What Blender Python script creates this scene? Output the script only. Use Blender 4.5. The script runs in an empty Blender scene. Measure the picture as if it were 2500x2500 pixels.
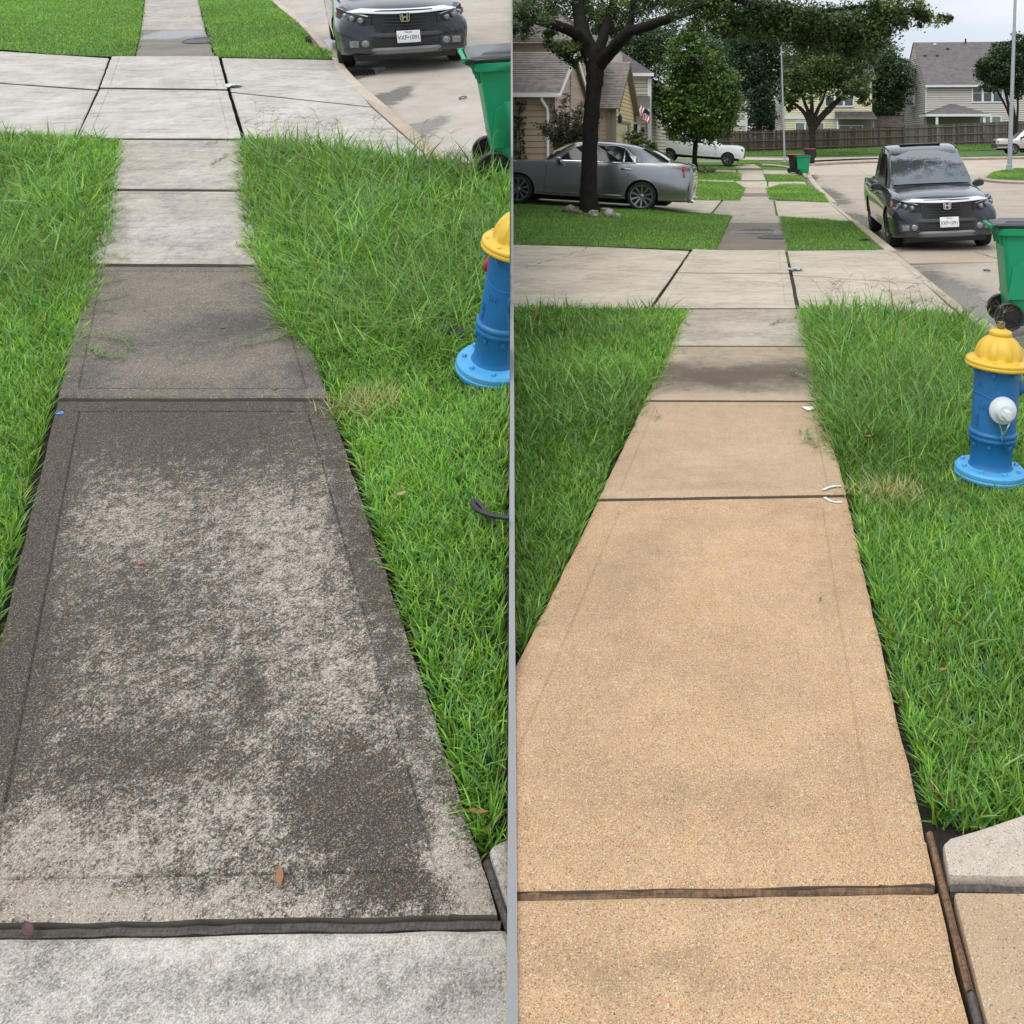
import bpy, bmesh, math, random
import numpy as np
from mathutils import Vector, Matrix, Quaternion

random.seed(7)
RNG = np.random.default_rng(11)
sc = bpy.context.scene
COL = sc.collection

# ------------------------------------------------------------------ camera, sky, sun, exposure
F, PX, PY, H = 2200.0, 1866.0, 362.0, 1.768          # focal length and principal point in photo pixels, eye height
cam_d = bpy.data.cameras.new("camera")
cam = bpy.data.objects.new("camera", cam_d)
COL.objects.link(cam)
cam.location = (0, 0, H)
cam.rotation_euler = (math.pi / 2, 0, 0)
cam_d.sensor_width = 36
cam_d.sensor_fit = 'HORIZONTAL'
cam_d.lens = 36 * F / 2500
cam_d.shift_x = -(PX - 1250) / 2500
cam_d.shift_y = -(1250 - PY) / 2500
cam_d.clip_start = 0.05
cam_d.clip_end = 900
sc.camera = cam

SUN_EL, SUN_ROT = math.radians(58), math.radians(200)
world = bpy.data.worlds.new("World")
sc.world = world
world.use_nodes = True
wn = world.node_tree
wn.nodes.clear()
w_out = wn.nodes.new('ShaderNodeOutputWorld')
w_bg = wn.nodes.new('ShaderNodeBackground')
w_sky = wn.nodes.new('ShaderNodeTexSky')
w_sky.sky_type = 'NISHITA'
w_sky.sun_disc = False
w_sky.sun_elevation = SUN_EL
w_sky.sun_rotation = SUN_ROT
w_tc = wn.nodes.new('ShaderNodeTexCoord')
w_map = wn.nodes.new('ShaderNodeMapping')
w_map.inputs['Scale'].default_value = (1.5, 1.5, 4.0)
w_noise = wn.nodes.new('ShaderNodeTexNoise')
w_noise.inputs['Scale'].default_value = 1.6
w_noise.inputs['Detail'].default_value = 5
w_ramp = wn.nodes.new('ShaderNodeValToRGB')
w_ramp.color_ramp.elements[0].position = 0.32
w_ramp.color_ramp.elements[0].color = (7.4, 8.5, 10.0, 1)
w_ramp.color_ramp.elements[1].position = 0.62
w_ramp.color_ramp.elements[1].color = (11.2, 11.6, 12.0, 1)
w_mix = wn.nodes.new('ShaderNodeMixRGB')
w_mix.inputs[0].default_value = 0.9
wn.links.new(w_tc.outputs['Generated'], w_map.inputs['Vector'])
wn.links.new(w_map.outputs['Vector'], w_noise.inputs['Vector'])
wn.links.new(w_noise.outputs['Fac'], w_ramp.inputs['Fac'])
wn.links.new(w_sky.outputs['Color'], w_mix.inputs[1])
w_sep = wn.nodes.new('ShaderNodeSeparateXYZ')
wn.links.new(w_tc.outputs['Generated'], w_sep.inputs[0])
w_el = wn.nodes.new('ShaderNodeMapRange')             # overcast sky: paler towards the zenith
w_el.inputs[1].default_value, w_el.inputs[2].default_value, w_el.inputs[3].default_value, w_el.inputs[4].default_value = 0.0, 1.0, 0.70, 1.42
wn.links.new(w_sep.outputs[2], w_el.inputs[0])
w_mul = wn.nodes.new('ShaderNodeMixRGB')
w_mul.blend_type = 'MULTIPLY'
w_mul.inputs[0].default_value = 1.0
wn.links.new(w_ramp.outputs['Color'], w_mul.inputs[1])
wn.links.new(w_el.outputs[0], w_mul.inputs[2])
wn.links.new(w_mul.outputs['Color'], w_mix.inputs[2])
wn.links.new(w_mix.outputs['Color'], w_bg.inputs['Color'])
w_bg.inputs['Strength'].default_value = 0.088
wn.links.new(w_bg.outputs['Background'], w_out.inputs['Surface'])

sun_d = bpy.data.lights.new("sun", 'SUN')
sun_d.energy = 1.35
sun_d.angle = math.radians(42)
sun_d.color = (1.0, 0.965, 0.91)
sun = bpy.data.objects.new("sun", sun_d)
COL.objects.link(sun)
sd = Vector((math.sin(SUN_ROT) * math.cos(SUN_EL), math.cos(SUN_ROT) * math.cos(SUN_EL), math.sin(SUN_EL)))
sun.rotation_euler = sd.to_track_quat('Z', 'Y').to_euler()
sun.location = (0, 0, 30)

sc.view_settings.view_transform = 'Standard'
sc.view_settings.look = 'None'
sc.view_settings.gamma = 1
sc.view_settings.use_curve_mapping = False
sc.view_settings.exposure = 0.33

# ------------------------------------------------------------------ the two streets: places and slopes
# The cleaned street is level; the stained street beside it climbs at about 15 degrees.
A_L = 2.6
TAU = math.atan(607.0 / F)
ML = Matrix.Translation((0, 0, H - A_L)) @ Matrix.Rotation(TAU, 4, 'X')
XL, XR = -0.834, 0.418                                 # edges of the cleaned sidewalk
DIV = (1250 - PX) / F                                  # the wall between the streets runs along X = DIV * Y
DN = Vector((1, -DIV, 0)).normalized()                 # points to the cleaned street

def sstep(a, b, x):
    t = np.clip((np.asarray(x, float) - a) / (b - a), 0, 1)
    return t * t * (3 - 2 * t)

def zR(X, Y):
    X = np.asarray(X, float)
    Y = np.asarray(Y, float)
    g = np.where(Y > 36, 0.0009 * (np.minimum(Y, 92) - 36) ** 2, 0.0)
    d = np.clip(XL - X, 0, 9)
    lot = np.minimum(0.1 * d, 0.06 * d + 0.08) * sstep(9.5, 22, Y) * (1 - sstep(33, 50, Y))
    return g + lot

def Rq(x, y, h=0.0):
    "ground point of the level street under photo pixel (x, y)"
    lo, hi = 1.0, 140.0
    for _ in range(50):
        m = 0.5 * (lo + hi)
        X = (x - PX) / F * m
        if PY + F * (H - h - float(zR(X, m))) / m > y:
            lo = m
        else:
            hi = m
    return Vector(((x - PX) / F * lo, lo, float(zR((x - PX) / F * lo, lo))))

def Rat(x, y, Y):
    return Vector(((x - PX) / F * Y, Y, H - (y - PY) / F * Y))

def Lq(x, y, h=0.0):
    "ground point of the climbing street (its own u, v, n frame) under photo pixel (x, y)"
    Y = F * A_L / (y + 245.0)
    return Vector(((x - PX) * Y / F, Y / math.cos(TAU), h))

# ------------------------------------------------------------------ node helpers
def nd(nt, t, ins=None, **props):
    n = nt.nodes.new(t)
    for k, v in props.items():
        setattr(n, k, v)
    for k, v in (ins or {}).items():
        s = n.inputs[k]
        if isinstance(v, bpy.types.NodeSocket):
            nt.links.new(v, s)
        else:
            if hasattr(s, 'default_value') and isinstance(v, (tuple, list)) and len(v) == 3 and s.type == 'RGBA':
                v = (*v, 1)
            s.default_value = v
    return n

def mth(nt, op, a, b=0.5, c=None, clamp=False):
    ins = {0: a, 1: b}
    if c is not None:
        ins[2] = c
    return nd(nt, 'ShaderNodeMath', ins, operation=op, use_clamp=clamp).outputs[0]

def mix(nt, f, a, b, bt='MIX'):
    return nd(nt, 'ShaderNodeMixRGB', {0: f, 1: a, 2: b}, blend_type=bt).outputs[0]

def noise(nt, P, s, d=3, r=0.55):
    return nd(nt, 'ShaderNodeTexNoise', {'Vector': P, 'Scale': s, 'Detail': d, 'Roughness': r}).outputs['Fac']

def ramp(nt, f, stops, interp='LINEAR'):
    n = nd(nt, 'ShaderNodeValToRGB', {0: f})
    cr = n.color_ramp
    cr.interpolation = interp
    while len(cr.elements) < len(stops):
        cr.elements.new(0.5)
    for e, (p, c) in zip(cr.elements, stops):
        e.position = p
        e.color = (*c, 1) if not isinstance(c, (int, float)) else (c, c, c, 1)
    return n.outputs[0]

def mrange(nt, v, a, b, c=0.0, d=1.0, smooth=True):
    return nd(nt, 'ShaderNodeMapRange', {0: v, 1: a, 2: b, 3: c, 4: d}, interpolation_type='SMOOTHSTEP' if smooth else 'LINEAR').outputs[0]

def scl(nt, P, s, off=(0, 0, 0)):
    return nd(nt, 'ShaderNodeMapping', {'Vector': P, 'Scale': s, 'Location': off}).outputs[0]

def newmat(name):
    m = bpy.data.materials.new(name)
    m.use_nodes = True
    nt = m.node_tree
    nt.nodes.clear()
    out = nt.nodes.new('ShaderNodeOutputMaterial')
    bs = nt.nodes.new('ShaderNodeBsdfPrincipled')
    nt.links.new(bs.outputs[0], out.inputs[0])
    P = nt.nodes.new('ShaderNodeTexCoord').outputs['Object']
    return m, nt, bs, P, out

def setp(nt, bs, **kw):
    names = dict(col='Base Color', rough='Roughness', metal='Metallic', coat='Coat Weight', coatr='Coat Roughness', spec='Specular IOR Level', normal='Normal', trans='Transmission Weight', alpha='Alpha')
    for k, v in kw.items():
        s = bs.inputs[names[k]]
        if isinstance(v, bpy.types.NodeSocket):
            nt.links.new(v, s)
        else:
            if k == 'col' and len(v) == 3:
                v = (*v, 1)
            s.default_value = v

def bump(nt, h, strength=0.3, dist=0.01):
    return nd(nt, 'ShaderNodeBump', {'Height': h, 'Strength': strength, 'Distance': dist}).outputs[0]

def simple(name, col, rough=0.6, metal=0.0, var=0.12, nscale=6.0, coat=0.0, bumpy=0.0, spec=0.5, worn=None, wornamt=0.6):
    m, nt, bs, P, out = newmat(name)
    n = noise(nt, P, nscale, 5)
    c = mix(nt, mth(nt, 'MULTIPLY', n, 1.0), tuple(max(0, v * (1 - var)) for v in col), tuple(min(1, v * (1 + var)) for v in col))
    if worn is not None:
        w = mrange(nt, noise(nt, P, nscale * 7, 6, 0.7), wornamt, wornamt + 0.05)
        c = mix(nt, w, c, worn)
    setp(nt, bs, col=c, rough=rough, metal=metal, coat=coat, spec=spec)
    if bumpy:
        setp(nt, bs, normal=bump(nt, noise(nt, P, nscale * 12, 4), bumpy, 0.004))
    return m

def blob(nt, P, c, r):
    "1 inside an ellipse in the ground plane, falling to 0 at its rim"
    v = nd(nt, 'ShaderNodeVectorMath', {0: P, 1: (c[0], c[1], 0)}, operation='SUBTRACT').outputs[0]
    v = nd(nt, 'ShaderNodeVectorMath', {0: v, 1: (1 / r[0], 1 / r[1], 0)}, operation='MULTIPLY').outputs[0]
    l = nd(nt, 'ShaderNodeVectorMath', {0: v}, operation='LENGTH').outputs['Value']
    return mrange(nt, l, 0.05, 1.0, 1.0, 0.0)

def warp(nt, P, amp, s):
    n = nd(nt, 'ShaderNodeTexNoise', {'Vector': P, 'Scale': s, 'Detail': 4, 'Roughness': 0.65}).outputs['Color']
    v = nd(nt, 'ShaderNodeVectorMath', {0: n, 1: (0.5, 0.5, 0.5)}, operation='SUBTRACT').outputs[0]
    v = nd(nt, 'ShaderNodeVectorMath', {0: v, 1: (amp, amp, 0)}, operation='MULTIPLY').outputs[0]
    return nd(nt, 'ShaderNodeVectorMath', {0: P, 1: v}, operation='ADD').outputs[0]

def pebbles(nt, P, base, scale, amount, cols, size=0.42, D=None):
    "aggregate showing in the surface"
    vo = nd(nt, 'ShaderNodeTexVoronoi', {'Vector': P, 'Scale': scale, 'Randomness': 1.0})
    sep = nd(nt, 'ShaderNodeSeparateColor', {0: vo.outputs['Color']})
    sel = mth(nt, 'LESS_THAN', sep.outputs[0], amount)
    msk = mth(nt, 'MULTIPLY', sel, mrange(nt, vo.outputs['Distance'], size * 0.72, size, 1.0, 0.0))
    k = len(cols)
    cc = ramp(nt, sep.outputs[1], [((i + 0.001) / k, c) for i, c in enumerate(cols)], 'CONSTANT')
    k_ = 0.62 if D is None else mrange(nt, D, 0.2, 1.0, 0.62, 0.26)
    return mix(nt, mth(nt, 'MULTIPLY', msk, k_), base, cc), msk

def concrete(name, c1, c2, dirt=(0.08, 0.07, 0.06), dirt_amt=0.0, dirt_scale=3.0, streak=0.0, peb=0.0, pebcols=None, grain=0.25, stains=(), cleans=(), wet=(), rough=0.9, contrast=1.0, warpamt=None, shear=0.0, fine=0.0):
    m, nt, bs, P, out = newmat(name)
    n1 = noise(nt, P, 0.9, 4)
    n2 = noise(nt, P, 6.0, 5, 0.65)
    n3 = noise(nt, P, 45.0, 4, 0.7)
    gr = noise(nt, P, 260.0, 2, 0.7)
    f = mth(nt, 'ADD', mth(nt, 'MULTIPLY', n1, 0.62), mth(nt, 'ADD', mth(nt, 'MULTIPLY', n2, 0.36), mth(nt, 'MULTIPLY', n3, 0.14)))
    c = mix(nt, mrange(nt, f, 0.38, 0.72), c1, c2)
    if streak:
        st = noise(nt, scl(nt, P, (2.5, 70, 1)), 1.0, 5, 0.65)
        c = mix(nt, mth(nt, 'MULTIPLY', mrange(nt, st, 0.5, 0.75), streak), c, tuple(v * 0.5 for v in c1))
        st2 = noise(nt, scl(nt, P, (0.8, 7, 1), (3, 5, 0)), 1.0, 4, 0.6)
        c = mix(nt, mth(nt, 'MULTIPLY', mrange(nt, st2, 0.52, 0.75), streak * 0.9), c, tuple(v * 0.55 for v in c1))
    D = None
    if dirt_amt or stains:
        d1 = noise(nt, P, dirt_scale, 6, 0.68)
        d2 = noise(nt, P, dirt_scale * 4.5, 4, 0.7)
        base = mth(nt, 'ADD', mth(nt, 'MULTIPLY', mth(nt, 'SUBTRACT', d1, 0.5), contrast), mth(nt, 'MULTIPLY', mth(nt, 'SUBTRACT', d2, 0.5), contrast * 0.8))
        base = mth(nt, 'ADD', base, mth(nt, 'MULTIPLY', mth(nt, 'SUBTRACT', gr, 0.5), contrast * 0.7))
        if fine:
            base = mth(nt, 'ADD', base, mth(nt, 'MULTIPLY', mth(nt, 'SUBTRACT', noise(nt, P, 27.0, 3, 0.75), 0.5), fine))
            base = mth(nt, 'ADD', base, mth(nt, 'MULTIPLY', mth(nt, 'SUBTRACT', noise(nt, P, 125.0, 2, 0.7), 0.5), fine * 1.6))
        base = mth(nt, 'ADD', base, dirt_amt)
        PB = P
        if shear:
            sx = nd(nt, 'ShaderNodeSeparateXYZ', {0: P})
            PB = nd(nt, 'ShaderNodeCombineXYZ', {0: mth(nt, 'SUBTRACT', sx.outputs[0], mth(nt, 'MULTIPLY', sx.outputs[1], shear)), 1: sx.outputs[1], 2: 0.0}).outputs[0]
        PW = warp(nt, PB, warpamt or (0.28 if dirt_scale > 1.3 else 1.2), 4.0 if dirt_scale > 1.3 else 0.8)
        for cc, rr, w in stains:
            base = mth(nt, 'ADD', base, mth(nt, 'MULTIPLY', blob(nt, PW, cc, rr), w))
        for cc, rr, w in cleans:
            base = mth(nt, 'SUBTRACT', base, mth(nt, 'MULTIPLY', blob(nt, PW, cc, rr), w))
        D = mrange(nt, base, -0.22, 1.12)
        c = mix(nt, D, c, mix(nt, noise(nt, P, 2.3, 3), dirt, tuple(v * 1.25 + 0.006 for v in dirt)))
    if peb:
        c, pm = pebbles(nt, P, c, 150.0, peb * 0.7, pebcols, 0.44, D)
        c, pm2 = pebbles(nt, scl(nt, P, (1, 1, 1), (3.1, 1.7, 0)), c, 300.0, peb * 1.5, pebcols, 0.55, D)
    c = mix(nt, mrange(nt, gr, 0.38, 0.66, 0.0, grain), c, mix(nt, 1.0, c, (0.42, 0.41, 0.40), 'MULTIPLY'))
    c = mix(nt, mrange(nt, noise(nt, P, 330.0, 2, 0.6), 0.55, 0.75, 0.0, grain * 0.8), c, mix(nt, 1.0, c, (1.75, 1.75, 1.75), 'MULTIPLY'))
    rg = rough
    for cc, rr, w in wet:
        wv = mth(nt, 'MULTIPLY', mrange(nt, mth(nt, 'ADD', blob(nt, warp(nt, P, 1.0, 0.9), cc, rr), mth(nt, 'MULTIPLY', mth(nt, 'SUBTRACT', n2, 0.5), 0.9)), 0.22, 0.75), w)
        c = mix(nt, wv, c, mix(nt, 0.48, c, (0.0, 0.0, 0.0)))
        rg = mix(nt, wv, (rough,) * 3 if not isinstance(rg, bpy.types.NodeSocket) else rg, (0.12,) * 3)
    setp(nt, bs, col=c, rough=rg, spec=0.35)
    hsum = mth(nt, 'ADD', mth(nt, 'MULTIPLY', n3, 0.6), gr)
    setp(nt, bs, normal=bump(nt, hsum, 0.35, 0.003))
    return m

def leafmat(name, attr='tint', trans=0.35, rough=0.5, gain=1.0):
    m, nt, bs, P, out = newmat(name)
    a = nd(nt, 'ShaderNodeAttribute', attribute_name=attr, attribute_type='GEOMETRY').outputs['Color']
    c = mix(nt, 1.0, a, (gain, gain, gain), 'MULTIPLY')
    setp(nt, bs, col=c, rough=rough, spec=0.45)
    tr = nd(nt, 'ShaderNodeBsdfTranslucent', {'Color': mix(nt, 1.0, c, (1.25, 1.2, 0.55), 'MULTIPLY')})
    ms = nd(nt, 'ShaderNodeMixShader', {0: trans, 1: bs.outputs[0], 2: tr.outputs[0]})
    nt.links.new(ms.outputs[0], out.inputs[0])
    return m

# ------------------------------------------------------------------ mesh helpers
class MB:
    "collects shapes for ONE mesh object"
    def __init__(s):
        s.v, s.f, s.sm = [], [], []

    def add(s, vs, fs, smooth=False, M=None):
        o = len(s.v)
        s.v += [tuple(M @ Vector(p)) if M is not None else tuple(p) for p in vs]
        s.f += [tuple(i + o for i in f) for f in fs]
        s.sm += [smooth] * len(fs)
        return s

    def box(s, c, d, M=None, taper=None):
        x, y, z = (k / 2 for k in d)
        tx, ty = taper or (1, 1)
        vs = [(-x, -y, -z), (x, -y, -z), (x, y, -z), (-x, y, -z), (-x * tx, -y * ty, z), (x * tx, -y * ty, z), (x * tx, y * ty, z), (-x * tx, y * ty, z)]
        T = Matrix.Translation(c)
        T = M @ T if M is not None else T
        return s.add(vs, [(0, 3, 2, 1), (4, 5, 6, 7), (0, 1, 5, 4), (1, 2, 6, 5), (2, 3, 7, 6), (3, 0, 4, 7)], False, T)

    def hexa(s, p, smooth=False):
        "eight corners: bottom ring then top ring"
        return s.add(p, [(0, 3, 2, 1), (4, 5, 6, 7), (0, 1, 5, 4), (1, 2, 6, 5), (2, 3, 7, 6), (3, 0, 4, 7)], smooth)

    def slabq(s, q, t, n=None):
        "thick plate from a planar loop of points, thickness t along its normal"
        q = [Vector(p) for p in q]
        if n is None:
            n = (q[1] - q[0]).cross(q[2] - q[0]).normalized()
        k = len(q)
        vs = [p + n * t for p in q] + list(q)
        fs = [tuple(range(k)), tuple(range(2 * k - 1, k - 1, -1))]
        fs += [((i + 1) % k, i, k + i, k + (i + 1) % k) for i in range(k)]
        return s.add(vs, fs)

    def lathe(s, prof, n=24, M=None, smooth=True, rmod=None, caps=True):
        vs, fs = [], []
        for (r, z) in prof:
            for i in range(n):
                a = 2 * math.pi * i / n
                rr = r * (rmod(a, z, r) if rmod else 1)
                vs.append((rr * math.cos(a), rr * math.sin(a), z))
        for j in range(len(prof) - 1):
            for i in range(n):
                fs.append((j * n + i, j * n + (i + 1) % n, (j + 1) * n + (i + 1) % n, (j + 1) * n + i))
        if caps:
            fs.append(tuple(range(n - 1, -1, -1)))
            k = (len(prof) - 1) * n
            fs.append(tuple(k + i for i in range(n)))
        return s.add(vs, fs, smooth, M)

    def cyl(s, p0, p1, r0, r1=None, n=12, smooth=True):
        p0, p1 = Vector(p0), Vector(p1)
        d = p1 - p0
        M = Matrix.Translation(p0) @ d.to_track_quat('Z', 'Y').to_matrix().to_4x4()
        return s.lathe([(r0, 0), (r0 if r1 is None else r1, d.length)], n, M, smooth)

    def tube(s, pts, rad, n=8, smooth=True, rough=0.0, rng=None):
        pts = [Vector(p) for p in pts]
        rad = rad if isinstance(rad, (list, tuple)) else [rad] * len(pts)
        vs, fs = [], []
        a = None
        for j, p in enumerate(pts):
            t = (pts[min(j + 1, len(pts) - 1)] - pts[max(j - 1, 0)]).normalized()
            if a is None:
                a = t.cross(Vector((0.13, 0.31, 0.9)))
                if a.length < 0.2:
                    a = t.cross(Vector((1, 0, 0)))
            a = (a - t * a.dot(t)).normalized()
            b = t.cross(a)
            for i in range(n):
                an = 2 * math.pi * i / n
                k = rad[j] * (1 + (rng.uniform(-rough, rough) if rng else 0))
                vs.append(p + a * (k * math.cos(an)) + b * (k * math.sin(an)))
        for j in range(len(pts) - 1):
            for i in range(n):
                fs.append((j * n + i, j * n + (i + 1) % n, (j + 1) * n + (i + 1) % n, (j + 1) * n + i))
        fs.append(tuple(range(n - 1, -1, -1)))
        fs.append(tuple((len(pts) - 1) * n + i for i in range(n)))
        return s.add(vs, fs, smooth)

    def loft(s, rings, smooth=True, close=True):
        n = len(rings[0])
        vs = [p for r in rings for p in r]
        fs = []
        for j in range(len(rings) - 1):
            for i in range(n if close else n - 1):
                fs.append((j * n + i, j * n + (i + 1) % n, (j + 1) * n + (i + 1) % n, (j + 1) * n + i))
        if close:
            fs.append(tuple(range(n - 1, -1, -1)))
            fs.append(tuple((len(rings) - 1) * n + i for i in range(n)))
        return s.add(vs, fs, smooth)

    def build(s, name, mat, parent=None, bevel=0.0, seg=2, angle=35, M=None):
        me = bpy.data.meshes.new(name)
        me.from_pydata(s.v, [], s.f)
        me.polygons.foreach_set('use_smooth', s.sm)
        bm = bmesh.new()
        bm.from_mesh(me)
        bmesh.ops.recalc_face_normals(bm, faces=bm.faces)
        if bevel:
            es = [e for e in bm.edges if len(e.link_faces) == 2 and e.calc_face_angle(0) > math.radians(28)]
            try:
                bmesh.ops.bevel(bm, geom=es, offset=bevel, segments=seg, affect='EDGES', profile=0.6, clamp_overlap=True)
            except Exception:
                pass
            for f in bm.faces:
                f.smooth = True
        bm.to_mesh(me)
        bm.free()
        if bevel or any(s.sm):
            me.set_sharp_from_angle(angle=math.radians(angle))
        me.materials.append(mat)
        o = bpy.data.objects.new(name, me)
        COL.objects.link(o)
        if parent is not None:
            o.parent = parent
        if M is not None:
            o.matrix_world = M
        return o

def catmull(P, n):
    "smooth resampling of a list of control points, n per span"
    P = np.asarray(P, float)
    Q = np.vstack([2 * P[0] - P[1], P, 2 * P[-1] - P[-2]])
    out = []
    for i in range(len(P) - 1):
        a, b, c, d = Q[i], Q[i + 1], Q[i + 2], Q[i + 3]
        for k in range(n):
            t = k / n
            out.append(0.5 * (2 * b + (c - a) * t + (2 * a - 5 * b + 4 * c - d) * t * t + (3 * b - a - 3 * c + d) * t ** 3))
    out.append(P[-1])
    return np.array(out)

def tag(o, label=None, cat=None, group=None, kind=None):
    for k, v in (('label', label), ('category', cat), ('group', group), ('kind', kind)):
        if v:
            o[k] = v
    return o

def thing(name, label, cat, M=None, group=None):
    o = bpy.data.objects.new(name, None)
    o.empty_display_size = 0.2
    COL.objects.link(o)
    if M is not None:
        o.matrix_world = M
    return tag(o, label, cat, group)

def copy_tree(o, parent=None):
    c = o.copy()
    COL.objects.link(c)
    if parent is not None:
        c.parent = parent
    for ch in o.children:
        copy_tree(ch, c)
    return c

def npmesh(name, V, faces, mat, tint=None, parent=None, smooth=False, M=None):
    "mesh from numpy arrays; faces = list of (k,4) or (k,3) index arrays"
    me = bpy.data.meshes.new(name)
    me.vertices.add(len(V))
    me.vertices.foreach_set('co', np.asarray(V, np.float32).ravel())
    loops = np.concatenate([f.ravel() for f in faces]).astype(np.int32)
    tot = np.concatenate([np.full(len(f), f.shape[1], np.int32) for f in faces])
    st = np.concatenate([[0], np.cumsum(tot)[:-1]]).astype(np.int32)
    me.loops.add(len(loops))
    me.loops.foreach_set('vertex_index', loops)
    me.polygons.add(len(tot))
    me.polygons.foreach_set('loop_start', st)
    if smooth:
        me.polygons.foreach_set('use_smooth', np.ones(len(tot), bool))
    me.update(calc_edges=True)
    me.validate()
    if tint is not None:
        at = me.attributes.new('tint', 'FLOAT_COLOR', 'POINT')
        at.data.foreach_set('color', np.hstack([tint, np.ones((len(tint), 1))]).astype(np.float32).ravel())
    me.materials.append(mat)
    o = bpy.data.objects.new(name, me)
    COL.objects.link(o)
    if parent is not None:
        o.parent = parent
    if M is not None:
        o.matrix_world = M
    return o

def text_mesh(txt, size, depth, mat, name, parent, M, align='CENTER', bend=None, sx=1.0):
    cu = bpy.data.curves.new(name, 'FONT')
    cu.body = txt
    cu.size = size
    cu.extrude = depth
    cu.align_x = align
    cu.align_y = 'CENTER'
    cu.resolution_u = 3
    t = bpy.data.objects.new(name, cu)
    COL.objects.link(t)
    dg = bpy.context.evaluated_depsgraph_get()
    me = bpy.data.meshes.new_from_object(t.evaluated_get(dg))
    bpy.data.objects.remove(t)
    me.materials.clear()
    me.materials.append(mat)
    for v in me.vertices:
        p = Vector((v.co.x * sx, v.co.y, v.co.z))
        v.co = bend(p) if bend else M @ p
    o = bpy.data.objects.new(name, me)
    COL.objects.link(o)
    if parent is not None:
        o.parent = parent
    return o

SIDE = {}
def left(o):
    SIDE[o.name] = -1
    return o
def right(o):
    SIDE[o.name] = 1
    return o

# ------------------------------------------------------------------ materials of the ground
PEB = [(0.10, 0.075, 0.06), (0.22, 0.13, 0.075), (0.52, 0.21, 0.08), (0.62, 0.52, 0.38), (0.30, 0.24, 0.19), (0.55, 0.40, 0.22), (0.07, 0.06, 0.055), (0.68, 0.62, 0.52)]
PEBG = [(0.55, 0.50, 0.42), (0.36, 0.31, 0.26), (0.60, 0.50, 0.34), (0.20, 0.17, 0.14), (0.48, 0.30, 0.18), (0.66, 0.63, 0.58)]
m_tan = concrete("washed_tan_concrete", (0.47, 0.288, 0.145), (0.60, 0.388, 0.215), peb=0.6, pebcols=PEB, grain=0.25, contrast=0.9, streak=0.10,
                 stains=[((-0.6, 3.2), (0.35, 1.0), 0.30), ((-0.1, 2.5), (0.6, 0.25), 0.28), ((-0.5, 4.0), (0.3, 0.5), 0.28), ((0.3, 3.6), (0.14, 1.1), 0.2), ((-0.2, 1.95), (0.7, 0.10), 0.32), ((0.2, 4.4), (0.4, 0.18), 0.22), ((0.0, 3.0), (0.3, 0.25), 0.14)], dirt=(0.20, 0.135, 0.08), dirt_amt=0.10, dirt_scale=2.2, fine=0.25)
m_tan2 = concrete("washed_pale_concrete", (0.43, 0.30, 0.185), (0.53, 0.385, 0.25), peb=0.28, pebcols=PEB, grain=0.26,
                  dirt=(0.25, 0.17, 0.10), dirt_amt=0.12, stains=[((-0.2, 4.72), (0.5, 0.1), 0.35)], dirt_scale=2.5)
m_half = concrete("half_washed_concrete", (0.38, 0.295, 0.205), (0.46, 0.37, 0.27), dirt=(0.09, 0.069, 0.05), dirt_amt=0.2, dirt_scale=2.4, streak=0.2, peb=0.12, pebcols=PEB,
                  stains=[((-0.2, 6.98), (1.3, 0.75), 0.75), ((-0.3, 6.95), (0.5, 0.35), 0.3), ((0.3, 7.2), (0.35, 0.7), 0.3), ((-0.7, 7.1), (0.3, 0.6), 0.2)], cleans=[((-0.2, 6.25), (1.2, 0.3), 0.9)])
m_grey = concrete("weathered_grey_concrete", (0.43, 0.365, 0.285), (0.53, 0.46, 0.375), dirt=(0.13, 0.11, 0.09), dirt_amt=0.24, dirt_scale=2.2, streak=0.5, fine=0.5, contrast=1.3)
m_drive = concrete("pale_driveway_concrete", (0.49, 0.415, 0.315), (0.60, 0.52, 0.41), dirt=(0.18, 0.15, 0.12), dirt_amt=0.14, dirt_scale=1.35, streak=0.6, fine=0.35, contrast=1.4)
m_wet = concrete("damp_dark_concrete", (0.20, 0.16, 0.12), (0.27, 0.22, 0.17), dirt=(0.09, 0.08, 0.07), dirt_amt=0.3, dirt_scale=1.2, streak=0.3,
                 wet=[((-0.2, 19.2), (1.3, 1.6), 0.95)])
m_pinkc = concrete("tan_kerb_concrete", (0.43, 0.345, 0.265), (0.52, 0.42, 0.33), dirt=(0.2, 0.15, 0.1), dirt_amt=0.2, dirt_scale=3, peb=0.12, pebcols=PEB)
m_kerb = concrete("pale_kerb_concrete", (0.50, 0.42, 0.33), (0.58, 0.50, 0.41), dirt=(0.2, 0.16, 0.12), dirt_amt=0.2, dirt_scale=2)
m_road = concrete("road_concrete", (0.40, 0.335, 0.27), (0.48, 0.41, 0.335), dirt=(0.2, 0.165, 0.13), dirt_amt=0.22, dirt_scale=0.35, peb=0.18, pebcols=PEBG, grain=0.35,
                  wet=[((2.4, 11), (0.95, 6.5), 0.95), ((2.45, 22), (1.2, 9), 1.0), ((2.6, 36), (1.1, 13), 0.95), ((2.5, 52), (1.1, 10), 0.9)])
m_roadfar = concrete("far_road_concrete", (0.47, 0.39, 0.315), (0.54, 0.46, 0.38), dirt=(0.3, 0.24, 0.19), dirt_amt=0.2, dirt_scale=0.12)

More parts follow.
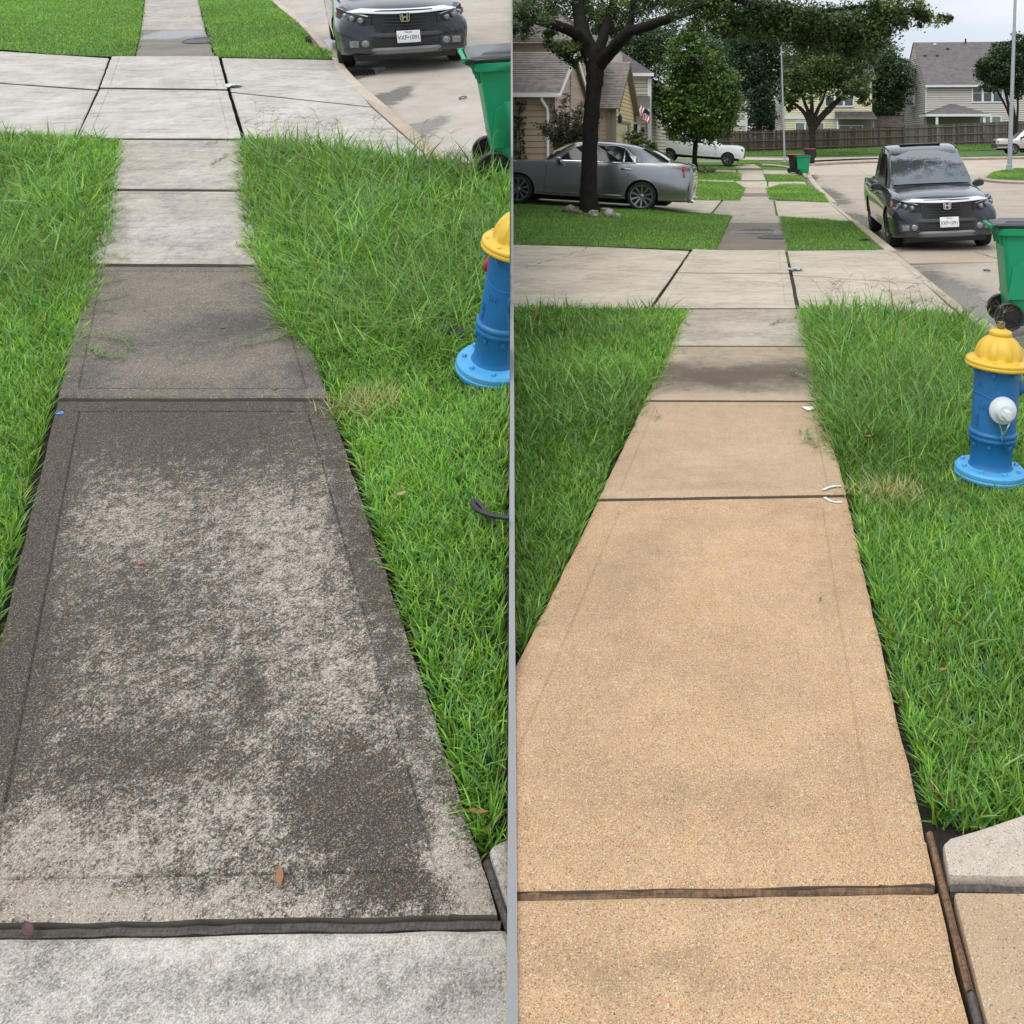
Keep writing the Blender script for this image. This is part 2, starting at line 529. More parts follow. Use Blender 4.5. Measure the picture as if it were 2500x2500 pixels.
_a, _b = Lq(1010, 2226), Lq(692, 977)
_a2, _b2 = Lq(525, 2240), Lq(471, 975)
KL = ((_b2.x - _a2.x) / (_b2.y - _a2.y))                 # how the climbing sidewalk drifts sideways
def lblob0(x, y, rx, ry, w):
    c = Lq(x, y)
    a, b = Lq(x - rx, y), Lq(x + rx, y)
    t, u = Lq(x, y - ry), Lq(x, y + ry)
    return ((c.x, c.y), (abs(b.x - a.x) / 2, abs(t.y - u.y) / 2), w)
def lblob(x, y, rx, ry, w):
    c = Lq(x, y)
    a, b = Lq(x - rx, y), Lq(x + rx, y)
    t, u = Lq(x, y - ry), Lq(x, y + ry)
    return ((c.x - KL * c.y, c.y), (abs(b.x - a.x) / 2, abs(t.y - u.y) / 2), w)

m_dirty = concrete("stained_aggregate_concrete", (0.295, 0.255, 0.212), (0.43, 0.382, 0.33), dirt=(0.044, 0.034, 0.024), dirt_amt=0.74, dirt_scale=14, peb=0.36, pebcols=PEBG, grain=0.5, contrast=2.3, fine=1.5, warpamt=0.16, shear=KL,
                   stains=[lblob(430, 1010, 700, 190, 0.85), lblob(100, 1250, 110, 700, 0.8), lblob(885, 1340, 70, 430, 0.5), lblob(60, 1650, 200, 330, 0.45),
                           lblob(900, 1980, 330, 230, 0.8), lblob(330, 1840, 420, 130, 0.45), lblob(610, 1690, 60, 110, 0.55), lblob(960, 2170, 230, 80, 0.5), lblob(300, 1480, 300, 170, 0.25)],
                   cleans=[lblob(330, 1270, 190, 130, 0.28), lblob(690, 1330, 190, 260, 0.36), lblob(1165, 2190, 80, 200, 0.5), lblob(130, 2080, 520, 190, 0.55), lblob(560, 1980, 260, 170, 0.25), lblob(300, 2220, 800, 80, 0.7), lblob(1085, 2080, 90, 360, 0.75), lblob(800, 1640, 190, 200, 0.25)])
m_dirty2 = concrete("dark_mildewed_concrete", (0.165, 0.137, 0.107), (0.225, 0.19, 0.15), dirt=(0.05, 0.044, 0.038), dirt_amt=0.42, dirt_scale=1.4, streak=0.3, peb=0.22, fine=0.7, shear=KL, pebcols=PEBG, grain=0.4,
                    stains=[lblob(600, 790, 330, 50, 0.35), lblob(640, 720, 240, 60, 0.12), lblob(450, 840, 300, 50, 0.22), lblob(200, 930, 120, 80, 0.3), lblob(740, 880, 80, 120, 0.35)],
                    cleans=[lblob(450, 690, 250, 60, 0.25), lblob(520, 905, 260, 26, 0.2)])
m_lgrey = concrete("pale_mildewed_concrete", (0.44, 0.39, 0.33), (0.56, 0.505, 0.44), dirt=(0.12, 0.105, 0.09), dirt_amt=0.25, dirt_scale=3.2, streak=0.75, grain=0.4, contrast=1.3, fine=0.6, shear=KL,
                   stains=[lblob(280, 560, 60, 100, 0.3), lblob(400, 590, 120, 40, 0.15)])
m_ldrive = concrete("stained_driveway_concrete", (0.47, 0.43, 0.38), (0.58, 0.54, 0.485), dirt=(0.15, 0.135, 0.12), dirt_amt=0.17, dirt_scale=2.0, streak=0.85, contrast=1.4, fine=0.4)
m_lnear = concrete("pale_speckled_concrete", (0.46, 0.415, 0.36), (0.60, 0.555, 0.50), dirt=(0.11, 0.10, 0.09), dirt_amt=0.30, dirt_scale=7, peb=0.25, pebcols=PEBG, grain=0.5, contrast=1.2, fine=0.8, shear=KL,
                   stains=[lblob(120, 2370, 100, 130, 0.25), lblob(700, 2420, 500, 70, 0.24), lblob(1150, 2400, 160, 90, 0.2)], cleans=[lblob(700, 2300, 600, 50, 0.3)])
m_lwet = concrete("wet_far_concrete", (0.21, 0.18, 0.145), (0.27, 0.235, 0.195), dirt=(0.1, 0.09, 0.08), dirt_amt=0.3, dirt_scale=1.2, streak=0.3,
                  wet=[lblob0(425, 84, 170, 26, 0.95)])
m_lroad = concrete("stained_road_concrete", (0.44, 0.39, 0.335), (0.52, 0.465, 0.405), dirt=(0.22, 0.19, 0.16), dirt_amt=0.22, dirt_scale=0.5, peb=0.15, pebcols=PEBG, grain=0.4,
                   wet=[lblob0(935, 225, 80, 70, 0.9), lblob0(1085, 370, 70, 70, 0.9), lblob0(1015, 300, 80, 70, 0.9), lblob0(810, 90, 80, 70, 0.95), lblob0(750, 30, 50, 50, 0.95), lblob0(880, 165, 70, 60, 0.9)])
m_soil = simple("dark_soil", (0.020, 0.015, 0.011), 0.95, var=0.5, nscale=25, bumpy=0.6)
m_turf = simple("turf_thatch", (0.065, 0.13, 0.022), 0.95, var=0.5, nscale=18, bumpy=0.6)
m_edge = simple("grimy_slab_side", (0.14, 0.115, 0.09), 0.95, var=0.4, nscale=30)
m_bed = simple("joint_dirt", (0.05, 0.042, 0.033), 0.95, var=0.4, nscale=30, bumpy=0.5)

def woodmat(name, a, b):
    m, nt, bs, P, out = newmat(name)
    g = noise(nt, scl(nt, P, (3, 120, 120)), 1.0, 5, 0.7)
    g2 = noise(nt, scl(nt, P, (120, 3, 120)), 1.0, 5, 0.7)
    f = mix(nt, 0.5, g, g2)
    setp(nt, bs, col=mix(nt, mrange(nt, f, 0.35, 0.65), a, b), rough=0.85, normal=bump(nt, f, 0.8, 0.006))
    return m
m_wood = woodmat("rotten_brown_wood", (0.05, 0.028, 0.015), (0.24, 0.135, 0.07))
m_woodd = woodmat("rotten_dark_wood", (0.03, 0.024, 0.02), (0.12, 0.1, 0.085))

# ------------------------------------------------------------------ ground builders
def flat0(x, y):
    return 0.0

def slab(parent, corners, mat, zf=flat0, h=0.0, thick=0.12, step=0.13, jit=0.003, inset=0.0, edge=0.014, name='slab', side=1, label=None, maxn=40, sunk=0.0035, deep=False):
    nl, nr, fr, fl = [Vector((c[0], c[1], 0)) for c in corners]
    w = 0.5 * ((nr - nl).length + (fr - fl).length)
    l = 0.5 * ((fl - nl).length + (fr - nr).length)
    def lines(L):
        n = max(2, min(maxn, int(L / step)))
        a = [0.0, edge / L] + [i / n for i in range(1, n)] + [1 - edge / L, 1.0]
        if inset:
            a += [(inset - 0.006) / L, inset / L, (inset + 0.006) / L, 1 - (inset - 0.006) / L, 1 - inset / L, 1 - (inset + 0.006) / L]
        a = sorted(set(round(k, 5) for k in a))
        o = [a[0]]
        for k in a[1:]:
            if k - o[-1] > 0.0015 / L:
                o.append(k)
        o[-1] = 1.0
        return o
    S, T = lines(w), lines(l)
    vs, idx = [], {}
    rn = random.Random(int(abs(nl.x * 977 + nl.y * 131)) + 3)
    for j, t in enumerate(T):
        for i, s in enumerate(S):
            a = nl.lerp(nr, s)
            b = fl.lerp(fr, s)
            p = a.lerp(b, t)
            bd = i in (0, len(S) - 1) or j in (0, len(T) - 1)
            z = float(zf(p.x, p.y)) + h
            if bd:
                z -= 0.008
                p = p + Vector((rn.uniform(-jit, jit), rn.uniform(-jit, jit), 0))
            elif inset:
                du, dv_ = min(s * w, w - s * w), min(t * l, l - t * l)
                if (abs(du - inset) < 0.003 and dv_ > inset - 0.003) or (abs(dv_ - inset) < 0.003 and du > inset - 0.003):
                    z -= sunk + 0.003
                elif du > inset and dv_ > inset:
                    z -= sunk * 0.4
            idx[i, j] = len(vs)
            vs.append((p.x, p.y, z))
    fs = []
    n, m = len(S), len(T)
    for j in range(m - 1):
        for i in range(n - 1):
            fs.append((idx[i, j], idx[i + 1, j], idx[i + 1, j + 1], idx[i, j + 1]))
    rim = [idx[i, 0] for i in range(n)] + [idx[n - 1, j] for j in range(1, m)] + [idx[i, m - 1] for i in range(n - 2, -1, -1)] + [idx[0, j] for j in range(m - 2, 0, -1)]
    base = len(vs)
    for k in rim:
        x, y, z = vs[k]
        vs.append((x, y, z - thick))
    R = len(rim)
    for k in range(R):
        fs.append((rim[k], base + k, base + (k + 1) % R, rim[(k + 1) % R]))
    mb = MB().add(vs, fs, True)
    o = mb.build(name, mat, parent, angle=30)
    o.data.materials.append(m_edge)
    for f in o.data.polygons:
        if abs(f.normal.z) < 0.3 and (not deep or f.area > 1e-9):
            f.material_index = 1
    SIDE[o.name] = side
    if label:
        o['label'] = label
    return o

def plate(parent, poly, mat, name='slab', h=0.0, thick=0.12, side=1, bev=0.012, zf=None):
    mb = MB()
    n = len(poly)
    vs = [(p[0], p[1], (float(zf(p[0], p[1])) if zf else 0) + h) for p in poly]
    vs += [(x, y, z - thick) for x, y, z in vs]
    mb.add(vs, [tuple(range(n)), tuple(range(2 * n - 1, n - 1, -1))] + [((i + 1) % n, i, n + i, n + (i + 1) % n) for i in range(n)])
    o = mb.build(name, mat, parent, bevel=bev, seg=2)
    SIDE[o.name] = side
    return o

def sheet(name, poly_or_grid, mat, zf, h, kind='structure', side=1, M=None, parent=None):
    "grid sheet over an (x0,x1,y0,y1,nx,ny) area following the terrain"
    x0, x1, y0, y1, nx, ny = poly_or_grid
    X, Y = np.meshgrid(np.linspace(x0, x1, nx), np.linspace(y0, y1, ny))
    Z = np.array([zf(a, b) for a, b in zip(X.ravel(), Y.ravel())], float) + h
    V = np.stack([X.ravel(), Y.ravel(), Z], 1)
    I = np.arange(nx * ny).reshape(ny, nx)
    q = np.stack([I[:-1, :-1].ravel(), I[:-1, 1:].ravel(), I[1:, 1:].ravel(), I[1:, :-1].ravel()], 1)
    o = npmesh(name, V, [q], mat, smooth=True, M=M, parent=parent)
    if kind:
        o['kind'] = kind
    SIDE[o.name] = side
    return o

def polysheet(name, poly, mat, zf, h, step, kind='structure', side=1, M=None, parent=None):
    "triangulated sheet over a polygon, subdivided so that it follows the terrain"
    bm = bmesh.new()
    vs = [bm.verts.new((p[0], p[1], 0)) for p in poly]
    f = bm.faces.new(vs)
    xs = [p[0] for p in poly]
    ys = [p[1] for p in poly]
    for axis, lo, hi in ((0, min(xs), max(xs)), (1, min(ys), max(ys))):
        k = lo + step
        while k < hi:
            no = Vector((1, 0, 0)) if axis == 0 else Vector((0, 1, 0))
            co = no * k
            bmesh.ops.bisect_plane(bm, geom=bm.verts[:] + bm.edges[:] + bm.faces[:], plane_co=co, plane_no=no)
            k += step
    for v in bm.verts:
        v.co.z = float(zf(v.co.x, v.co.y)) + h
    bmesh.ops.recalc_face_normals(bm, faces=bm.faces)
    if sum(f.normal.z for f in bm.faces) < 0:
        bmesh.ops.reverse_faces(bm, faces=bm.faces)
    me = bpy.data.meshes.new(name)
    bm.to_mesh(me)
    bm.free()
    me.materials.append(mat)
    o = bpy.data.objects.new(name, me)
    COL.objects.link(o)
    if parent is not None:
        o.parent = parent
    if M is not None:
        o.matrix_world = M
    if kind:
        o['kind'] = kind
    SIDE[o.name] = side
    return o

# ------------------------------------------------------------------ the cleaned street: ground, road, sidewalk, driveways, kerb
ground = sheet("ground", (-30, 2.2, 0.3, 14, 40, 20), m_soil, lambda x, y: float(zR(x, y)) - 0.055, 0.0)
ground2 = sheet("ground", (-60, 2.2, 14, 140, 60, 120), m_turf, lambda x, y: float(zR(x, y)) - 0.03, 0.0)
tag(ground2, "turf ground under the far lawns and houses of the cleaned street")
tag(ground, "dark soil under the lawns of the cleaned street")
farfield = sheet("terrain", (2.2, 75, 0.3, 140, 50, 240), m_turf, lambda x, y: float(zR(x, y)) - 0.30 + 0.27 * float(sstep(70.5, 72.0, y)), 0.0)
tag(farfield, "rising ground beyond the road of the cleaned street")

def zroad(x, y):
    return float(zR(max(x, 0), y)) - 0.115 + 0.03 * min(1, max(0, x - 2.3) / 3.0)
road = sheet("road", (2.27, 34, 0.3, 72, 40, 80), m_bed, zroad, -0.03)
tag(road, "pale concrete road of the cleaned street bending away past the parked vehicles")
ys = [0.3, 3.6, 9.75, 15.2, 21.0, 27.0, 33.0, 39.0, 46.0, 54.0, 62.0, 71.5]
xs = [2.27, 6.1, 10.2, 15.5, 22, 33]
for j in range(len(ys) - 1):
    for i in range(len(xs) - 1):
        if ys[j] < 9 and i > 1:
            continue
        g = 0.007
        slab(road, [(xs[i] + g * (i > 0), ys[j] + g), (xs[i + 1] - g, ys[j] + g), (xs[i + 1] - g, ys[j + 1] - g), (xs[i] + g * (i > 0), ys[j + 1] - g)], m_road if ys[j] < 53 else m_roadfar, zroad, 0.0, 0.025, 1.0, 0.004, edge=0.012)
# the far arm of the road that turns left behind the white truck
farroad = sheet("road", (-24, 2.27, 65.6, 71.5, 20, 8), m_roadfar, lambda x, y: float(zR(0, y)) - 0.03, 0.0)
tag(farroad, "far arm of the road turning left in front of the wooden fence")

walk = sheet("sidewalk", (XL + 0.02, XR - 0.02, 0.4, 44, 4, 60), m_bed, lambda x, y: float(zR(x, y)) - 0.045, 0.0)
tag(walk, "washed tan concrete sidewalk running between two lawns towards the parked sedan")
def rslab(y0, y1, mat, inset=0.0, x0=XL, x1=XR, par=None, skew=0.0, g=0.006, **k):
    return slab(par or walk, [(x0, y0 + g + skew), (x1, y0 + g), (x1, y1 - g), (x0, y1 - g + skew)], mat, zR, 0.0, inset=inset, **k)
slab(walk, [(-1.0, 0.5), (0.412, 0.5), (0.412, 2.145), (-1.0, 2.115)], m_tan, zR, inset=0.0, step=0.1)
slab(walk, [(-0.86, 2.145), (0.412, 2.175), (XR - 0.002, 4.578), (XL, 4.523)], m_tan, zR, inset=0.13, step=0.1, sunk=0.0015)
slab(walk, [(XL, 4.55), (XR, 4.605), (XR, 6.262), (XL, 6.275)], m_tan2, zR, h=0.006, inset=0.09, step=0.1, sunk=0.002)
slab(walk, [(XL, 6.308), (XR, 6.295), (XR, 7.972), (XL, 7.982)], m_half, zR, step=0.12, h=0.013)
slab(walk, [(XL, 8.022), (XR, 8.012), (XR, 9.815), (XL, 9.79)], m_grey, zR, h=0.019, step=0.12)
for y0, y1, mt in ((15.42, 17.45, m_wet), (17.45, 18.9, m_wet), (18.9, 21.4, m_wet), (21.4, 23.6, m_grey)):
    rslab(y0, y1, mt, step=0.25)
for y0, y1, mt in ((30.5, 33.0, m_grey), (33.0, 35.5, m_wet), (35.5, 38.4, m_pinkc), (38.4, 41.2, m_grey)):
    rslab(y0, y1, mt, step=0.4)
def wood(pts, w, mat, top=-0.004, parent=walk, side=1):
    a, b = Vector((*pts[0], 0)), Vector((*pts[1], 0))
    d = (b - a)
    n = Vector((-d.y, d.x, 0)).normalized() * (w / 2)
    mb = MB()
    k = max(4, int(d.length / 0.05))
    rn = random.Random(5)
    rings = []
    for i in range(k + 1):
        p = a + d * (i / k)
        j = rn.uniform(-0.15, 0.15) * w
        z = top + rn.uniform(-0.006, 0.002)
        rings.append([p - n + Vector((0, 0, z - 0.05)), p + n + Vector((0, 0, z - 0.05)), p + n * 0.9 + Vector((0, j * 0.3, z - 0.004)), p + n * 0.3 + Vector((0, 0, z)), p - n * 0.35 + Vector((0, 0, z - 0.003)), p - n * 0.9 + Vector((0, 0, z - 0.007))])
    mb.loft(rings)
    o = mb.build("wood_strip", mat, parent, angle=50)
    SIDE[o.name] = side
    return o
wood([(-1.0, 2.131), (0.405, 2.161)], 0.021, m_wood)
wood([(0.428, 2.34), (0.434, 1.905)], 0.019, m_wood)
wood([(0.434, 1.895), (0.437, 1.2)], 0.019, m_woodd)
wood([(0.445, 2.165), (1.4, 2.145)], 0.02, m_woodd)
# the front walk that meets the sidewalk at the lower right corner
fw = sheet("front_walk", (0.446, 1.5, 0.5, 2.3, 3, 3), m_bed, flat0, -0.05)
tag(fw, "short pale concrete path meeting the cleaned sidewalk at the corner of the lawn")
c0, c1, c2 = Rq(2277, 2052), Rq(2292, 2030), Rq(2400, 1985)
arc = [(0.447, 2.185), (1.5, 2.165), (1.5, 2.66), (0.9, 2.47), (0.72, 2.40), (0.56, 2.335), (0.475, 2.305), (0.452, 2.285)]
plate(fw, arc, concrete("corner_concrete", (0.50, 0.42, 0.34), (0.60, 0.53, 0.46), dirt=(0.25, 0.2, 0.15), dirt_amt=0.2, dirt_scale=6, peb=0.25, pebcols=PEB), h=0.006)
plate(fw, [(0.452, 0.5), (1.5, 0.5), (1.5, 2.13), (0.449, 2.145)], m_tan2, h=0.0)

drive = sheet("driveway", (-11, 2.1, 9.85, 15.6, 30, 12), m_bed, lambda x, y: float(zR(x, y)) - 0.05, 0.0)
tag(drive, "nearest pale concrete driveway crossing the cleaned sidewalk")
CL = -1.22
slab(drive, [(CL, 9.87), (0.345, 9.86), (0.348, 12.57), (CL, 12.57)], m_drive, zR, h=0.025, step=0.25, inset=0.11, sunk=0.003, edge=0.02)
slab(drive, [(CL, 12.63), (0.348, 12.63), (0.352, 15.40), (CL, 15.40)], m_drive, zR, h=0.030, step=0.25, inset=0.11, sunk=0.003, edge=0.02)
slab(drive, [(-11, 9.9), (CL - 0.06, 9.85), (CL - 0.06, 15.35), (-11, 15.35)], m_drive, zR, step=0.5, edge=0.02)
slab(drive, [(0.395, 9.8), (2.06, 9.40), (2.10, 11.75), (0.4, 12.55)], m_drive, zR, step=0.3, edge=0.02)
slab(drive, [(0.4, 12.61), (2.10, 11.81), (2.12, 15.75), (0.4, 15.6)], m_drive, zR, step=0.3, edge=0.02)

d2 = sheet("driveway", (-14, 2.1, 23.7, 30.4, 30, 12), m_bed, lambda x, y: float(zR(x, y)) - 0.05, 0.0)
tag(d2, "second concrete driveway under the grey sedan")
slab(d2, [(-1.35, 23.65), (0.3, 23.65), (0.3, 30.4), (-1.35, 30.4)], m_grey, zR, step=0.5, edge=0.03)
slab(d2, [(-14, 22.2), (-1.42, 23.6), (-1.42, 30.4), (-14, 30.4)], m_drive, zR, step=0.6, edge=0.03)
slab(d2, [(0.36, 23.5), (2.08, 21.8), (2.1, 29.6), (0.36, 30.4)], m_drive, zR, step=0.5, edge=0.03)
d3 = sheet("driveway", (-14, 2.1, 41.3, 65.5, 30, 40), m_bed, lambda x, y: float(zR(x, y)) - 0.06, 0.0)
tag(d3, "third concrete driveway and far end of the sidewalk in front of the white truck")
def qslab(par, qs, mat, h=0.01, **k):
    return slab(par, [Rq(*q) for q in qs], mat, zR, h, step=0.8, edge=0.04, **k)
qslab(d3, [(1812, 458), (1872, 458), (1872, 443), (1795, 443)], m_drive)
qslab(d3, [(1876, 458), (1972, 458), (1965, 444), (1876, 444)], m_drive)
qslab(d3, [(1600, 440.5), (1793, 445), (1793, 441.5), (1600, 437)], m_drive)
qslab(d3, [(1811, 440.5), (1869, 440.5), (1861, 416), (1800, 416)], m_drive)
qslab(d3, [(1600, 417), (1797, 421), (1797, 416), (1600, 410)], m_drive)
qslab(d3, [(1864, 425), (1950, 427), (1925, 417), (1863, 415)], m_drive)
qslab(d3, [(1790, 411), (1860, 411), (1842, 401), (1800, 402)], m_pinkc)

kerb = thing("kerb", None, None)
kerb['kind'] = 'structure'
tag(kerb, "concrete kerb between the lawns and the road of the cleaned street")
def kerbseg(y0, y1, mat, low=False, xa=2.1, xb=2.3, n=8):
    mb = MB()
    rings = []
    for i in range(n + 1):
        y = y0 + (y1 - y0) * i / n
        g = float(zR(1, y))
        x0, x1 = (xa(y), xb(y)) if callable(xa) else (xa, xb)
        t = -0.045 if low else 0.012
        rings.append([(x0, y, g - 0.2), (x0, y, g), (x0 + 0.02, y, g + 0.008), (x0 + (x1 - x0) * 0.55, y, g + t * 0.6), (x1 - 0.03, y, g + t), (x1, y, g + t - 0.03), (x1 + 0.012, y, g - 0.2)])
    mb.loft(rings)
    o = mb.build("kerb_stone", mat, kerb, angle=40)
    SIDE[o.name] = 1
kerbseg(0.5, 6.0, m_kerb)
kerbseg(6.02, 9.3, m_kerb)
kerbseg(9.32, 11.3, m_pinkc, True)
kerbseg(11.31, 15.5, m_kerb, True)
kerbseg(15.52, 16.5, m_kerb, False)
kerbseg(16.52, 22.0, m_pinkc, False)
kerbseg(22.02, 29.6, m_kerb, True)
for y in (29.62, 36.0, 42.5, 49.5):
    kerbseg(y, y + 6.3, m_kerb, False, lambda y: 2.1 + 0.012 * (y - 25), lambda y: 2.33 + 0.014 * (y - 25))
# kerb ring of the far lawn corner
mb = MB()
pts = [Rq(1968, 431), Rq(1955, 421), Rq(1935, 413), Rq(1915, 408), Rq(1890, 405), Rq(1862, 403.5)]
mb.tube([p + Vector((0, 0, 0.02)) for p in catmull(pts, 4).tolist() and [Vector(q) for q in catmull([list(p) for p in pts], 4)]], 0.1, 6)
o = mb.build("kerb_stone", m_kerb, kerb)
SIDE[o.name] = 1
# far kerb line and sidewalk strip under the fence
mb = MB()
pts = [Rq(x, y) for x, y in ((1990, 401), (2040, 398.5), (2100, 396), (2160, 394), (2260, 391), (2400, 387), (2560, 384))]
mb.tube([p + Vector((0, 0, 0.03)) for p in pts], 0.11, 6)
o = mb.build("kerb_stone", m_kerb, kerb)
SIDE[o.name] = 1

# ------------------------------------------------------------------ the stained street
lground = sheet("ground", (-26, 3.0, 1.0, 48, 30, 40), m_soil, flat0, -0.20, side=-1, M=ML)
tag(lground, "dark soil under the lawns of the stained street")
lwalk = thing("sidewalk", "mildew stained concrete sidewalk climbing past the blue hydrant at the lawn edge", None, ML)
lwalk['kind'] = 'structure'
def lslab(par, qs, mat, **k):
    return slab(par, [Lq(*q) for q in qs], mat, flat0, side=-1, **k)
lslab(lwalk, [(-420, 2700), (1372, 2700), (1235, 2262), (-175, 2291)], m_lnear, step=0.1, h=-0.006, inset=0.0)
lslab(lwalk, [(-165, 2254), (1215, 2226), (802, 977), (141, 977)], m_dirty, step=0.09, inset=0.125, edge=0.02, sunk=0.004)
lslab(lwalk, [(141, 971.5), (801, 970.5), (697, 653), (219, 651)], m_dirty2, step=0.1, h=0.005, inset=0.10, sunk=0.003)
lslab(lwalk, [(220, 645), (695, 647), (637, 471), (263, 469)], m_lgrey, step=0.12, inset=0.09, sunk=0.003, h=0.013)
lslab(lwalk, [(264, 464), (636, 466), (597, 347), (292, 345.5)], m_lgrey, step=0.12, h=0.020)
ldrive = thing("driveway", "stained pale driveway crossing the climbing sidewalk below the dark pickup", None, ML)
ldrive['kind'] = 'structure'
lslab(ldrive, [(189, 341.5), (590, 342.5), (556, 226), (245, 222)], m_ldrive, h=0.028, step=0.25, inset=0.13, edge=0.02, sunk=0.004)
lslab(ldrive, [(246, 218), (555, 222), (533, 141.5), (274, 142)], m_ldrive, h=0.034, step=0.25, inset=0.13, edge=0.02, sunk=0.004)
lslab(ldrive, [(-260, 322), (182, 341), (236, 221), (-200, 190)], m_ldrive, step=0.4, edge=0.02)
lslab(ldrive, [(-200, 187), (238, 217), (266, 142), (-200, 112)], m_ldrive, step=0.4, edge=0.02)
lslab(ldrive, [(601, 343), (1066, 402), (908, 262), (565, 226)], m_ldrive, step=0.3, edge=0.02)
lslab(ldrive, [(564, 223), (905, 259), (813, 146), (541, 141.5)], m_ldrive, step=0.3, edge=0.02)
for qs, mt in (([(331, 140), (523, 138.5), (510, 101), (340, 101)], m_lwet), ([(340, 100), (510, 100), (501, 73), (345, 73)], m_lwet), ([(345, 72), (501, 72), (492, 40), (349, 40)], m_lgrey), ([(349, 39), (492, 39), (482, -10), (355, -10)], m_lgrey), ([(355, -11), (482, -11), (470, -60), (362, -60)], m_lgrey)):
    lslab(lwalk, qs, mt, step=0.3)
def lw(p, q, w, mat):
    a, b = Lq(*p), Lq(*q)
    wood([(a.x, a.y), (b.x, b.y)], w, mat, parent=lwalk, side=-1, top=-0.012)
lw((-175, 2270), (1222, 2243), 0.02, m_woodd)
lw((1185, 2090), (1300, 2420), 0.02, m_woodd)
lfw = thing("front_walk", "corner of a pale path beside the stained sidewalk at the wall", None, ML)
lfw['kind'] = 'structure'
plate(lfw, [tuple(Lq(*q)[:2]) for q in ((1212, 2135), (1300, 2400), (1420, 2400), (1420, 1960), (1250, 2046), (1205, 2068), (1194, 2082))], m_lnear, h=0.006, side=-1)
lkerb = thing("kerb", "kerb between the stained driveway and its road", None, ML)
lkerb['kind'] = 'structure'
inn = [(1085, 420), (1024, 362), (965, 309), (910, 260), (862, 212), (823, 170), (814, 146), (786, 118), (757, 85), (720, 50), (690, 25), (640, -15), (560, -60)]
outr = [(1165, 436), (1106, 390), (1048, 340), (985, 286), (924, 235), (864, 182), (832, 142), (806, 115), (776, 82), (737, 46), (706, 20), (655, -18), (575, -60)]
pi = catmull([list(Lq(*q)) for q in inn], 3)
po = catmull([list(Lq(*q)) for q in outr], 3)
for a, b, mt in ((0, 10, m_pinkc), (10, 18, m_kerb), (18, 27, m_kerb), (27, 36, m_kerb)):
    mb = MB()
    mb.loft([[(*pi[i][:2], -0.2), (*pi[i][:2], 0.0), tuple(pi[i] * 0.93 + po[i] * 0.07 + np.array([0, 0, 0.008])), tuple(pi[i] * 0.2 + po[i] * 0.8 + np.array([0, 0, -0.004])), tuple(po[i] + np.array([0, 0, -0.04])), (*po[i][:2], -0.2)] for i in range(a, b + 1)])
    o = mb.build("kerb_stone", mt, lkerb, angle=40)
    SIDE[o.name] = -1
lroad = thing("road", "stained concrete road under the dark pickup on the climbing street", None, ML)
lroad['kind'] = 'structure'
rp = [tuple(p[:2]) for p in po]
rp = rp + [(rp[-1][0] + 14, rp[-1][1])] + [(6, 4.0), (rp[0][0] + 0.3, 4.0)]
o = polysheet("slab", rp, m_lroad, flat0, -0.12, 1.5, kind=None, side=-1, parent=lroad)
# the wall that holds the climbing street up beside the level one
wall_pts = []
mb = MB()
rings = []
for i in range(61):
    Y = 0.8 + (44 - 0.8) * (i / 60) ** 1.6
    X = DIV * Y
    top = max(float(zR(XL, Y)) if Y < 36 else 0, H - A_L + math.tan(TAU) * Y) + 0.012
    bot = min(0.0, H - A_L + math.tan(TAU) * Y) - 0.4
    t = DN * 0.0105
    rings.append([(X - t.x, Y - t.y, bot), (X + t.x, Y + t.y, bot), (X + t.x, Y + t.y, top), (X - t.x, Y - t.y, top)])
mb.loft(rings, smooth=False)
rw = mb.build("retaining_wall", simple("smooth_grey_render", (0.25, 0.245, 0.24), 0.9, var=0.1, nscale=4))
tag(rw, "thin grey wall holding the climbing stained street above the level one", "retaining wall")
# pale pavement strip that runs along the far side of the road
pv = polysheet("pavement", [tuple(Rq(*q)[:2]) for q in ((1790, 391), (1870, 392), (1960, 393.5), (2010, 391.5), (2090, 388), (2170, 385), (2170, 382.5), (2080, 384.5), (1990, 386.5), (1900, 386), (1800, 385))], m_roadfar, lambda x, y: float(zR(max(x, 0), y)), 0.03, 2.0)
tag(pv, "pale pavement strip along the far kerb below the fence")
# soil beds just under the grass of the climbing lawns
for qs in ([(-900, 2300), (-180, 2258), (26, 1439), (137, 980), (212, 665), (258, 470), (288, 346), (190, 345), (-600, 310)], [(1236, 2050), (1188, 2085), (1222, 2228), (903, 1263), (806, 980), (705, 660), (645, 470), (603, 348), (1075, 405), (1330, 440), (1330, 1990)]):
    o = polysheet("soil", [tuple(Lq(*q)[:2]) for q in qs], m_soil, flat0, -0.055, 1.0, side=-1, M=ML)
    tag(o, "dark soil bed under the grass of the climbing street")

# hairline crack across the left part of the nearest driveway
cq = [Vector(q) for q in catmull([list(Rq(*q)) for q in ((1285, 655), (1318, 643), (1352, 633), (1385, 626), (1402, 617), (1424, 613), (1432, 604))], 4)]
rn_ = random.Random(8)
V_, F_ = [], []
for i, p in enumerate(cq):
    w_ = 0.012 * rn_.uniform(0.5, 1.3)
    V_ += [(p.x + rn_.uniform(-.02, .02), p.y - w_, float(zR(p.x, p.y)) + 0.003), (p.x + rn_.uniform(-.02, .02), p.y + w_, float(zR(p.x, p.y)) + 0.003)]
    if i:
        F_.append((2 * i - 2, 2 * i, 2 * i + 1, 2 * i - 1))
MB().add(V_, F_).build("crack", m_bed, drive)

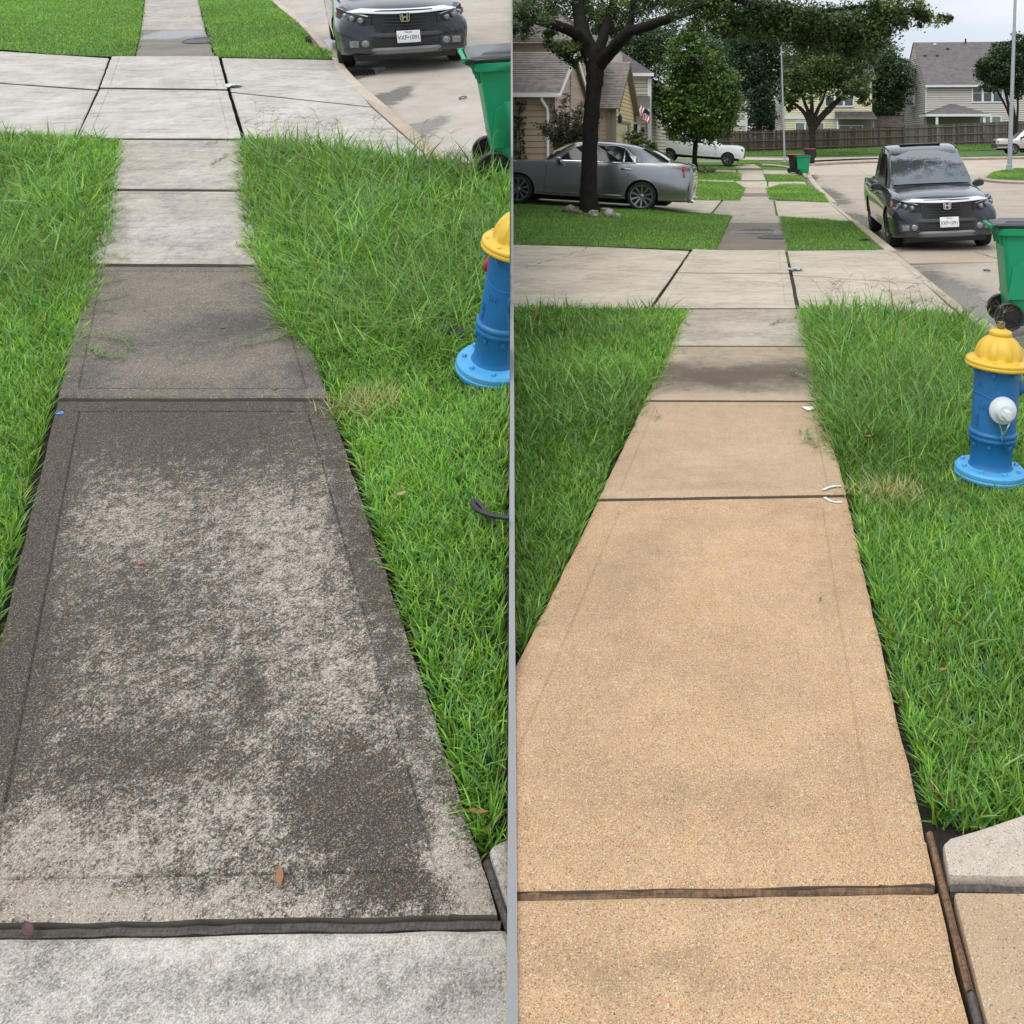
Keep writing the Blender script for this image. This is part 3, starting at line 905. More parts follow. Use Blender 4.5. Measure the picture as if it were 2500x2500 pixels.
# ------------------------------------------------------------------ paints, metals, plastics
def carpaint(name, col, metal=0.55, rough=0.38):
    m, nt, bs, P, out = newmat(name)
    n = noise(nt, P, 3.0, 4)
    c = mix(nt, n, tuple(v * 0.92 for v in col), tuple(v * 1.08 for v in col))
    dirt = mrange(nt, nd(nt, 'ShaderNodeSeparateXYZ', {0: P}).outputs[2], 0.55, 0.15, 0.0, 0.35)
    c = mix(nt, mth(nt, 'MULTIPLY', dirt, noise(nt, P, 9, 5)), c, (0.2, 0.18, 0.15))
    setp(nt, bs, col=c, metal=metal, rough=rough, coat=1.0, coatr=0.04)
    return m
m_dkpaint = carpaint("dark_grey_paint", (0.022, 0.026, 0.037), 0.45, 0.27)
m_silver = carpaint("silver_grey_paint", (0.25, 0.26, 0.268), 0.8, 0.22)
m_whitep = carpaint("white_paint", (0.76, 0.77, 0.78), 0.0, 0.4)
m_champ = carpaint("champagne_paint", (0.42, 0.40, 0.35))
m_glass = simple("dark_glass", (0.012, 0.016, 0.017), 0.06, var=0.05, spec=0.4)
m_wglass = simple("tinted_windscreen", (0.05, 0.062, 0.07), 0.02, var=0.1, spec=1.0, coat=1.0)
m_glassk = simple("clear_rear_glass", (0.09, 0.11, 0.12), 0.04, var=0.1, spec=1.0, coat=1.0)
m_pane = simple("window_glass", (0.045, 0.06, 0.065), 0.06, var=0.25, nscale=2, spec=0.8)
m_paneg = simple("blind_behind_glass", (0.17, 0.21, 0.19), 0.25, var=0.2, nscale=3)
m_chrome = simple("chrome", (0.82, 0.83, 0.84), 0.10, 1.0, var=0.03)
m_rim = simple("alloy", (0.35, 0.35, 0.36), 0.28, 0.9, var=0.08)
m_darkrim = simple("dark_alloy", (0.09, 0.09, 0.095), 0.35, 0.8, var=0.1)
m_tyre = simple("tyre_rubber", (0.018, 0.018, 0.018), 0.85, var=0.25, nscale=30)
m_blackp = simple("black_plastic", (0.016, 0.016, 0.017), 0.45, var=0.2)
m_greyp = simple("grey_plastic", (0.038, 0.041, 0.047), 0.55, var=0.1)
m_lens = simple("lamp_lens", (0.22, 0.24, 0.25), 0.08, 0.5, var=0.15, nscale=25, coat=1)
m_amber = simple("amber_lens", (0.5, 0.16, 0.05), 0.15, coat=1)
m_redl = simple("red_lens", (0.35, 0.012, 0.02), 0.12, coat=1)
m_plate = simple("plate_white", (0.72, 0.73, 0.74), 0.4, var=0.04)
m_ink = simple("ink_black", (0.015, 0.015, 0.018), 0.5)
m_dkliner = simple("wheel_well_black", (0.006, 0.006, 0.006), 0.95)

def boolcut(o, cutters):
    "subtract cylinders from a mesh object, their walls keep a black liner material"
    me0 = o.data
    tmp = []
    for mb in cutters:
        c = mb.build("cutter", m_dkliner, o.parent)
        tmp.append(c)
        md = o.modifiers.new("cut", 'BOOLEAN')
        md.operation = 'DIFFERENCE'
        md.object = c
        md.solver = 'EXACT'
        md.material_mode = 'TRANSFER'
    dg = bpy.context.evaluated_depsgraph_get()
    dg.update()
    me = bpy.data.meshes.new_from_object(o.evaluated_get(dg))
    o.modifiers.clear()
    o.data = me
    me.set_sharp_from_angle(angle=math.radians(32))
    for c in tmp:
        bpy.data.objects.remove(c)

def wheel(parent, x, y, R, w, rimmat, spokes, rim_r, side):
    wh = MB()
    ax = Matrix.Translation((x, y, R)) @ Matrix.Rotation(math.pi / 2 * side, 4, 'Y')      # local z points outwards
    hw = w / 2
    wh.lathe([(rim_r * 0.98, hw * 0.86), (rim_r * 1.03, hw), (R * 0.93, hw), (R * 0.985, hw * 0.8), (R, hw * 0.5), (R, -hw * 0.5), (R * 0.985, -hw * 0.8), (R * 0.9, -hw), (rim_r * 0.9, -hw), (rim_r * 0.9, -hw * 0.2), (rim_r * 0.98, hw * 0.86)], 36, ax, caps=False)
    tyre = wh.build("wheel", m_tyre, parent, angle=40)
    rm = MB()
    rm.lathe([(rim_r * 0.985, hw * 0.9), (rim_r * 1.0, hw * 0.96), (rim_r * 0.93, hw * 0.94), (rim_r * 0.9, hw * 0.3), (rim_r * 0.9, hw * 0.2)], 36, ax, caps=False)
    for k in range(spokes):
        a = 2 * math.pi * k / spokes
        Ms = ax @ Matrix.Rotation(a, 4, 'Z')
        rm.add([(0.15 * rim_r, -0.055 * rim_r, hw * 0.62), (0.94 * rim_r, -0.085 * rim_r, hw * 0.86), (0.94 * rim_r, 0.085 * rim_r, hw * 0.86), (0.15 * rim_r, 0.055 * rim_r, hw * 0.62),
                (0.15 * rim_r, -0.07 * rim_r, hw * 0.4), (0.94 * rim_r, -0.10 * rim_r, hw * 0.62), (0.94 * rim_r, 0.10 * rim_r, hw * 0.62), (0.15 * rim_r, 0.07 * rim_r, hw * 0.4)],
               [(0, 1, 2, 3), (0, 4, 5, 1), (1, 5, 6, 2), (2, 6, 7, 3), (3, 7, 4, 0)], False, Ms)
    rm.lathe([(0.2 * rim_r, hw * 0.4), (0.2 * rim_r, hw * 0.66), (0.12 * rim_r, hw * 0.72), (0.001, hw * 0.73)], 16, ax)
    rm.build("rim", rimmat, tyre, angle=35)
    bd = MB().lathe([(rim_r * 0.92, -hw * 0.3), (rim_r * 0.92, hw * 0.1), (0.001, hw * 0.12)], 24, ax)
    bd.build("brake_disc", m_blackp, tyre)
    return tyre

def body_loft(st, n=5):
    st = catmull(st, n)
    rings = []
    for y, zb, wb, wm, zm, ws, zs, zt in st:
        wb = max(wb, wm * 0.945)
        half = np.array([(0.001, zb), (wb * 0.6, zb), (wb, zb + 0.02), (wm - 0.015, zb + 0.13), (wm, zm), (ws, zs), (ws - 0.10, zs + (zt - zs) * 0.55), (ws * 0.45, zt - (zt - zs) * 0.08), (0.001, zt)])
        h = catmull(half, 3)
        ring = [(x, y, z) for x, z in h] + [(-x, y, z) for x, z in h[::-1]]
        rings.append(ring)
    return MB().loft(rings)

def cab_x(cab, y, z):
    "half width of the cabin side at (y, z)"
    ys = [c[0] for c in cab]
    zb = np.interp(y, ys, [c[1] for c in cab])
    wb = np.interp(y, ys, [c[2] for c in cab])
    zt = np.interp(y, ys, [c[3] for c in cab]) - 0.05
    wt = np.interp(y, ys, [c[4] for c in cab])
    t = (z - zb) / max(0.02, zt - zb)
    return wb + (wt - wb) * t

def vehicle(name, label, M, paint, body, cab, wheels, R, ww, rim_r, rimmat, spokes, windows, shield, rear, track, arch=1.14, group=None):
    t = thing(name, label, "pickup truck" if "truck" in name else "car", M, group)
    b = body_loft(body).build("body", paint, t, angle=35)
    cut = []
    for y in wheels:
        for s in (-1, 1):
            cut.append(MB().cyl((s * (track - ww * 0.85), y, R), (s * 1.6, y, R), R * arch, n=40))
    boolcut(b, cut)
    cs = catmull(cab, 5)
    rings = []
    for y, zb, wb, zt, wt in cs:
        half = [(wb, zb - 0.12), (wb, zb), (wb + (wt - wb) * 0.5, zb + (zt - 0.05 - zb) * 0.5), (wt, zt - 0.05), (wt - 0.035, zt - 0.022), (wt - 0.12, zt - 0.006), (wt * 0.4, zt), (0.001, zt + 0.004)]
        rings.append([(x, y, z) for x, z in half] + [(-x, y, z) for x, z in half[::-1]])
    MB().loft(rings).build("cabin", paint, t, angle=40)
    for poly in windows:
        for s in (-1, 1):
            pts = [Vector((s * (cab_x(cab, y, z) + 0.004), y, z)) for y, z in poly]
            mb = MB()
            k = len(pts)
            off = Vector((s * 0.012, 0, 0.003))
            mb.add([p + off for p in pts] + pts, [tuple(range(k)), tuple(range(2 * k - 1, k - 1, -1))] + [((i + 1) % k, i, k + i, k + (i + 1) % k) for i in range(k)])
            mb.build("side_window", m_glass, t)
    for nm, q, mt in (("windscreen", shield, m_wglass), ("rear_window", rear, m_glassk)):
        if q is None:
            continue
        (w0, y0, z0), (w1, y1, z1) = q
        rings = []
        for i in range(7):
            u = i / 6
            w, y, z = w0 + (w1 - w0) * u, y0 + (y1 - y0) * u, z0 + (z1 - z0) * u + 0.05 * math.sin(math.pi * u)
            d = 0.05 if y0 > y1 else -0.05
            rings.append([(w * k, y + d * (1 - k * k) + d * 0.15, z + 0.012 * (1 - k * k) + 0.004) for k in (-1, -0.66, -0.33, 0, 0.33, 0.66, 1)])
        MB().loft(rings, close=False).build(nm, mt, t, angle=60)
    for y in wheels:
        for s in (-1, 1):
            wheel(t, s * (track - ww / 2 + 0.01), y, R, ww, rimmat, spokes, rim_r, s)
    return t

def mirror(t, x, y, z, mat, s):
    mb = MB()
    mb.loft([[(s * (x + 0.02), y - 0.02 + a, z - 0.05 + b) for a, b in ((-.02, 0), (.04, 0), (.04, .05), (-.02, .05))],
             [(s * (x + 0.10), y - 0.03 + a, z - 0.06 + b) for a, b in ((-.05, -.01), (.09, .0), (.08, .13), (-.05, .14))],
             [(s * (x + 0.22), y - 0.04 + a, z - 0.05 + b) for a, b in ((-.05, 0), (.07, .01), (.06, .12), (-.05, .13))],
             [(s * (x + 0.27), y - 0.05 + a, z - 0.03 + b) for a, b in ((-.03, .02), (.03, .02), (.03, .07), (-.03, .07))]])
    return mb.build("mirror", mat, t, angle=60)

# ------------------------------------------------------------------ dark pickup seen from the front
def dark_pickup(label, M):
    body = [(-2.72, 0.48, 0.70, 0.90, 0.80, 0.88, 1.12, 1.15), (-2.60, 0.42, 0.80, 0.97, 0.80, 0.94, 1.15, 1.18), (-1.6, 0.36, 0.82, 0.995, 0.78, 0.95, 1.13, 1.17), (-0.3, 0.33, 0.82, 0.985, 0.72, 0.93, 1.10, 1.14),
            (0.9, 0.33, 0.82, 0.985, 0.70, 0.90, 1.08, 1.16), (1.35, 0.33, 0.82, 0.99, 0.72, 0.88, 1.05, 1.17), (2.0, 0.32, 0.82, 0.985, 0.74, 0.84, 1.00, 1.12), (2.35, 0.30, 0.80, 0.955, 0.74, 0.78, 0.96, 1.05),
            (2.52, 0.30, 0.76, 0.89, 0.70, 0.72, 0.90, 0.96), (2.60, 0.33, 0.66, 0.76, 0.62, 0.62, 0.80, 0.85)]
    cab = [(-1.25, 1.14, 0.86, 1.20, 0.78), (-1.08, 1.14, 0.88, 1.80, 0.73), (-0.85, 1.14, 0.89, 1.93, 0.725), (-0.3, 1.13, 0.895, 1.955, 0.73), (0.2, 1.12, 0.89, 1.88, 0.715), (0.55, 1.11, 0.875, 1.68, 0.71), (1.22, 1.10, 0.83, 1.18, 0.77)]
    t = vehicle("pickup_truck", label, M, m_dkpaint, body, cab, (1.62, -1.58), 0.385, 0.25, 0.235, m_darkrim, 10,
                [[(0.72, 1.16), (-0.22, 1.16), (-0.22, 1.80), (0.14, 1.78)], [(-0.28, 1.16), (-1.0, 1.17), (-0.96, 1.66), (-0.80, 1.79), (-0.28, 1.81)]],
                ((0.795, 1.18, 1.19), (0.67, 0.27, 1.82)), None, 0.955)
    # sunroof, door handles, mirrors
    MB().box((0, -0.30, 1.955), (0.85, 0.55, 0.03)).build("sunroof", m_glass, t, bevel=0.01)
    for s in (-1, 1):
        mirror(t, 0.87, 0.72, 1.13, m_blackp, s)
        for y in (-0.02, -0.85):
            MB().box((s * 0.985, y, 0.98), (0.035, 0.2, 0.035)).build("door_handle", m_dkpaint, t, bevel=0.01)
        # headlight: wraps from the grille end to the fender
        q = [(0.48, 2.60, 0.765), (0.66, 2.585, 0.765), (0.82, 2.48, 0.79), (0.915, 2.30, 0.86), (0.935, 2.06, 0.99), (0.885, 2.12, 1.015), (0.82, 2.32, 0.99), (0.70, 2.50, 0.95), (0.48, 2.60, 0.905)]
        mb = MB()
        o_ = [Vector((s * x, y + 0.03, z)) for x, y, z in q]
        i_ = [p - Vector((s * 0.10, 0.16, 0)) for p in o_]
        k = len(q)
        mb.add(o_ + i_, [tuple(range(k)), tuple(range(2 * k - 1, k - 1, -1))] + [((i + 1) % k, i, k + i, k + (i + 1) % k) for i in range(k)])
        hl = mb.build("headlight", m_blackp, t, bevel=0.012)
        for px, pz, r in ((0.62, 0.845, 0.042), (0.735, 0.875, 0.038), (0.83, 0.915, 0.03)):
            py = 2.635 - 1.1 * max(0, px - 0.58) ** 1.6
            Mx = Matrix.Translation((s * px, py - 0.005, pz)) @ Matrix.Rotation(-math.pi / 2, 4, 'X') @ Matrix.Rotation(s * 0.5, 4, 'Y')
            MB().lathe([(r, -0.03), (r, 0.02), (r * 0.7, 0.03), (0.001, 0.034)], 16, Mx).build("lens", m_lens, hl)
        MB().tube([(s * 0.52, 2.635, 0.895), (s * 0.70, 2.535, 0.94), (s * 0.83, 2.35, 0.98), (s * 0.905, 2.10, 1.0)], 0.012, 6).build("light_strip", m_lens, hl)
        MB().box((s * 0.93, 2.16, 0.90), (0.03, 0.10, 0.09)).build("turn_signal", m_amber, hl, bevel=0.01)
        # fog lamp housing
        fb = MB().box((s * 0.68, 2.50, 0.485), (0.36, 0.22, 0.15)).build("fog_light", m_greyp, t, bevel=0.02)
        MB().lathe([(0.055, 0), (0.055, 0.02), (0.04, 0.03), (0.001, 0.032)], 18, Matrix.Translation((s * 0.59, 2.605, 0.485)) @ Matrix.Rotation(-math.pi / 2, 4, 'X')).build("lens", m_lens, fb)
        MB().box((s * 0.745, 2.607, 0.485), (0.13, 0.02, 0.10)).build("lens", m_amber if s > 9 else m_lens, fb, bevel=0.008)
    # chrome wing over the grille
    mb = MB()
    rings = []
    for x in np.linspace(-0.80, 0.80, 17):
        a = abs(x) / 0.8
        y = 2.665 - 0.16 * a * a - (0.06 if a > 0.9 else 0)
        z = 0.915 + 0.035 * a ** 2
        h = 0.075 if a < 0.75 else 0.075 - (a - 0.75) * 0.24
        rings.append([(x, y - 0.14, z + h), (x, y - 0.03, z + h), (x, y, z + h * 0.55), (x, y + 0.004, z + 0.01), (x, y - 0.02, z), (x, y - 0.14, z)])
    MB().loft(rings).build("chrome_bar", m_chrome, t, angle=50)
    mb = MB()
    rings = [[(x, 2.664 - 0.16 * (x / 0.8) ** 2 + 0.003, 0.97), (x, 2.655 - 0.16 * (x / 0.8) ** 2 + 0.006, 0.985), (x, 2.6, 0.985), (x, 2.6, 0.97)] for x in np.linspace(-0.42, 0.42, 9)]
    MB().loft(rings).build("bar_slot", m_blackp, t)
    # grille with bars
    g = MB()
    g.add([(-0.52, 2.60, 0.92), (0.52, 2.60, 0.92), (0.42, 2.62, 0.66), (-0.42, 2.62, 0.66), (-0.52, 2.4, 0.92), (0.52, 2.4, 0.92), (0.42, 2.4, 0.66), (-0.42, 2.4, 0.66)],
          [(0, 1, 2, 3), (4, 7, 6, 5), (0, 4, 5, 1), (1, 5, 6, 2), (2, 6, 7, 3), (3, 7, 4, 0)])
    gr = g.build("grille", m_blackp, t)
    for z in (0.70, 0.75, 0.80, 0.85):
        w = 0.40 + (z - 0.66) * 0.36
        MB().loft([[(x, 2.655 - 0.10 * (x / 0.5) ** 2, z), (x, 2.66 - 0.10 * (x / 0.5) ** 2, z + 0.016), (x, 2.6, z + 0.024), (x, 2.6, z - 0.004)] for x in np.linspace(-w, w, 9)]).build("slat", m_greyp, gr)
    # emblem: a letter H in a rounded frame
    em = MB()
    fr = [(-0.075, 0.065), (0.075, 0.065), (0.066, -0.05), (0.05, -0.07), (-0.05, -0.07), (-0.066, -0.05)]
    frn = [(a * 0.82, b * 0.82) for a, b in fr]
    zc, yc = 0.875, 2.665
    for i in range(6):
        a, b = fr[i], fr[(i + 1) % 6]
        c, d = frn[(i + 1) % 6], frn[i]
        em.slabq([(p[0], yc, zc + p[1]) for p in (a, b, c, d)], 0.03, Vector((0, 1, 0)))
    for s in (-1, 1):
        em.slabq([(s * 0.024, yc, zc + 0.048), (s * 0.052, yc, zc + 0.048), (s * 0.040, yc, zc - 0.052), (s * 0.020, yc, zc - 0.052)], 0.032, Vector((0, 1, 0)))
    em.box((0, yc + 0.015, zc), (0.06, 0.03, 0.024))
    em.build("emblem", m_chrome, t)
    # bumper, lower grille, skid plate
    rings = []
    for x in np.linspace(-0.92, 0.92, 19):
        y = 2.665 - 0.30 * (abs(x) / 0.92) ** 3
        rings.append([(x, y - 0.25, 0.635), (x, y - 0.02, 0.635), (x, y, 0.60), (x, y, 0.575), (x, y - 0.035, 0.555), (x, y - 0.25, 0.55)])
    MB().loft(rings).build("bumper", m_greyp, t, angle=40)
    rings = []
    for x in np.linspace(-0.93, 0.93, 19):
        y = 2.655 - 0.32 * (abs(x) / 0.93) ** 3
        rings.append([(x, y - 0.3, 0.41), (x, y - 0.01, 0.41), (x, y, 0.375), (x, y - 0.03, 0.315), (x, y - 0.10, 0.285), (x, y - 0.3, 0.285)])
    MB().loft(rings).build("skid_plate", simple("matt_silver", (0.23, 0.23, 0.24), 0.45, 0.4), t, angle=40)
    MB().box((0, 2.48, 0.48), (0.98, 0.28, 0.13)).build("lower_grille", m_blackp, t, bevel=0.01)
    for s in (-1, 1):
        MB().box((s * 0.87, 2.31, 0.52), (0.13, 0.2, 0.26)).build("bumper_corner", m_greyp, t, bevel=0.03)
    MB().box((0, 2.0, 0.24), (1.5, 0.8, 0.1)).build("air_dam", m_blackp, t, bevel=0.02)
    MB().box((0, -0.1, 0.30), (1.3, 4.6, 0.14)).build("underbody", m_dkliner, t)
    # licence plate
    Mp = Matrix.Translation((-0.03, 2.69, 0.575)) @ Matrix.Rotation(math.radians(6), 4, 'X')
    pl = MB().box((0, 0, 0), (0.34, 0.012, 0.185), Mp).build("license_plate", m_plate, t, bevel=0.004)
    Mt = Mp @ Matrix.Translation((0, 0.0075, 0)) @ Matrix.Rotation(math.pi, 4, 'Z') @ Matrix.Rotation(math.pi / 2, 4, 'X')
    text_mesh("VXF\u2022" + "1091", 0.096, 0.001, m_ink, "plate_number", pl, Mt @ Matrix.Translation((0, -0.018, 0)), sx=0.80)
    text_mesh("TEXAS", 0.034, 0.001, m_ink, "plate_text", pl, Mt @ Matrix.Translation((0, 0.066, 0)), sx=1.1)
    # wipers, dark plate painting the shade of the open bed
    for x in (-0.35, 0.25):
        MB().tube([(x, 1.24, 1.175), (x + 0.3, 1.13, 1.225), (x + 0.42, 1.08, 1.245)], 0.008, 5).build("wiper", m_blackp, t)
    MB().box((0, -1.95, 1.185), (1.5, 1.35, 0.02)).build("bed_shade_plate", m_dkliner, t)  # near-black plate on the closed bed paints the shade of its hollow
    for s in (-1, 1):
        MB().tube([(s * 0.71, 0.2, 1.86), (s * 0.735, -0.3, 1.94), (s * 0.725, -0.85, 1.925)], 0.014, 6).build("roof_strip", m_blackp, t)
    return t

def placeR(p, yaw, roll=0.0, pitch=0.0):
    return Matrix.Translation(p) @ Matrix.Rotation(yaw, 4, 'Z') @ Matrix.Rotation(roll, 4, 'Y') @ Matrix.Rotation(pitch, 4, 'X')

# yaw pi turns the front (+y) towards the eye
pk = Vector((3.36, 18.95, -0.1))
truck_r = dark_pickup("dark grey pickup truck parked at the kerb of the cleaned street, whole front in view", placeR(pk, math.pi - math.radians(0.6), math.radians(2.4), math.radians(-0.8)))
lp = Lq(848, 147)
lc = Vector((lp.x + 0.83 * math.cos(math.radians(27)) - 1.62 * math.sin(math.radians(27)), lp.y + 0.83 * math.sin(math.radians(27)) + 1.62 * math.cos(math.radians(27)), -0.105))
truck_l = dark_pickup("dark grey pickup truck with its nose over the stained driveway, roof above the picture edge", ML @ placeR(lc, math.pi + math.radians(27), math.radians(-0.5)))

# ------------------------------------------------------------------ silver sedan seen from its left side, front hidden by the wall
sed_body = [(-1.26, 0.42, 0.55, 0.70, 0.62, 0.66, 0.86, 0.90), (-1.20, 0.30, 0.72, 0.85, 0.66, 0.78, 1.08, 1.14), (-1.05, 0.26, 0.80, 0.92, 0.70, 0.80, 1.17, 1.23), (-0.55, 0.25, 0.82, 0.955, 0.74, 0.84, 1.19, 1.26), (0.3, 0.24, 0.84, 0.965, 0.74, 0.885, 1.17, 1.22),
            (1.3, 0.23, 0.85, 0.955, 0.72, 0.89, 1.13, 1.17), (2.3, 0.23, 0.85, 0.955, 0.72, 0.87, 1.08, 1.15), (3.1, 0.25, 0.84, 0.955, 0.74, 0.84, 1.02, 1.10), (3.75, 0.26, 0.80, 0.93, 0.70, 0.80, 0.95, 1.02), (4.0, 0.30, 0.7, 0.84, 0.62, 0.70, 0.84, 0.9)]
sed_cab = [(-0.62, 1.2, 0.80, 1.275, 0.62), (-0.1, 1.2, 0.86, 1.485, 0.58), (0.2, 1.2, 0.875, 1.585, 0.585), (0.6, 1.19, 0.88, 1.64, 0.59), (1.1, 1.17, 0.885, 1.66, 0.60), (1.6, 1.14, 0.88, 1.635, 0.60), (1.9, 1.12, 0.87, 1.555, 0.60), (2.5, 1.10, 0.84, 1.17, 0.68)]
rp_, fp_ = Rq(1564, 516), Rq(1265, 497)
sy = math.radians(90)
side_y = 22.45
pr = Vector(((1564 - PX) / F * side_y, side_y, H - (515 - PY) / F * side_y))
pf = Vector(((1265 - PX) / F * side_y, side_y, H - (497 - PY) / F * side_y))
ax = (pf - pr).normalized()
Msed = Matrix.Translation(pr) @ Matrix((( -ax.z * 0, 0, 0, 0), (0, 0, 0, 0), (0, 0, 0, 0), (0, 0, 0, 1)))
yv = ax
xv = Vector((0, 0, 1)).cross(yv) * -1
xv.normalize()
zv = xv.cross(yv)
Msed = Matrix(((xv.x, yv.x, zv.x, pr.x), (xv.y, yv.y, zv.y, pr.y), (xv.z, yv.z, zv.z, pr.z), (0, 0, 0, 1)))
Msed = Msed @ Matrix.Translation((0.93, 0, 0)) if xv.y > 0 else Msed @ Matrix.Translation((-0.93, 0, 0))
sedan = vehicle("sedan", "silver grey sedan parked across the second driveway behind the black oak trunk", Msed, m_silver, sed_body, sed_cab, (0.0, 3.09), 0.365, 0.25, 0.285, m_rim, 10,
                [[(2.16, 1.145), (1.28, 1.16), (1.28, 1.545), (1.62, 1.53), (1.78, 1.49)], [(1.22, 1.16), (0.52, 1.18), (0.52, 1.54), (0.7, 1.555), (1.22, 1.55)], [(0.48, 1.185), (0.24, 1.20), (0.5, 1.5)]],
                ((0.72, 2.48, 1.18), (0.56, 1.84, 1.60)), ((0.66, -0.58, 1.285), (0.52, 0.12, 1.58)), 0.945)
nearx = -1 if (Msed @ Vector((-1, 0, 0))).y < (Msed @ Vector((1, 0, 0))).y else 1
for s in (-1, 1):
    mirror(sedan, 0.86, 2.12, 1.15, m_silver, s)
    for y in (0.42, 1.47):
        MB().box((s * 0.957, y, 1.02), (0.035, 0.26, 0.035)).build("door_handle", m_chrome, sedan, bevel=0.012)
    tl = MB()
    tl.add([(s * 0.86, -0.94, 1.17), (s * 0.80, -1.06, 1.17), (s * 0.66, -1.16, 1.12), (s * 0.72, -1.21, 0.86), (s * 0.86, -1.10, 0.86), (s * 0.92, -1.0, 0.9),
            (s * 0.6, -0.94, 1.15), (s * 0.6, -1.0, 1.15), (s * 0.5, -1.0, 1.1), (s * 0.5, -1.0, 0.88), (s * 0.6, -1.0, 0.88), (s * 0.6, -0.95, 0.9)],
           [(0, 1, 4, 5), (1, 2, 3, 4), (0, 6, 7, 1), (1, 7, 8, 2), (2, 8, 9, 3), (3, 9, 10, 4), (4, 10, 11, 5), (5, 11, 6, 0), (6, 11, 10, 9, 8, 7)])
    tl.build("tail_light", m_redl, sedan, bevel=0.015)
    MB().box((s * 0.945, -0.50, 0.60), (0.03, 0.05, 0.14)).build("side_reflector", m_redl, sedan, bevel=0.008)
    MB().tube([(s * 0.60, -1.12, 0.30), (s * 0.60, -1.27, 0.30)], 0.05, 12).build("exhaust_tip", m_chrome, sedan)
    # window trim, sill, door seams
    MB().tube([(s * (cab_x(sed_cab, y, z) + 0.010), y, z) for y, z in ((2.2, 1.135), (1.3, 1.152), (0.52, 1.172), (0.2, 1.185), (0.30, 1.35), (0.5, 1.52), (0.72, 1.575), (1.25, 1.572), (1.64, 1.55))], 0.011, 6).build("chrome_trim", m_chrome, sedan)
    MB().box((s * 0.945, 1.55, 0.345), (0.03, 2.1, 0.05)).build("sill_trim", m_silver, sedan, bevel=0.015)
    for y, z0, z1 in ((1.24, 0.36, 1.14), (2.42, 0.36, 1.05), (0.36, 0.78, 1.16)):
        MB().tube([(s * (0.925 if z > 0.9 else 0.957), y + (0.02 if z < 0.5 else 0), z) for z in np.linspace(z0, z1, 5)], 0.004, 4).build("door_seam", m_blackp, sedan)
    MB().box((s * 0.63, 0.95, 1.36), (0.2, 0.16, 0.3)).build("headrest", m_blackp, sedan, bevel=0.04)
MB().box((0, -1.24, 0.98), (1.25, 0.03, 0.05)).build("chrome_bar", m_chrome, sedan, bevel=0.01)
MB().box((0, -1.245, 0.78), (0.45, 0.03, 0.16)).build("license_plate", m_plate, sedan, bevel=0.005)
MB().box((0, -1.0, 1.245), (1.3, 0.14, 0.02)).build("boot_lip", m_silver, sedan, bevel=0.008)
MB().box((0, 1.6, 0.20), (1.4, 4.4, 0.12)).build("underbody", m_dkliner, sedan)
MB().add([(-0.03, 0.10, 1.62), (0.03, 0.10, 1.62), (0.03, 0.30, 1.625), (-0.03, 0.30, 1.625), (0, 0.12, 1.67)], [(0, 1, 4), (1, 2, 4), (2, 3, 4), (3, 0, 4), (0, 3, 2, 1)]).build("antenna_fin", m_silver, sedan)

# ------------------------------------------------------------------ white pickup far back
wt_body = [(-1.15, 0.62, 0.7, 0.88, 0.85, 0.86, 1.18, 1.22), (-1.05, 0.55, 0.85, 0.99, 0.86, 0.95, 1.24, 1.27), (0, 0.5, 0.86, 1.01, 0.86, 0.96, 1.25, 1.28), (1.3, 0.46, 0.86, 1.0, 0.84, 0.95, 1.22, 1.26), (2.6, 0.46, 0.86, 1.0, 0.84, 0.94, 1.2, 1.24),
           (3.3, 0.46, 0.86, 1.0, 0.84, 0.92, 1.16, 1.25), (4.2, 0.46, 0.86, 1.0, 0.84, 0.92, 1.20, 1.29), (4.60, 0.46, 0.84, 0.97, 0.82, 0.88, 1.16, 1.24), (4.75, 0.5, 0.78, 0.90, 0.8, 0.82, 1.06, 1.12)]
wt_cab = [(1.25, 1.2, 0.92, 1.26, 0.8), (1.34, 1.22, 0.93, 1.90, 0.74), (1.6, 1.22, 0.93, 1.99, 0.74), (2.2, 1.21, 0.93, 1.99, 0.74), (2.6, 1.2, 0.92, 1.86, 0.72), (3.3, 1.18, 0.86, 1.26, 0.76)]
yw = 60.5
wr_ = Vector(((1631 - PX) / F * yw, yw, 0.52))
wa = Vector(((1632 - PX) / F * yw, yw, H - (395.5 - PY) / F * yw))
wb = Vector(((1775 - PX) / F * yw, yw, H - (405.5 - PY) / F * yw))
wy = (wb - wa).normalized()
wx = wy.cross(Vector((0, 0, 1))).normalized()
wz = wx.cross(wy)
Mw = Matrix(((wx.x, wy.x, wz.x, wa.x), (wx.y, wy.y, wz.y, wa.y), (wx.z, wy.z, wz.z, wa.z), (0, 0, 0, 1))) @ Matrix.Translation((-0.985, 0, 0)) @ Matrix.Diagonal((1, 1.06, 1.12, 1))
white = vehicle("pickup_truck", "white single cab pickup truck behind the round tree in front of the fence", Mw, m_whitep, wt_body, wt_cab, (0.0, 3.72), 0.40, 0.27, 0.24, m_rim, 6,
                [[(2.75, 1.25), (1.5, 1.27), (1.5, 1.78), (2.4, 1.77)]], ((0.8, 3.25, 1.25), (0.66, 2.62, 1.84)), None, 0.985)
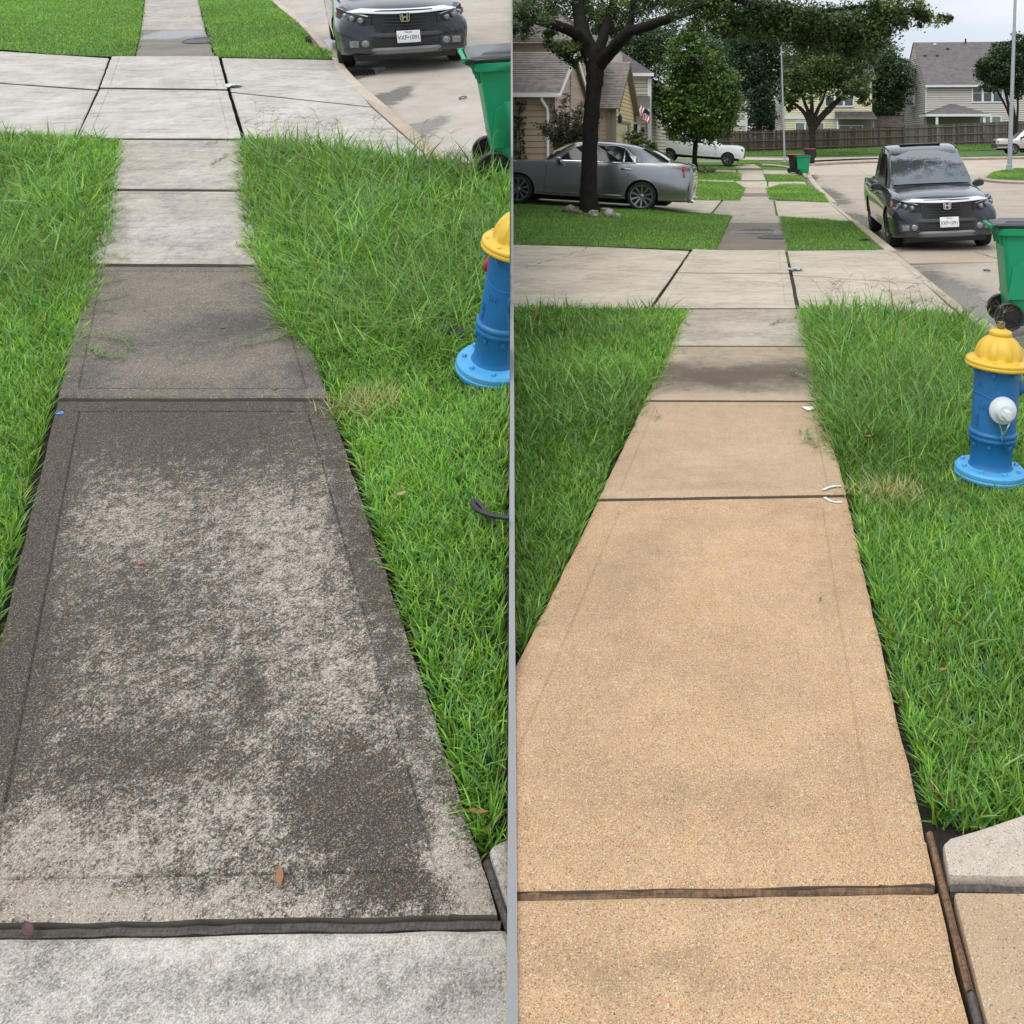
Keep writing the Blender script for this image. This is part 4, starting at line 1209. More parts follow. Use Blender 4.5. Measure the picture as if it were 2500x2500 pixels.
for s in (-1, 1):
    MB().box((s * 0.90, -1.06, 1.08), (0.14, 0.1, 0.26)).build("tail_light", m_redl, white, bevel=0.02)
    MB().box((s * 0.80, 4.60, 0.98), (0.3, 0.16, 0.2)).build("headlight", m_lens, white, bevel=0.03)
    mirror(white, 0.93, 2.85, 1.28, m_whitep, s)
    MB().box((s * 1.0, 1.75, 1.08), (0.03, 0.16, 0.04)).build("door_handle", m_blackp, white)
    for y in (1.3, 2.95):
        MB().tube([(s * (0.95 if z > 1.1 else 1.004), y, z) for z in np.linspace(0.55, 1.2, 4)], 0.007, 4).build("door_seam", m_greyp, white)
MB().box((0, 4.72, 0.66), (1.8, 0.12, 0.3)).build("bumper", m_blackp, white, bevel=0.05)
MB().box((0, -1.18, 0.62), (1.7, 0.14, 0.2)).build("bumper", m_greyp, white, bevel=0.03)
MB().box((0, 4.70, 0.92), (1.1, 0.1, 0.22)).build("grille", m_blackp, white, bevel=0.03)
MB().box((0, 1.8, 0.42), (1.5, 5.2, 0.16)).build("underbody", m_dkliner, white)
MB().box((0, 0.1, 1.29), (1.5, 2.2, 0.02)).build("bed_shade_plate", m_dkliner, white)  # dark plate at rail height, shade of the open bed put into colour

# ------------------------------------------------------------------ champagne pickup at the right edge
yc_ = 71.0
cp = Vector(((2470 - PX) / F * yc_, yc_, H - (377 - PY) / F * yc_))
Mc = Matrix.Translation(cp) @ Matrix.Rotation(math.radians(90 - 4), 4, 'Z') @ Matrix.Translation((0.2, -3.4, 0))
champ = vehicle("pickup_truck", "champagne pickup truck nosing in at the right edge in front of the tall fence", Mc, m_champ, wt_body, wt_cab, (0.0, 3.4), 0.41, 0.27, 0.25, m_rim, 5,
                [[(2.75, 1.25), (1.5, 1.27), (1.5, 1.78), (2.4, 1.77)]], ((0.8, 3.25, 1.25), (0.66, 2.62, 1.84)), None, 0.985)
for s in (-1, 1):
    MB().box((s * 0.80, 4.60, 1.0), (0.34, 0.16, 0.18)).build("headlight", m_lens, champ, bevel=0.03)
    mirror(champ, 0.93, 2.85, 1.28, m_blackp, s)
    MB().box((s * 0.985, 4.25, 0.72), (0.06, 0.8, 0.18)).build("side_moulding", m_greyp, champ, bevel=0.02)
MB().box((0, 4.70, 0.68), (1.9, 0.2, 0.32)).build("bumper", m_greyp, champ, bevel=0.05)
MB().box((0, 4.70, 0.98), (1.2, 0.1, 0.24)).build("grille", m_blackp, champ, bevel=0.03)
MB().box((0, 1.8, 0.42), (1.5, 5.2, 0.16)).build("underbody", m_dkliner, champ)

# ------------------------------------------------------------------ hydrants
m_hblue = simple("hydrant_blue_paint", (0.010, 0.135, 0.34), 0.42, var=0.22, nscale=9, bumpy=0.25, worn=(0.06, 0.20, 0.42), wornamt=0.63)
m_hlight = simple("hydrant_light_blue_paint", (0.072, 0.34, 0.63), 0.45, var=0.15, nscale=12, bumpy=0.3, worn=(0.14, 0.07, 0.04), wornamt=0.645)
m_hyel = simple("hydrant_yellow_paint", (0.66, 0.42, 0.035), 0.42, var=0.15, nscale=12, bumpy=0.25, worn=(0.22, 0.13, 0.05), wornamt=0.645)
m_hwhite = simple("hydrant_white_paint", (0.62, 0.65, 0.68), 0.45, var=0.08, nscale=14, bumpy=0.3, worn=(0.16, 0.12, 0.09), wornamt=0.65)
m_hnut = simple("hydrant_nut_worn", (0.045, 0.035, 0.02), 0.6, var=0.4, nscale=40, worn=(0.6, 0.42, 0.06), wornamt=0.52)
m_hred = simple("hydrant_red_paint", (0.35, 0.02, 0.03), 0.4)

def hydrant(label, M, nozz, letters, redcap=None):
    t = thing("fire_hydrant", label, "fire hydrant", M)
    MB().lathe([(0.170, -0.03), (0.178, -0.005), (0.195, 0.0), (0.198, 0.012), (0.193, 0.020), (0.196, 0.024), (0.196, 0.040), (0.185, 0.052), (0.13, 0.056), (0.1, 0.056)], 56).build("base_flange", m_hlight, t)
    fl = t.children[0]
    for k in range(8):
        a = 2 * math.pi * (k + 0.3) / 8
        MB().lathe([(0.014, 0.05), (0.014, 0.062), (0.011, 0.068), (0.001, 0.069)], 6, Matrix.Translation((0.16 * math.cos(a), 0.16 * math.sin(a), 0)), smooth=False).build("bolt", m_hlight, fl)
    b = MB()
    b.lathe([(0.128, 0.050), (0.118, 0.065), (0.115, 0.085), (0.117, 0.198), (0.124, 0.205), (0.132, 0.212), (0.134, 0.222), (0.129, 0.230), (0.129, 0.234), (0.135, 0.240), (0.136, 0.250), (0.131, 0.258), (0.124, 0.262), (0.123, 0.30), (0.126, 0.45), (0.128, 0.585), (0.132, 0.60), (0.132, 0.62)], 56)
    for k in range(8):
        a = 2 * math.pi * (k + 0.5) / 8
        b.lathe([(0.012, 0), (0.012, 0.02), (0.001, 0.022)], 6, Matrix.Translation((0.118 * math.cos(a), 0.118 * math.sin(a), 0.178)), smooth=False)
        b.lathe([(0.012, 0), (0.012, 0.02), (0.001, 0.022)], 6, Matrix.Translation((0.15 * math.cos(a), 0.15 * math.sin(a), 0.582)), smooth=False)
    # casting seam
    b.tube([(0.1275 * math.cos(a), 0.1275 * math.sin(a), 0.46 - 0.012 * math.sin(3 * a)) for a in np.linspace(0, 2 * math.pi, 41)], 0.003, 5)
    bar = b.build("barrel", m_hblue, t, angle=50)
    # bonnet: flange and fluted dome
    def flute(a, z, r):
        k = sstep(0.66, 0.69, z) * (1 - sstep(0.755, 0.78, z))
        u = math.cos(9 * a)
        return 1 + 0.036 * float(k) * (1 if u > 0.45 else (u + 0.45) / 0.9 * 2 - 1 if u > -0.45 else -1)
    prof = [(0.13, 0.612), (0.176, 0.612), (0.183, 0.618), (0.183, 0.628), (0.179, 0.633), (0.182, 0.638), (0.181, 0.648), (0.172, 0.655), (0.142, 0.660), (0.131, 0.664)]
    prof += [(0.131 * math.cos(u) + 0.0, 0.664 + 0.135 * math.sin(u)) for u in np.linspace(0.1, 1.05, 9)]
    prof += [(0.060, 0.786), (0.063, 0.790), (0.064, 0.806), (0.056, 0.814), (0.034, 0.820), (0.032, 0.824)]
    MB().lathe(prof, 108, None, True, flute).build("bonnet", m_hyel, t, angle=60)
    bn = [c for c in t.children if c.name.startswith("bonnet")][0]
    for k in range(8):
        a = 2 * math.pi * (k + 0.5) / 8
        MB().lathe([(0.013, 0.645), (0.013, 0.660), (0.001, 0.662)], 6, Matrix.Translation((0.158 * math.cos(a), 0.158 * math.sin(a), 0)), smooth=False).build("bolt", m_hyel, bn)
    MB().lathe([(0.024, 0.82), (0.023, 0.862), (0.001, 0.864)], 5, smooth=False).build("operating_nut", m_hnut, t, bevel=0.002)
    for (ang, z, r, L, mt) in nozz:
        Mz = Matrix.Translation((0, 0, z)) @ Matrix.Rotation(ang, 4, 'Z') @ Matrix.Rotation(math.pi / 2, 4, 'Y')
        MB().lathe([(r * 1.15, 0.05), (r * 1.06, 0.105), (r * 1.02, L * 0.72), (r * 1.02, L * 0.8)], 32, Mz).build("nozzle", m_hblue, t)
        cp_ = MB().lathe([(r * 1.02, L * 0.72), (r * 1.04, L * 0.74), (r * 1.04, L * 0.80), (r * 0.98, L * 0.86), (r * 0.70, L * 0.90), (r * 0.66, L * 0.92), (r * 0.64, L * 1.06), (r * 0.58, L * 1.1), (0.001, L * 1.1)], 40, Mz)
        cp_.lathe([(r * 0.36, L * 1.08), (r * 0.33, L * 1.34), (0.001, L * 1.35)], 5, Mz, smooth=False)
        cap = cp_.build("cap", mt, t, angle=45)
        if mt is m_hwhite:
            cd = Mz @ Vector((r * 0.75, 0, L * 1.0))
            sidev = Matrix.Rotation(ang, 3, 'Z') @ Vector((0, 1, 0))
            fwd = Matrix.Rotation(ang, 3, 'Z') @ Vector((1, 0, 0))
            p0 = Vector((0, 0, z)) + fwd * L * 0.98 + sidev * -0.03 + Vector((0, 0, -r * 0.8))
            p1 = Vector((0, 0, z)) + fwd * L * 0.98 + sidev * 0.03 + Vector((0, 0, -r * 0.8))
            kk = Vector((0, 0, z)) + fwd * L * 0.93 + sidev * 0.0 + Vector((0, 0, -r * 1.75))
            for p in (p0, p1):
                MB().tube([p, p.lerp(kk, 0.5) + fwd * 0.006, kk], 0.0045, 6).build("chain_ring", m_chrome, cap)
            path = catmull([list(kk), list(kk + Vector((0, 0, -0.05)) + sidev * 0.02 - fwd * 0.02), list(kk + Vector((0, 0, -0.09)) + sidev * 0.055 - fwd * 0.05), list(kk + Vector((0, 0, -0.06)) + sidev * 0.10 - fwd * 0.10)], 8)
            for i in range(len(path) - 1):
                a, b2 = Vector(path[i]), Vector(path[i + 1])
                d = (b2 - a)
                off = d.cross(fwd).normalized() * (0.005 if i % 2 else -0.005)
                MB().tube([a - d * 0.25 + off, b2 + d * 0.25 + off], 0.0035, 5).build("chain_link", m_chrome if i < 4 else m_hblue, cap)
    for txt, a0, z0, sz, vert in letters:
        def bend(p, a0=a0, z0=z0, vert=vert):
            x, y = (p.x, p.y) if not vert else (-p.y, p.x)
            r = 0.1262 + p.z
            return Vector((r * math.cos(a0 + x / 0.127), r * math.sin(a0 + x / 0.127), z0 + y))
        text_mesh(txt, sz, 0.002, m_hblue, "cast_letters", t, Matrix(), bend=bend)
    if redcap is not None:
        Mz = Matrix.Translation((0, 0, 0.50)) @ Matrix.Rotation(redcap, 4, 'Z') @ Matrix.Rotation(math.pi / 2, 4, 'Y')
        MB().lathe([(0.036, 0.1), (0.036, 0.140), (0.028, 0.150), (0.001, 0.152)], 20, Mz).build("red_cap", m_hred, t)
    return t

hb = Rq(2416, 1160)
hyd_r = hydrant("whole blue fire hydrant with yellow bonnet and white nozzle cap, beside the cleaned sidewalk", Matrix.Translation(hb) @ Matrix.Rotation(math.radians(4.4), 4, 'Y') @ Matrix.Scale(0.965, 4),
                [(math.radians(-88), 0.405, 0.072, 0.185, m_hwhite), (math.radians(5), 0.50, 0.048, 0.16, m_hblue)],
                [("ER", math.radians(-148), 0.515, 0.035, False), ("LLE", math.radians(-140), 0.40, 0.035, False), ("ALBE", math.radians(-152), 0.32, 0.034, True)])
hl_ = Lq(1203, 902)
hyd_l = hydrant("blue fire hydrant cut off by the wall, with a small red cap", ML @ Matrix.Translation(hl_) @ Matrix.Rotation(math.radians(14.5), 4, 'Y') @ Matrix.Diagonal((1.02, 1.02, 1.2, 1)),
                [(math.radians(-40), 0.405, 0.072, 0.185, m_hwhite)],
                [("ER", math.radians(-112), 0.52, 0.036, False), ("LLE", math.radians(-112), 0.40, 0.038, False), ("ALBE", math.radians(-138), 0.32, 0.036, True)], math.radians(170))

# ------------------------------------------------------------------ wheelie bins
def plastic(name, c, rough=0.42):
    return simple(name, c, rough, var=0.10, nscale=5, bumpy=0.08)
m_bgreen = plastic("green_bin_plastic", (0.003, 0.27, 0.115))
m_bblack = plastic("black_bin_plastic", (0.012, 0.012, 0.014))
m_bred = plastic("red_lid_plastic", (0.36, 0.022, 0.03))
m_lidblk = plastic("black_lid_plastic", (0.018, 0.019, 0.021), 0.28)
m_axle = simple("axle_steel", (0.2, 0.19, 0.18), 0.5, 0.8)

def wheelie_bin(label, M, body, lid, group=None):
    t = thing("wheelie_bin", label, "bin", M, group)
    mb = MB()
    prof = []
    for z, xb, xf, w in ((0.045, -0.27, 0.27, 0.235), (0.06, -0.285, 0.285, 0.25), (0.30, -0.31, 0.31, 0.262), (0.60, -0.335, 0.345, 0.278), (0.90, -0.36, 0.375, 0.292), (0.955, -0.365, 0.38, 0.295)):
        r = 0.05
        ring = []
        for cx, cy, a0 in ((xf - r, w - r, 0), (xb + r, w - r, 90), (xb + r, -w + r, 180), (xf - r, -w + r, 270)):
            for k in range(4):
                a = math.radians(a0 + 30 * k)
                ring.append((cx + r * math.cos(a), cy + r * math.sin(a), z))
        prof.append(ring)
    mb.loft(prof)
    b = mb.build("body", body, t, angle=45)
    # rim and the gripping ledge
    rim = MB()
    rr = []
    for z, o in ((0.90, 0.006), (0.905, 0.03), (0.965, 0.034), (0.975, 0.02), (0.975, -0.02)):
        ring = []
        for cx, cy, a0 in ((0.34, 0.255, 0), (-0.325, 0.255, 90), (-0.325, -0.255, 180), (0.34, -0.255, 270)):
            for k in range(4):
                a = math.radians(a0 + 30 * k)
                ring.append((cx + (0.04 + o) * math.cos(a), cy + (0.04 + o) * math.sin(a), z))
        rr.append(ring)
    rim.loft(rr)
    rim.build("rim", body, t, angle=40)
    # wheel arch swelling and side dent panels
    for s in (-1, 1):
        MB().loft([[(-0.31, s * (0.262 + 0.03 * k), 0.30), (-0.27, s * (0.262 + 0.04 * k), 0.60), (-0.20, s * (0.27 + 0.03 * k), 0.66), (0.02, s * (0.272 + 0.016 * k), 0.655), (0.05, s * (0.268 + 0.008 * k), 0.60), (0.0, s * (0.262 + 0.008 * k), 0.30)] for k in (-0.3, 1)]).build("side_bulge", body, t, angle=30)
    # handle
    hd = MB()
    hd.tube([(-0.455, -0.25, 0.985), (-0.455, 0.25, 0.985)], 0.017, 10)
    h = hd.build("handle", body, t)
    for s in (-1, 1):
        MB().loft([[(-0.36, s * 0.262, 0.90), (-0.36, s * 0.262, 0.985), (-0.36, s * 0.242, 0.985), (-0.36, s * 0.242, 0.90)], [(-0.43, s * 0.264, 0.945), (-0.44, s * 0.264, 1.005), (-0.44, s * 0.240, 1.005), (-0.43, s * 0.240, 0.945)], [(-0.475, s * 0.262, 0.968), (-0.475, s * 0.262, 1.002), (-0.475, s * 0.242, 1.002), (-0.475, s * 0.242, 0.968)]]).build("handle_bracket", body, h)
        MB().cyl((-0.435, s * 0.262, 0.975), (-0.435, s * 0.285, 0.975), 0.022, n=14).build("hinge_cap", m_lidblk, h)
    for y in (-0.2, 0.0, 0.2):
        rib = MB()
        for i in range(6):
            pass
        pts = [(-0.345, 0.80, 0.0), (-0.375, 0.80, 0.0), (-0.385, 0.86, 0), (-0.405, 0.91, 0), (-0.445, 0.955, 0), (-0.36, 0.955, 0)]
        n = len(pts)
        vs = [(x, y - 0.012, z) for x, z, _ in pts] + [(x, y + 0.012, z) for x, z, _ in pts]
        rib.add(vs, [tuple(range(n)), tuple(range(2 * n - 1, n - 1, -1))] + [((i + 1) % n, i, n + i, n + (i + 1) % n) for i in range(n)])
        rib.build("rib", body, t)
    # lid with raised middle
    ld = MB()
    rings = []
    for z, o in ((0.976, 0.036), (0.996, 0.04), (1.012, 0.02), (1.018, -0.05), (1.034, -0.08), (1.040, -0.16)):
        ring = []
        for cx, cy, a0 in ((0.345, 0.25, 0), (-0.35, 0.25, 90), (-0.35, -0.25, 180), (0.345, -0.25, 270)):
            for k in range(4):
                a = math.radians(a0 + 30 * k)
                e = (0.04 + o)
                if e > 0:
                    ring.append((cx + e * math.cos(a), cy + e * math.sin(a), z))
                else:
                    ring.append((cx + e * (1 if cx > 0 else -1), cy + e * (1 if cy > 0 else -1), z))
        rings.append(ring)
    ld.loft(rings)
    ld.build("lid", lid, t, angle=40)
    # wheels on an axle
    for s in (-1, 1):
        Mx = Matrix.Translation((-0.30, s * 0.262, 0.135)) @ Matrix.Rotation(-s * math.pi / 2, 4, 'X')
        w = MB().lathe([(0.05, -0.022), (0.125, -0.026), (0.135, -0.018), (0.135, 0.018), (0.125, 0.026), (0.108, 0.022), (0.104, 0.010), (0.04, 0.010), (0.038, 0.024), (0.001, 0.026)], 30, Mx).build("wheel", m_bblack, t, angle=35)
        for k in range(8):
            a = 2 * math.pi * k / 8
            MB().box((0.072, 0, 0.014), (0.066, 0.010, 0.012), Mx @ Matrix.Rotation(a, 4, 'Z')).build("spoke", m_tyre, w)
    MB().cyl((-0.30, -0.25, 0.135), (-0.30, 0.25, 0.135), 0.012, n=8).build("axle", m_axle, t)
    return t

def atR(x, y, yaw, z=0.0, roll=0.0):
    p = Rq(x, y)
    return Matrix.Translation(p + Vector((0, 0, z))) @ Matrix.Rotation(yaw, 4, 'Z')
Yb = 9.25
bin_r = wheelie_bin("green wheelie bin with black lid in the road behind the whole hydrant", Matrix.Translation(((2530 - PX) / F * Yb, Yb, -0.06)) @ Matrix.Rotation(math.radians(-6), 4, 'Z') @ Matrix.Scale(1.06, 4), m_bgreen, m_lidblk)
pb = Lq(1296, 402)
bin_l = wheelie_bin("green wheelie bin with wet black lid, cut off by the wall beside the stained driveway", ML @ Matrix.Translation(pb + Vector((0, 0, -0.07))) @ Matrix.Rotation(math.radians(22), 4, 'Z') @ Matrix.Scale(1.2, 4), m_bgreen, m_lidblk)
for (x, y, Y, yaw, bm_, ld_, lab) in ((1961, 425, 52.5, -62, m_bgreen, m_bblack, "small green wheelie bin at the far kerb, nearest of the three far bins"),
                                     (1942, 422, 53.3, -66, m_bblack, m_bred, "black wheelie bin with red lid tucked left behind the green far bin"),
                                     (1977, 401, 63.5, -62, m_bblack, m_bred, "black wheelie bin with red lid standing alone at the far road arm")):
    pz = float(zR(0.5, Y))
    wheelie_bin(lab, Matrix.Translation(((x - PX) / F * Y, Y, H - (y - PY) / F * Y)) @ Matrix.Rotation(math.radians(yaw + 60), 4, 'Z') @ Matrix.Scale(1.08, 4), bm_, ld_, "bins put out at the far kerb")

# ------------------------------------------------------------------ poles, covers, drain
m_galv = simple("galvanised_steel", (0.36, 0.40, 0.44), 0.5, 0.5, var=0.12, nscale=3)
def pole(label, x, y, Y, r0, r1, top, lean, grp="street light poles"):
    t = thing("light_pole", label, "light pole", Matrix.Translation(((x - PX) / F * Y, Y, H - (y - PY) / F * Y)), grp)
    MB().cyl((0, 0, -0.2), (lean, 0, top), r0, r1, 14).build("shaft", m_galv, t)
    MB().lathe([(r0 * 1.9, 0), (r0 * 1.9, 0.03), (r0 * 1.3, 0.06), (r0 * 1.25, 0.3), (r0 * 1.02, 0.33)], 14).build("base_plate", m_galv, t)
    MB().tube([(lean, 0, top - 0.05), (lean + 0.1, -0.3, top + 0.25), (lean + 0.15, -0.9, top + 0.45), (lean + 0.15, -1.5, top + 0.5)], 0.035, 8).build("arm", m_galv, t)
    MB().box((lean + 0.15, -1.75, top + 0.48), (0.22, 0.55, 0.12)).build("lamp_head", m_greyp, t, bevel=0.04)
    return t
pole("slim grey light pole left of the far bins in front of the fence", 1916, 396, 65.5, 0.085, 0.05, 8.4, -0.26)
pole("pale grey light pole on the lawn island at the right edge", 2464, 414, 57.0, 0.15, 0.085, 12.0, 0.42)

m_iron = simple("cast_iron", (0.05, 0.048, 0.05), 0.42, 0.6, var=0.3, nscale=20, bumpy=0.3)
def manhole(label, M, r):
    t = thing("manhole_cover", label, "manhole cover", M)
    MB().lathe([(r, -0.04), (r, 0.012), (r * 0.93, 0.014), (r * 0.92, 0.004), (r * 0.9, 0.004)], 40).build("rim", m_iron, t, angle=30)
    c = MB().lathe([(r * 0.905, -0.03), (r * 0.905, 0.008), (r * 0.62, 0.009), (r * 0.60, 0.003), (r * 0.52, 0.003), (r * 0.50, 0.009), (r * 0.2, 0.009), (r * 0.18, 0.003), (0.001, 0.003)], 40)
    c.build("lid", m_iron, t, angle=30)
    return t
pm = Rq(1893, 580)
manhole("round iron manhole cover between the damp cleaned sidewalk and the lawn strip", Matrix.Translation(pm + Vector((0, 0, 0.004))), 0.36)
pl_ = Lq(506, 99)
manhole("round iron manhole cover at the top of the stained sidewalk", ML @ Matrix.Translation(pl_ + Vector((0, 0, 0.004))), 0.40)

dr = thing("storm_drain", "slotted storm drain grate in the gutter under the dark pickup of the cleaned street", "storm drain", Matrix.Translation((2.62, 15.25, -0.108)))
MB().box((0, 0, -0.02), (0.5, 0.62, 0.03)).build("frame", m_iron, dr)
for i in range(9):
    MB().box((-0.21 + i * 0.052, 0, 0.004), (0.026, 0.56, 0.02)).build("bar", m_iron, dr)
inl = plate(road, [(2.33, 14.55), (3.95, 14.75), (3.75, 16.1), (2.33, 16.0)], m_pinkc, h=-0.082, thick=0.03)
wood([(3.96, 14.75), (3.76, 16.1)], 0.03, m_ink, top=-0.078, parent=road)
dl = ML @ Matrix.Translation(Lq(870, 160) + Vector((0, 0, -0.112))) @ Matrix.Rotation(math.radians(27), 4, 'Z')
dr2 = thing("storm_drain", "slotted storm drain grate below the pickup nose on the climbing street", "storm drain", dl)
MB().box((0, 0, -0.02), (0.5, 0.5, 0.03)).build("frame", m_iron, dr2)
for i in range(9):
    MB().box((-0.21 + i * 0.052, 0, 0.004), (0.026, 0.44, 0.02)).build("bar", m_iron, dr2)
mc = simple("meter_lid_plastic", (0.035, 0.036, 0.037), 0.7, var=0.2)
for Mx, lab in ((ML @ Matrix.Translation(Lq(1138, 798) + Vector((0, 0, 0.03))), "dark water meter lid half hidden in the climbing lawn left of the hydrant"), (Matrix.Translation(Rq(2357, 1075) + Vector((0, 0, 0.02))), "dark water meter lid half hidden in the long grass left of the hydrant, cleaned street")):
    t = thing("meter_box", lab, "meter lid", Mx)
    MB().box((0, 0, -0.03), (0.36, 0.24, 0.06)).build("lid", mc, t, bevel=0.012)
    MB().box((0, 0, -0.06), (0.42, 0.30, 0.06)).build("collar", m_blackp, t, bevel=0.01)

# ------------------------------------------------------------------ houses behind the street
m_tansid = simple("tan_lap_siding", (0.40, 0.32, 0.22), 0.7, var=0.08, nscale=4)
m_yelsid = simple("warm_yellow_siding", (0.56, 0.45, 0.25), 0.7, var=0.07, nscale=4)
m_beisid = simple("beige_siding", (0.62, 0.56, 0.45), 0.7, var=0.06, nscale=4)
m_palesid = simple("pale_yellow_siding", (0.74, 0.67, 0.46), 0.7, var=0.06, nscale=3)
m_greysid = simple("pinkish_grey_siding", (0.56, 0.505, 0.46), 0.7, var=0.08, nscale=3)
m_whitet = simple("white_trim", (0.72, 0.73, 0.72), 0.6, var=0.05)
m_tantrim = simple("taupe_trim", (0.21, 0.175, 0.13), 0.65, var=0.08)
m_dkshade = simple("interior_shade", (0.018, 0.018, 0.019), 0.8)  # near-black that paints the shade inside openings
m_garage = simple("cream_garage_door", (0.50, 0.43, 0.27), 0.6, var=0.05)
m_lapshade = simple("lap_shade_backing", (0.17, 0.15, 0.135), 0.85)  # dark backing, paints the shade lines under the siding laps
m_recess = simple("taupe_wall_lap_shade", (0.26, 0.235, 0.20), 0.8, var=0.1)  # plain wall tone; behind siding it paints the shade under the laps

def shingle(name, a, b):
    m, nt, bs, P, out = newmat(name)
    v = nd(nt, 'ShaderNodeTexVoronoi', {'Vector': scl(nt, P, (3.2, 6.5, 6.5)), 'Scale': 1.0}, distance='MANHATTAN')
    s = nd(nt, 'ShaderNodeSeparateColor', {0: v.outputs['Color']}).outputs[0]
    c = mix(nt, s, a, b)
    c = mix(nt, mrange(nt, noise(nt, P, 0.7, 5, 0.65), 0.55, 0.75, 0, 0.5), c, tuple(k * 0.45 for k in a))
    c = mix(nt, mth(nt, 'MULTIPLY', noise(nt, P, 60, 3, 0.7), 0.35), c, tuple(k * 1.6 for k in b))
    setp(nt, bs, col=c, rough=0.95, spec=0.2)
    return m
m_roof1 = shingle("brown_grey_shingles", (0.125, 0.105, 0.095), (0.255, 0.22, 0.20))
m_roof2 = shingle("dark_grey_shingles", (0.115, 0.10, 0.10), (0.19, 0.17, 0.165))
m_roof3 = shingle("mossy_dark_shingles", (0.05, 0.042, 0.04), (0.13, 0.11, 0.10))

def brickmat():
    m, nt, bs, P, out = newmat("pinkish_brick")
    br = nd(nt, 'ShaderNodeTexBrick', {'Vector': nd(nt, 'ShaderNodeMapping', {'Vector': P, 'Rotation': (math.pi / 2, 0, math.pi / 2)}).outputs[0], 'Color1': (0.36, 0.25, 0.20, 1), 'Color2': (0.44, 0.33, 0.27, 1), 'Mortar': (0.45, 0.42, 0.38, 1), 'Scale': 4.5, 'Mortar Size': 0.02})
    setp(nt, bs, col=br.outputs[0], rough=0.9)
    return m
m_brick = brickmat()

def siding(par, A, B, z0, z1, mat, gap, urange=None, single=True, lap=0.022, name="board"):
    "lap siding on the wall from A to B (ground points); urange(z) gives the covered stretch at height z"
    A, B = Vector((A[0], A[1], 0)), Vector((B[0], B[1], 0))
    d = (B - A)
    L = d.length
    d.normalize()
    n = Vector((d.y, -d.x, 0))
    k = max(1, int(round((z1 - z0) / gap)))
    tot = MB()
    for i in range(k):
        za, zb = z0 + (z1 - z0) * i / k, z0 + (z1 - z0) * (i + 1) / k
        ua, ub = (urange(za), urange(zb)) if urange else ((0, L), (0, L))
        if ua is None or ua[1] - ua[0] < 0.05:
            continue
        if ub is None or ub[1] - ub[0] < 0.02:
            m_ = (ua[0] + ua[1]) / 2
            ub = (m_ - 0.01, m_ + 0.01)
        up = Vector((0, 0, 1))
        p = [A + d * ua[0] + up * za, A + d * ua[1] + up * za, A + d * ub[1] + up * zb, A + d * ub[0] + up * zb]
        f0, f1 = n * lap, n * 0.006
        sh_ = up * (gap * (0.10 if single else 0.20))  # gap bares the darker wall behind, a painted shade line under each lap
        p[0], p[1] = p[0] + sh_, p[1] + sh_
        mb = MB() if single else tot
        mb.hexa([p[0], p[1], p[1] + f0, p[0] + f0, p[3], p[2], p[2] + f1, p[3] + f1])
        if single:
            mb.build(name, mat, par)
    if not single:
        o = tot.build("siding", mat, par)
        o['kind'] = 'stuff'

def roofplane(par, e0, e1, r1, r0, mat, course=0.14, thick=0.05, name="roof"):
    e0, e1, r1, r0 = map(Vector, (e0, e1, r1, r0))
    L = ((r0 + r1) / 2 - (e0 + e1) / 2).length
    n = (e1 - e0).cross(r0 - e0)
    if n.length < 1e-6:
        n = (e1 - e0).cross(r1 - e0)
    n.normalize()
    if n.z < 0:
        n = -n
    k = max(2, int(L / course))
    mb = MB()
    for i in range(k):
        a, b = i / k, (i + 1) / k
        p = [e0.lerp(r0, a), e1.lerp(r1, a), e1.lerp(r1, b), e0.lerp(r0, b)]
        mb.hexa([p[0] - n * thick, p[1] - n * thick, p[2] - n * thick, p[3] - n * thick, p[0] + n * 0.022, p[1] + n * 0.022, p[2] + n * 0.002, p[3] + n * 0.002])
    return mb.build(name, mat, par)

def window(par, C, d, n, w, h, frame=None, pane=None, cols=1, mull=True, ft=0.07):
    "window with frame, panes and a cross bar; C = lower left corner, d along, n outwards"
    C, d, n = Vector(C), Vector(d).normalized(), Vector(n).normalized()
    up = Vector((0, 0, 1))
    fm = MB()
    def bar(u0, u1, v0, v1, t):
        p = [C + d * u0 + up * v0, C + d * u1 + up * v0, C + d * u1 + up * v1, C + d * u0 + up * v1]
        fm.hexa([q - n * 0.05 for q in p] + [q + n * (t + 0.04) for q in p])
    bar(-ft, w + ft, -ft, 0, 0.06)
    bar(-ft, w + ft, h, h + ft, 0.06)
    bar(-ft, 0, 0, h, 0.055)
    bar(w, w + ft, 0, h, 0.055)
    for i in range(1, cols):
        bar(w * i / cols - ft * 0.8, w * i / cols + ft * 0.8, 0, h, 0.052)
    if mull:
        for i in range(cols):
            bar(w * i / cols + ft * 0.8 * (i > 0), w * (i + 1) / cols - ft * 0.8 * (i < cols - 1), h * 0.5 - 0.02, h * 0.5 + 0.02, 0.04)
    f = fm.build("window", frame or m_whitet, par)
    for i in range(cols):
        for (v0, v1) in ((0, h * 0.5), (h * 0.5, h)) if mull else ((0, h),):
            u0, u1 = w * i / cols, w * (i + 1) / cols
            p = [C + d * u0 + up * v0, C + d * u1 + up * v0, C + d * u1 + up * v1, C + d * u0 + up * v1]
            MB().hexa([q + n * 0.004 for q in p] + [q + n * 0.06 for q in p]).build("pane", pane or m_pane, f)
    return f

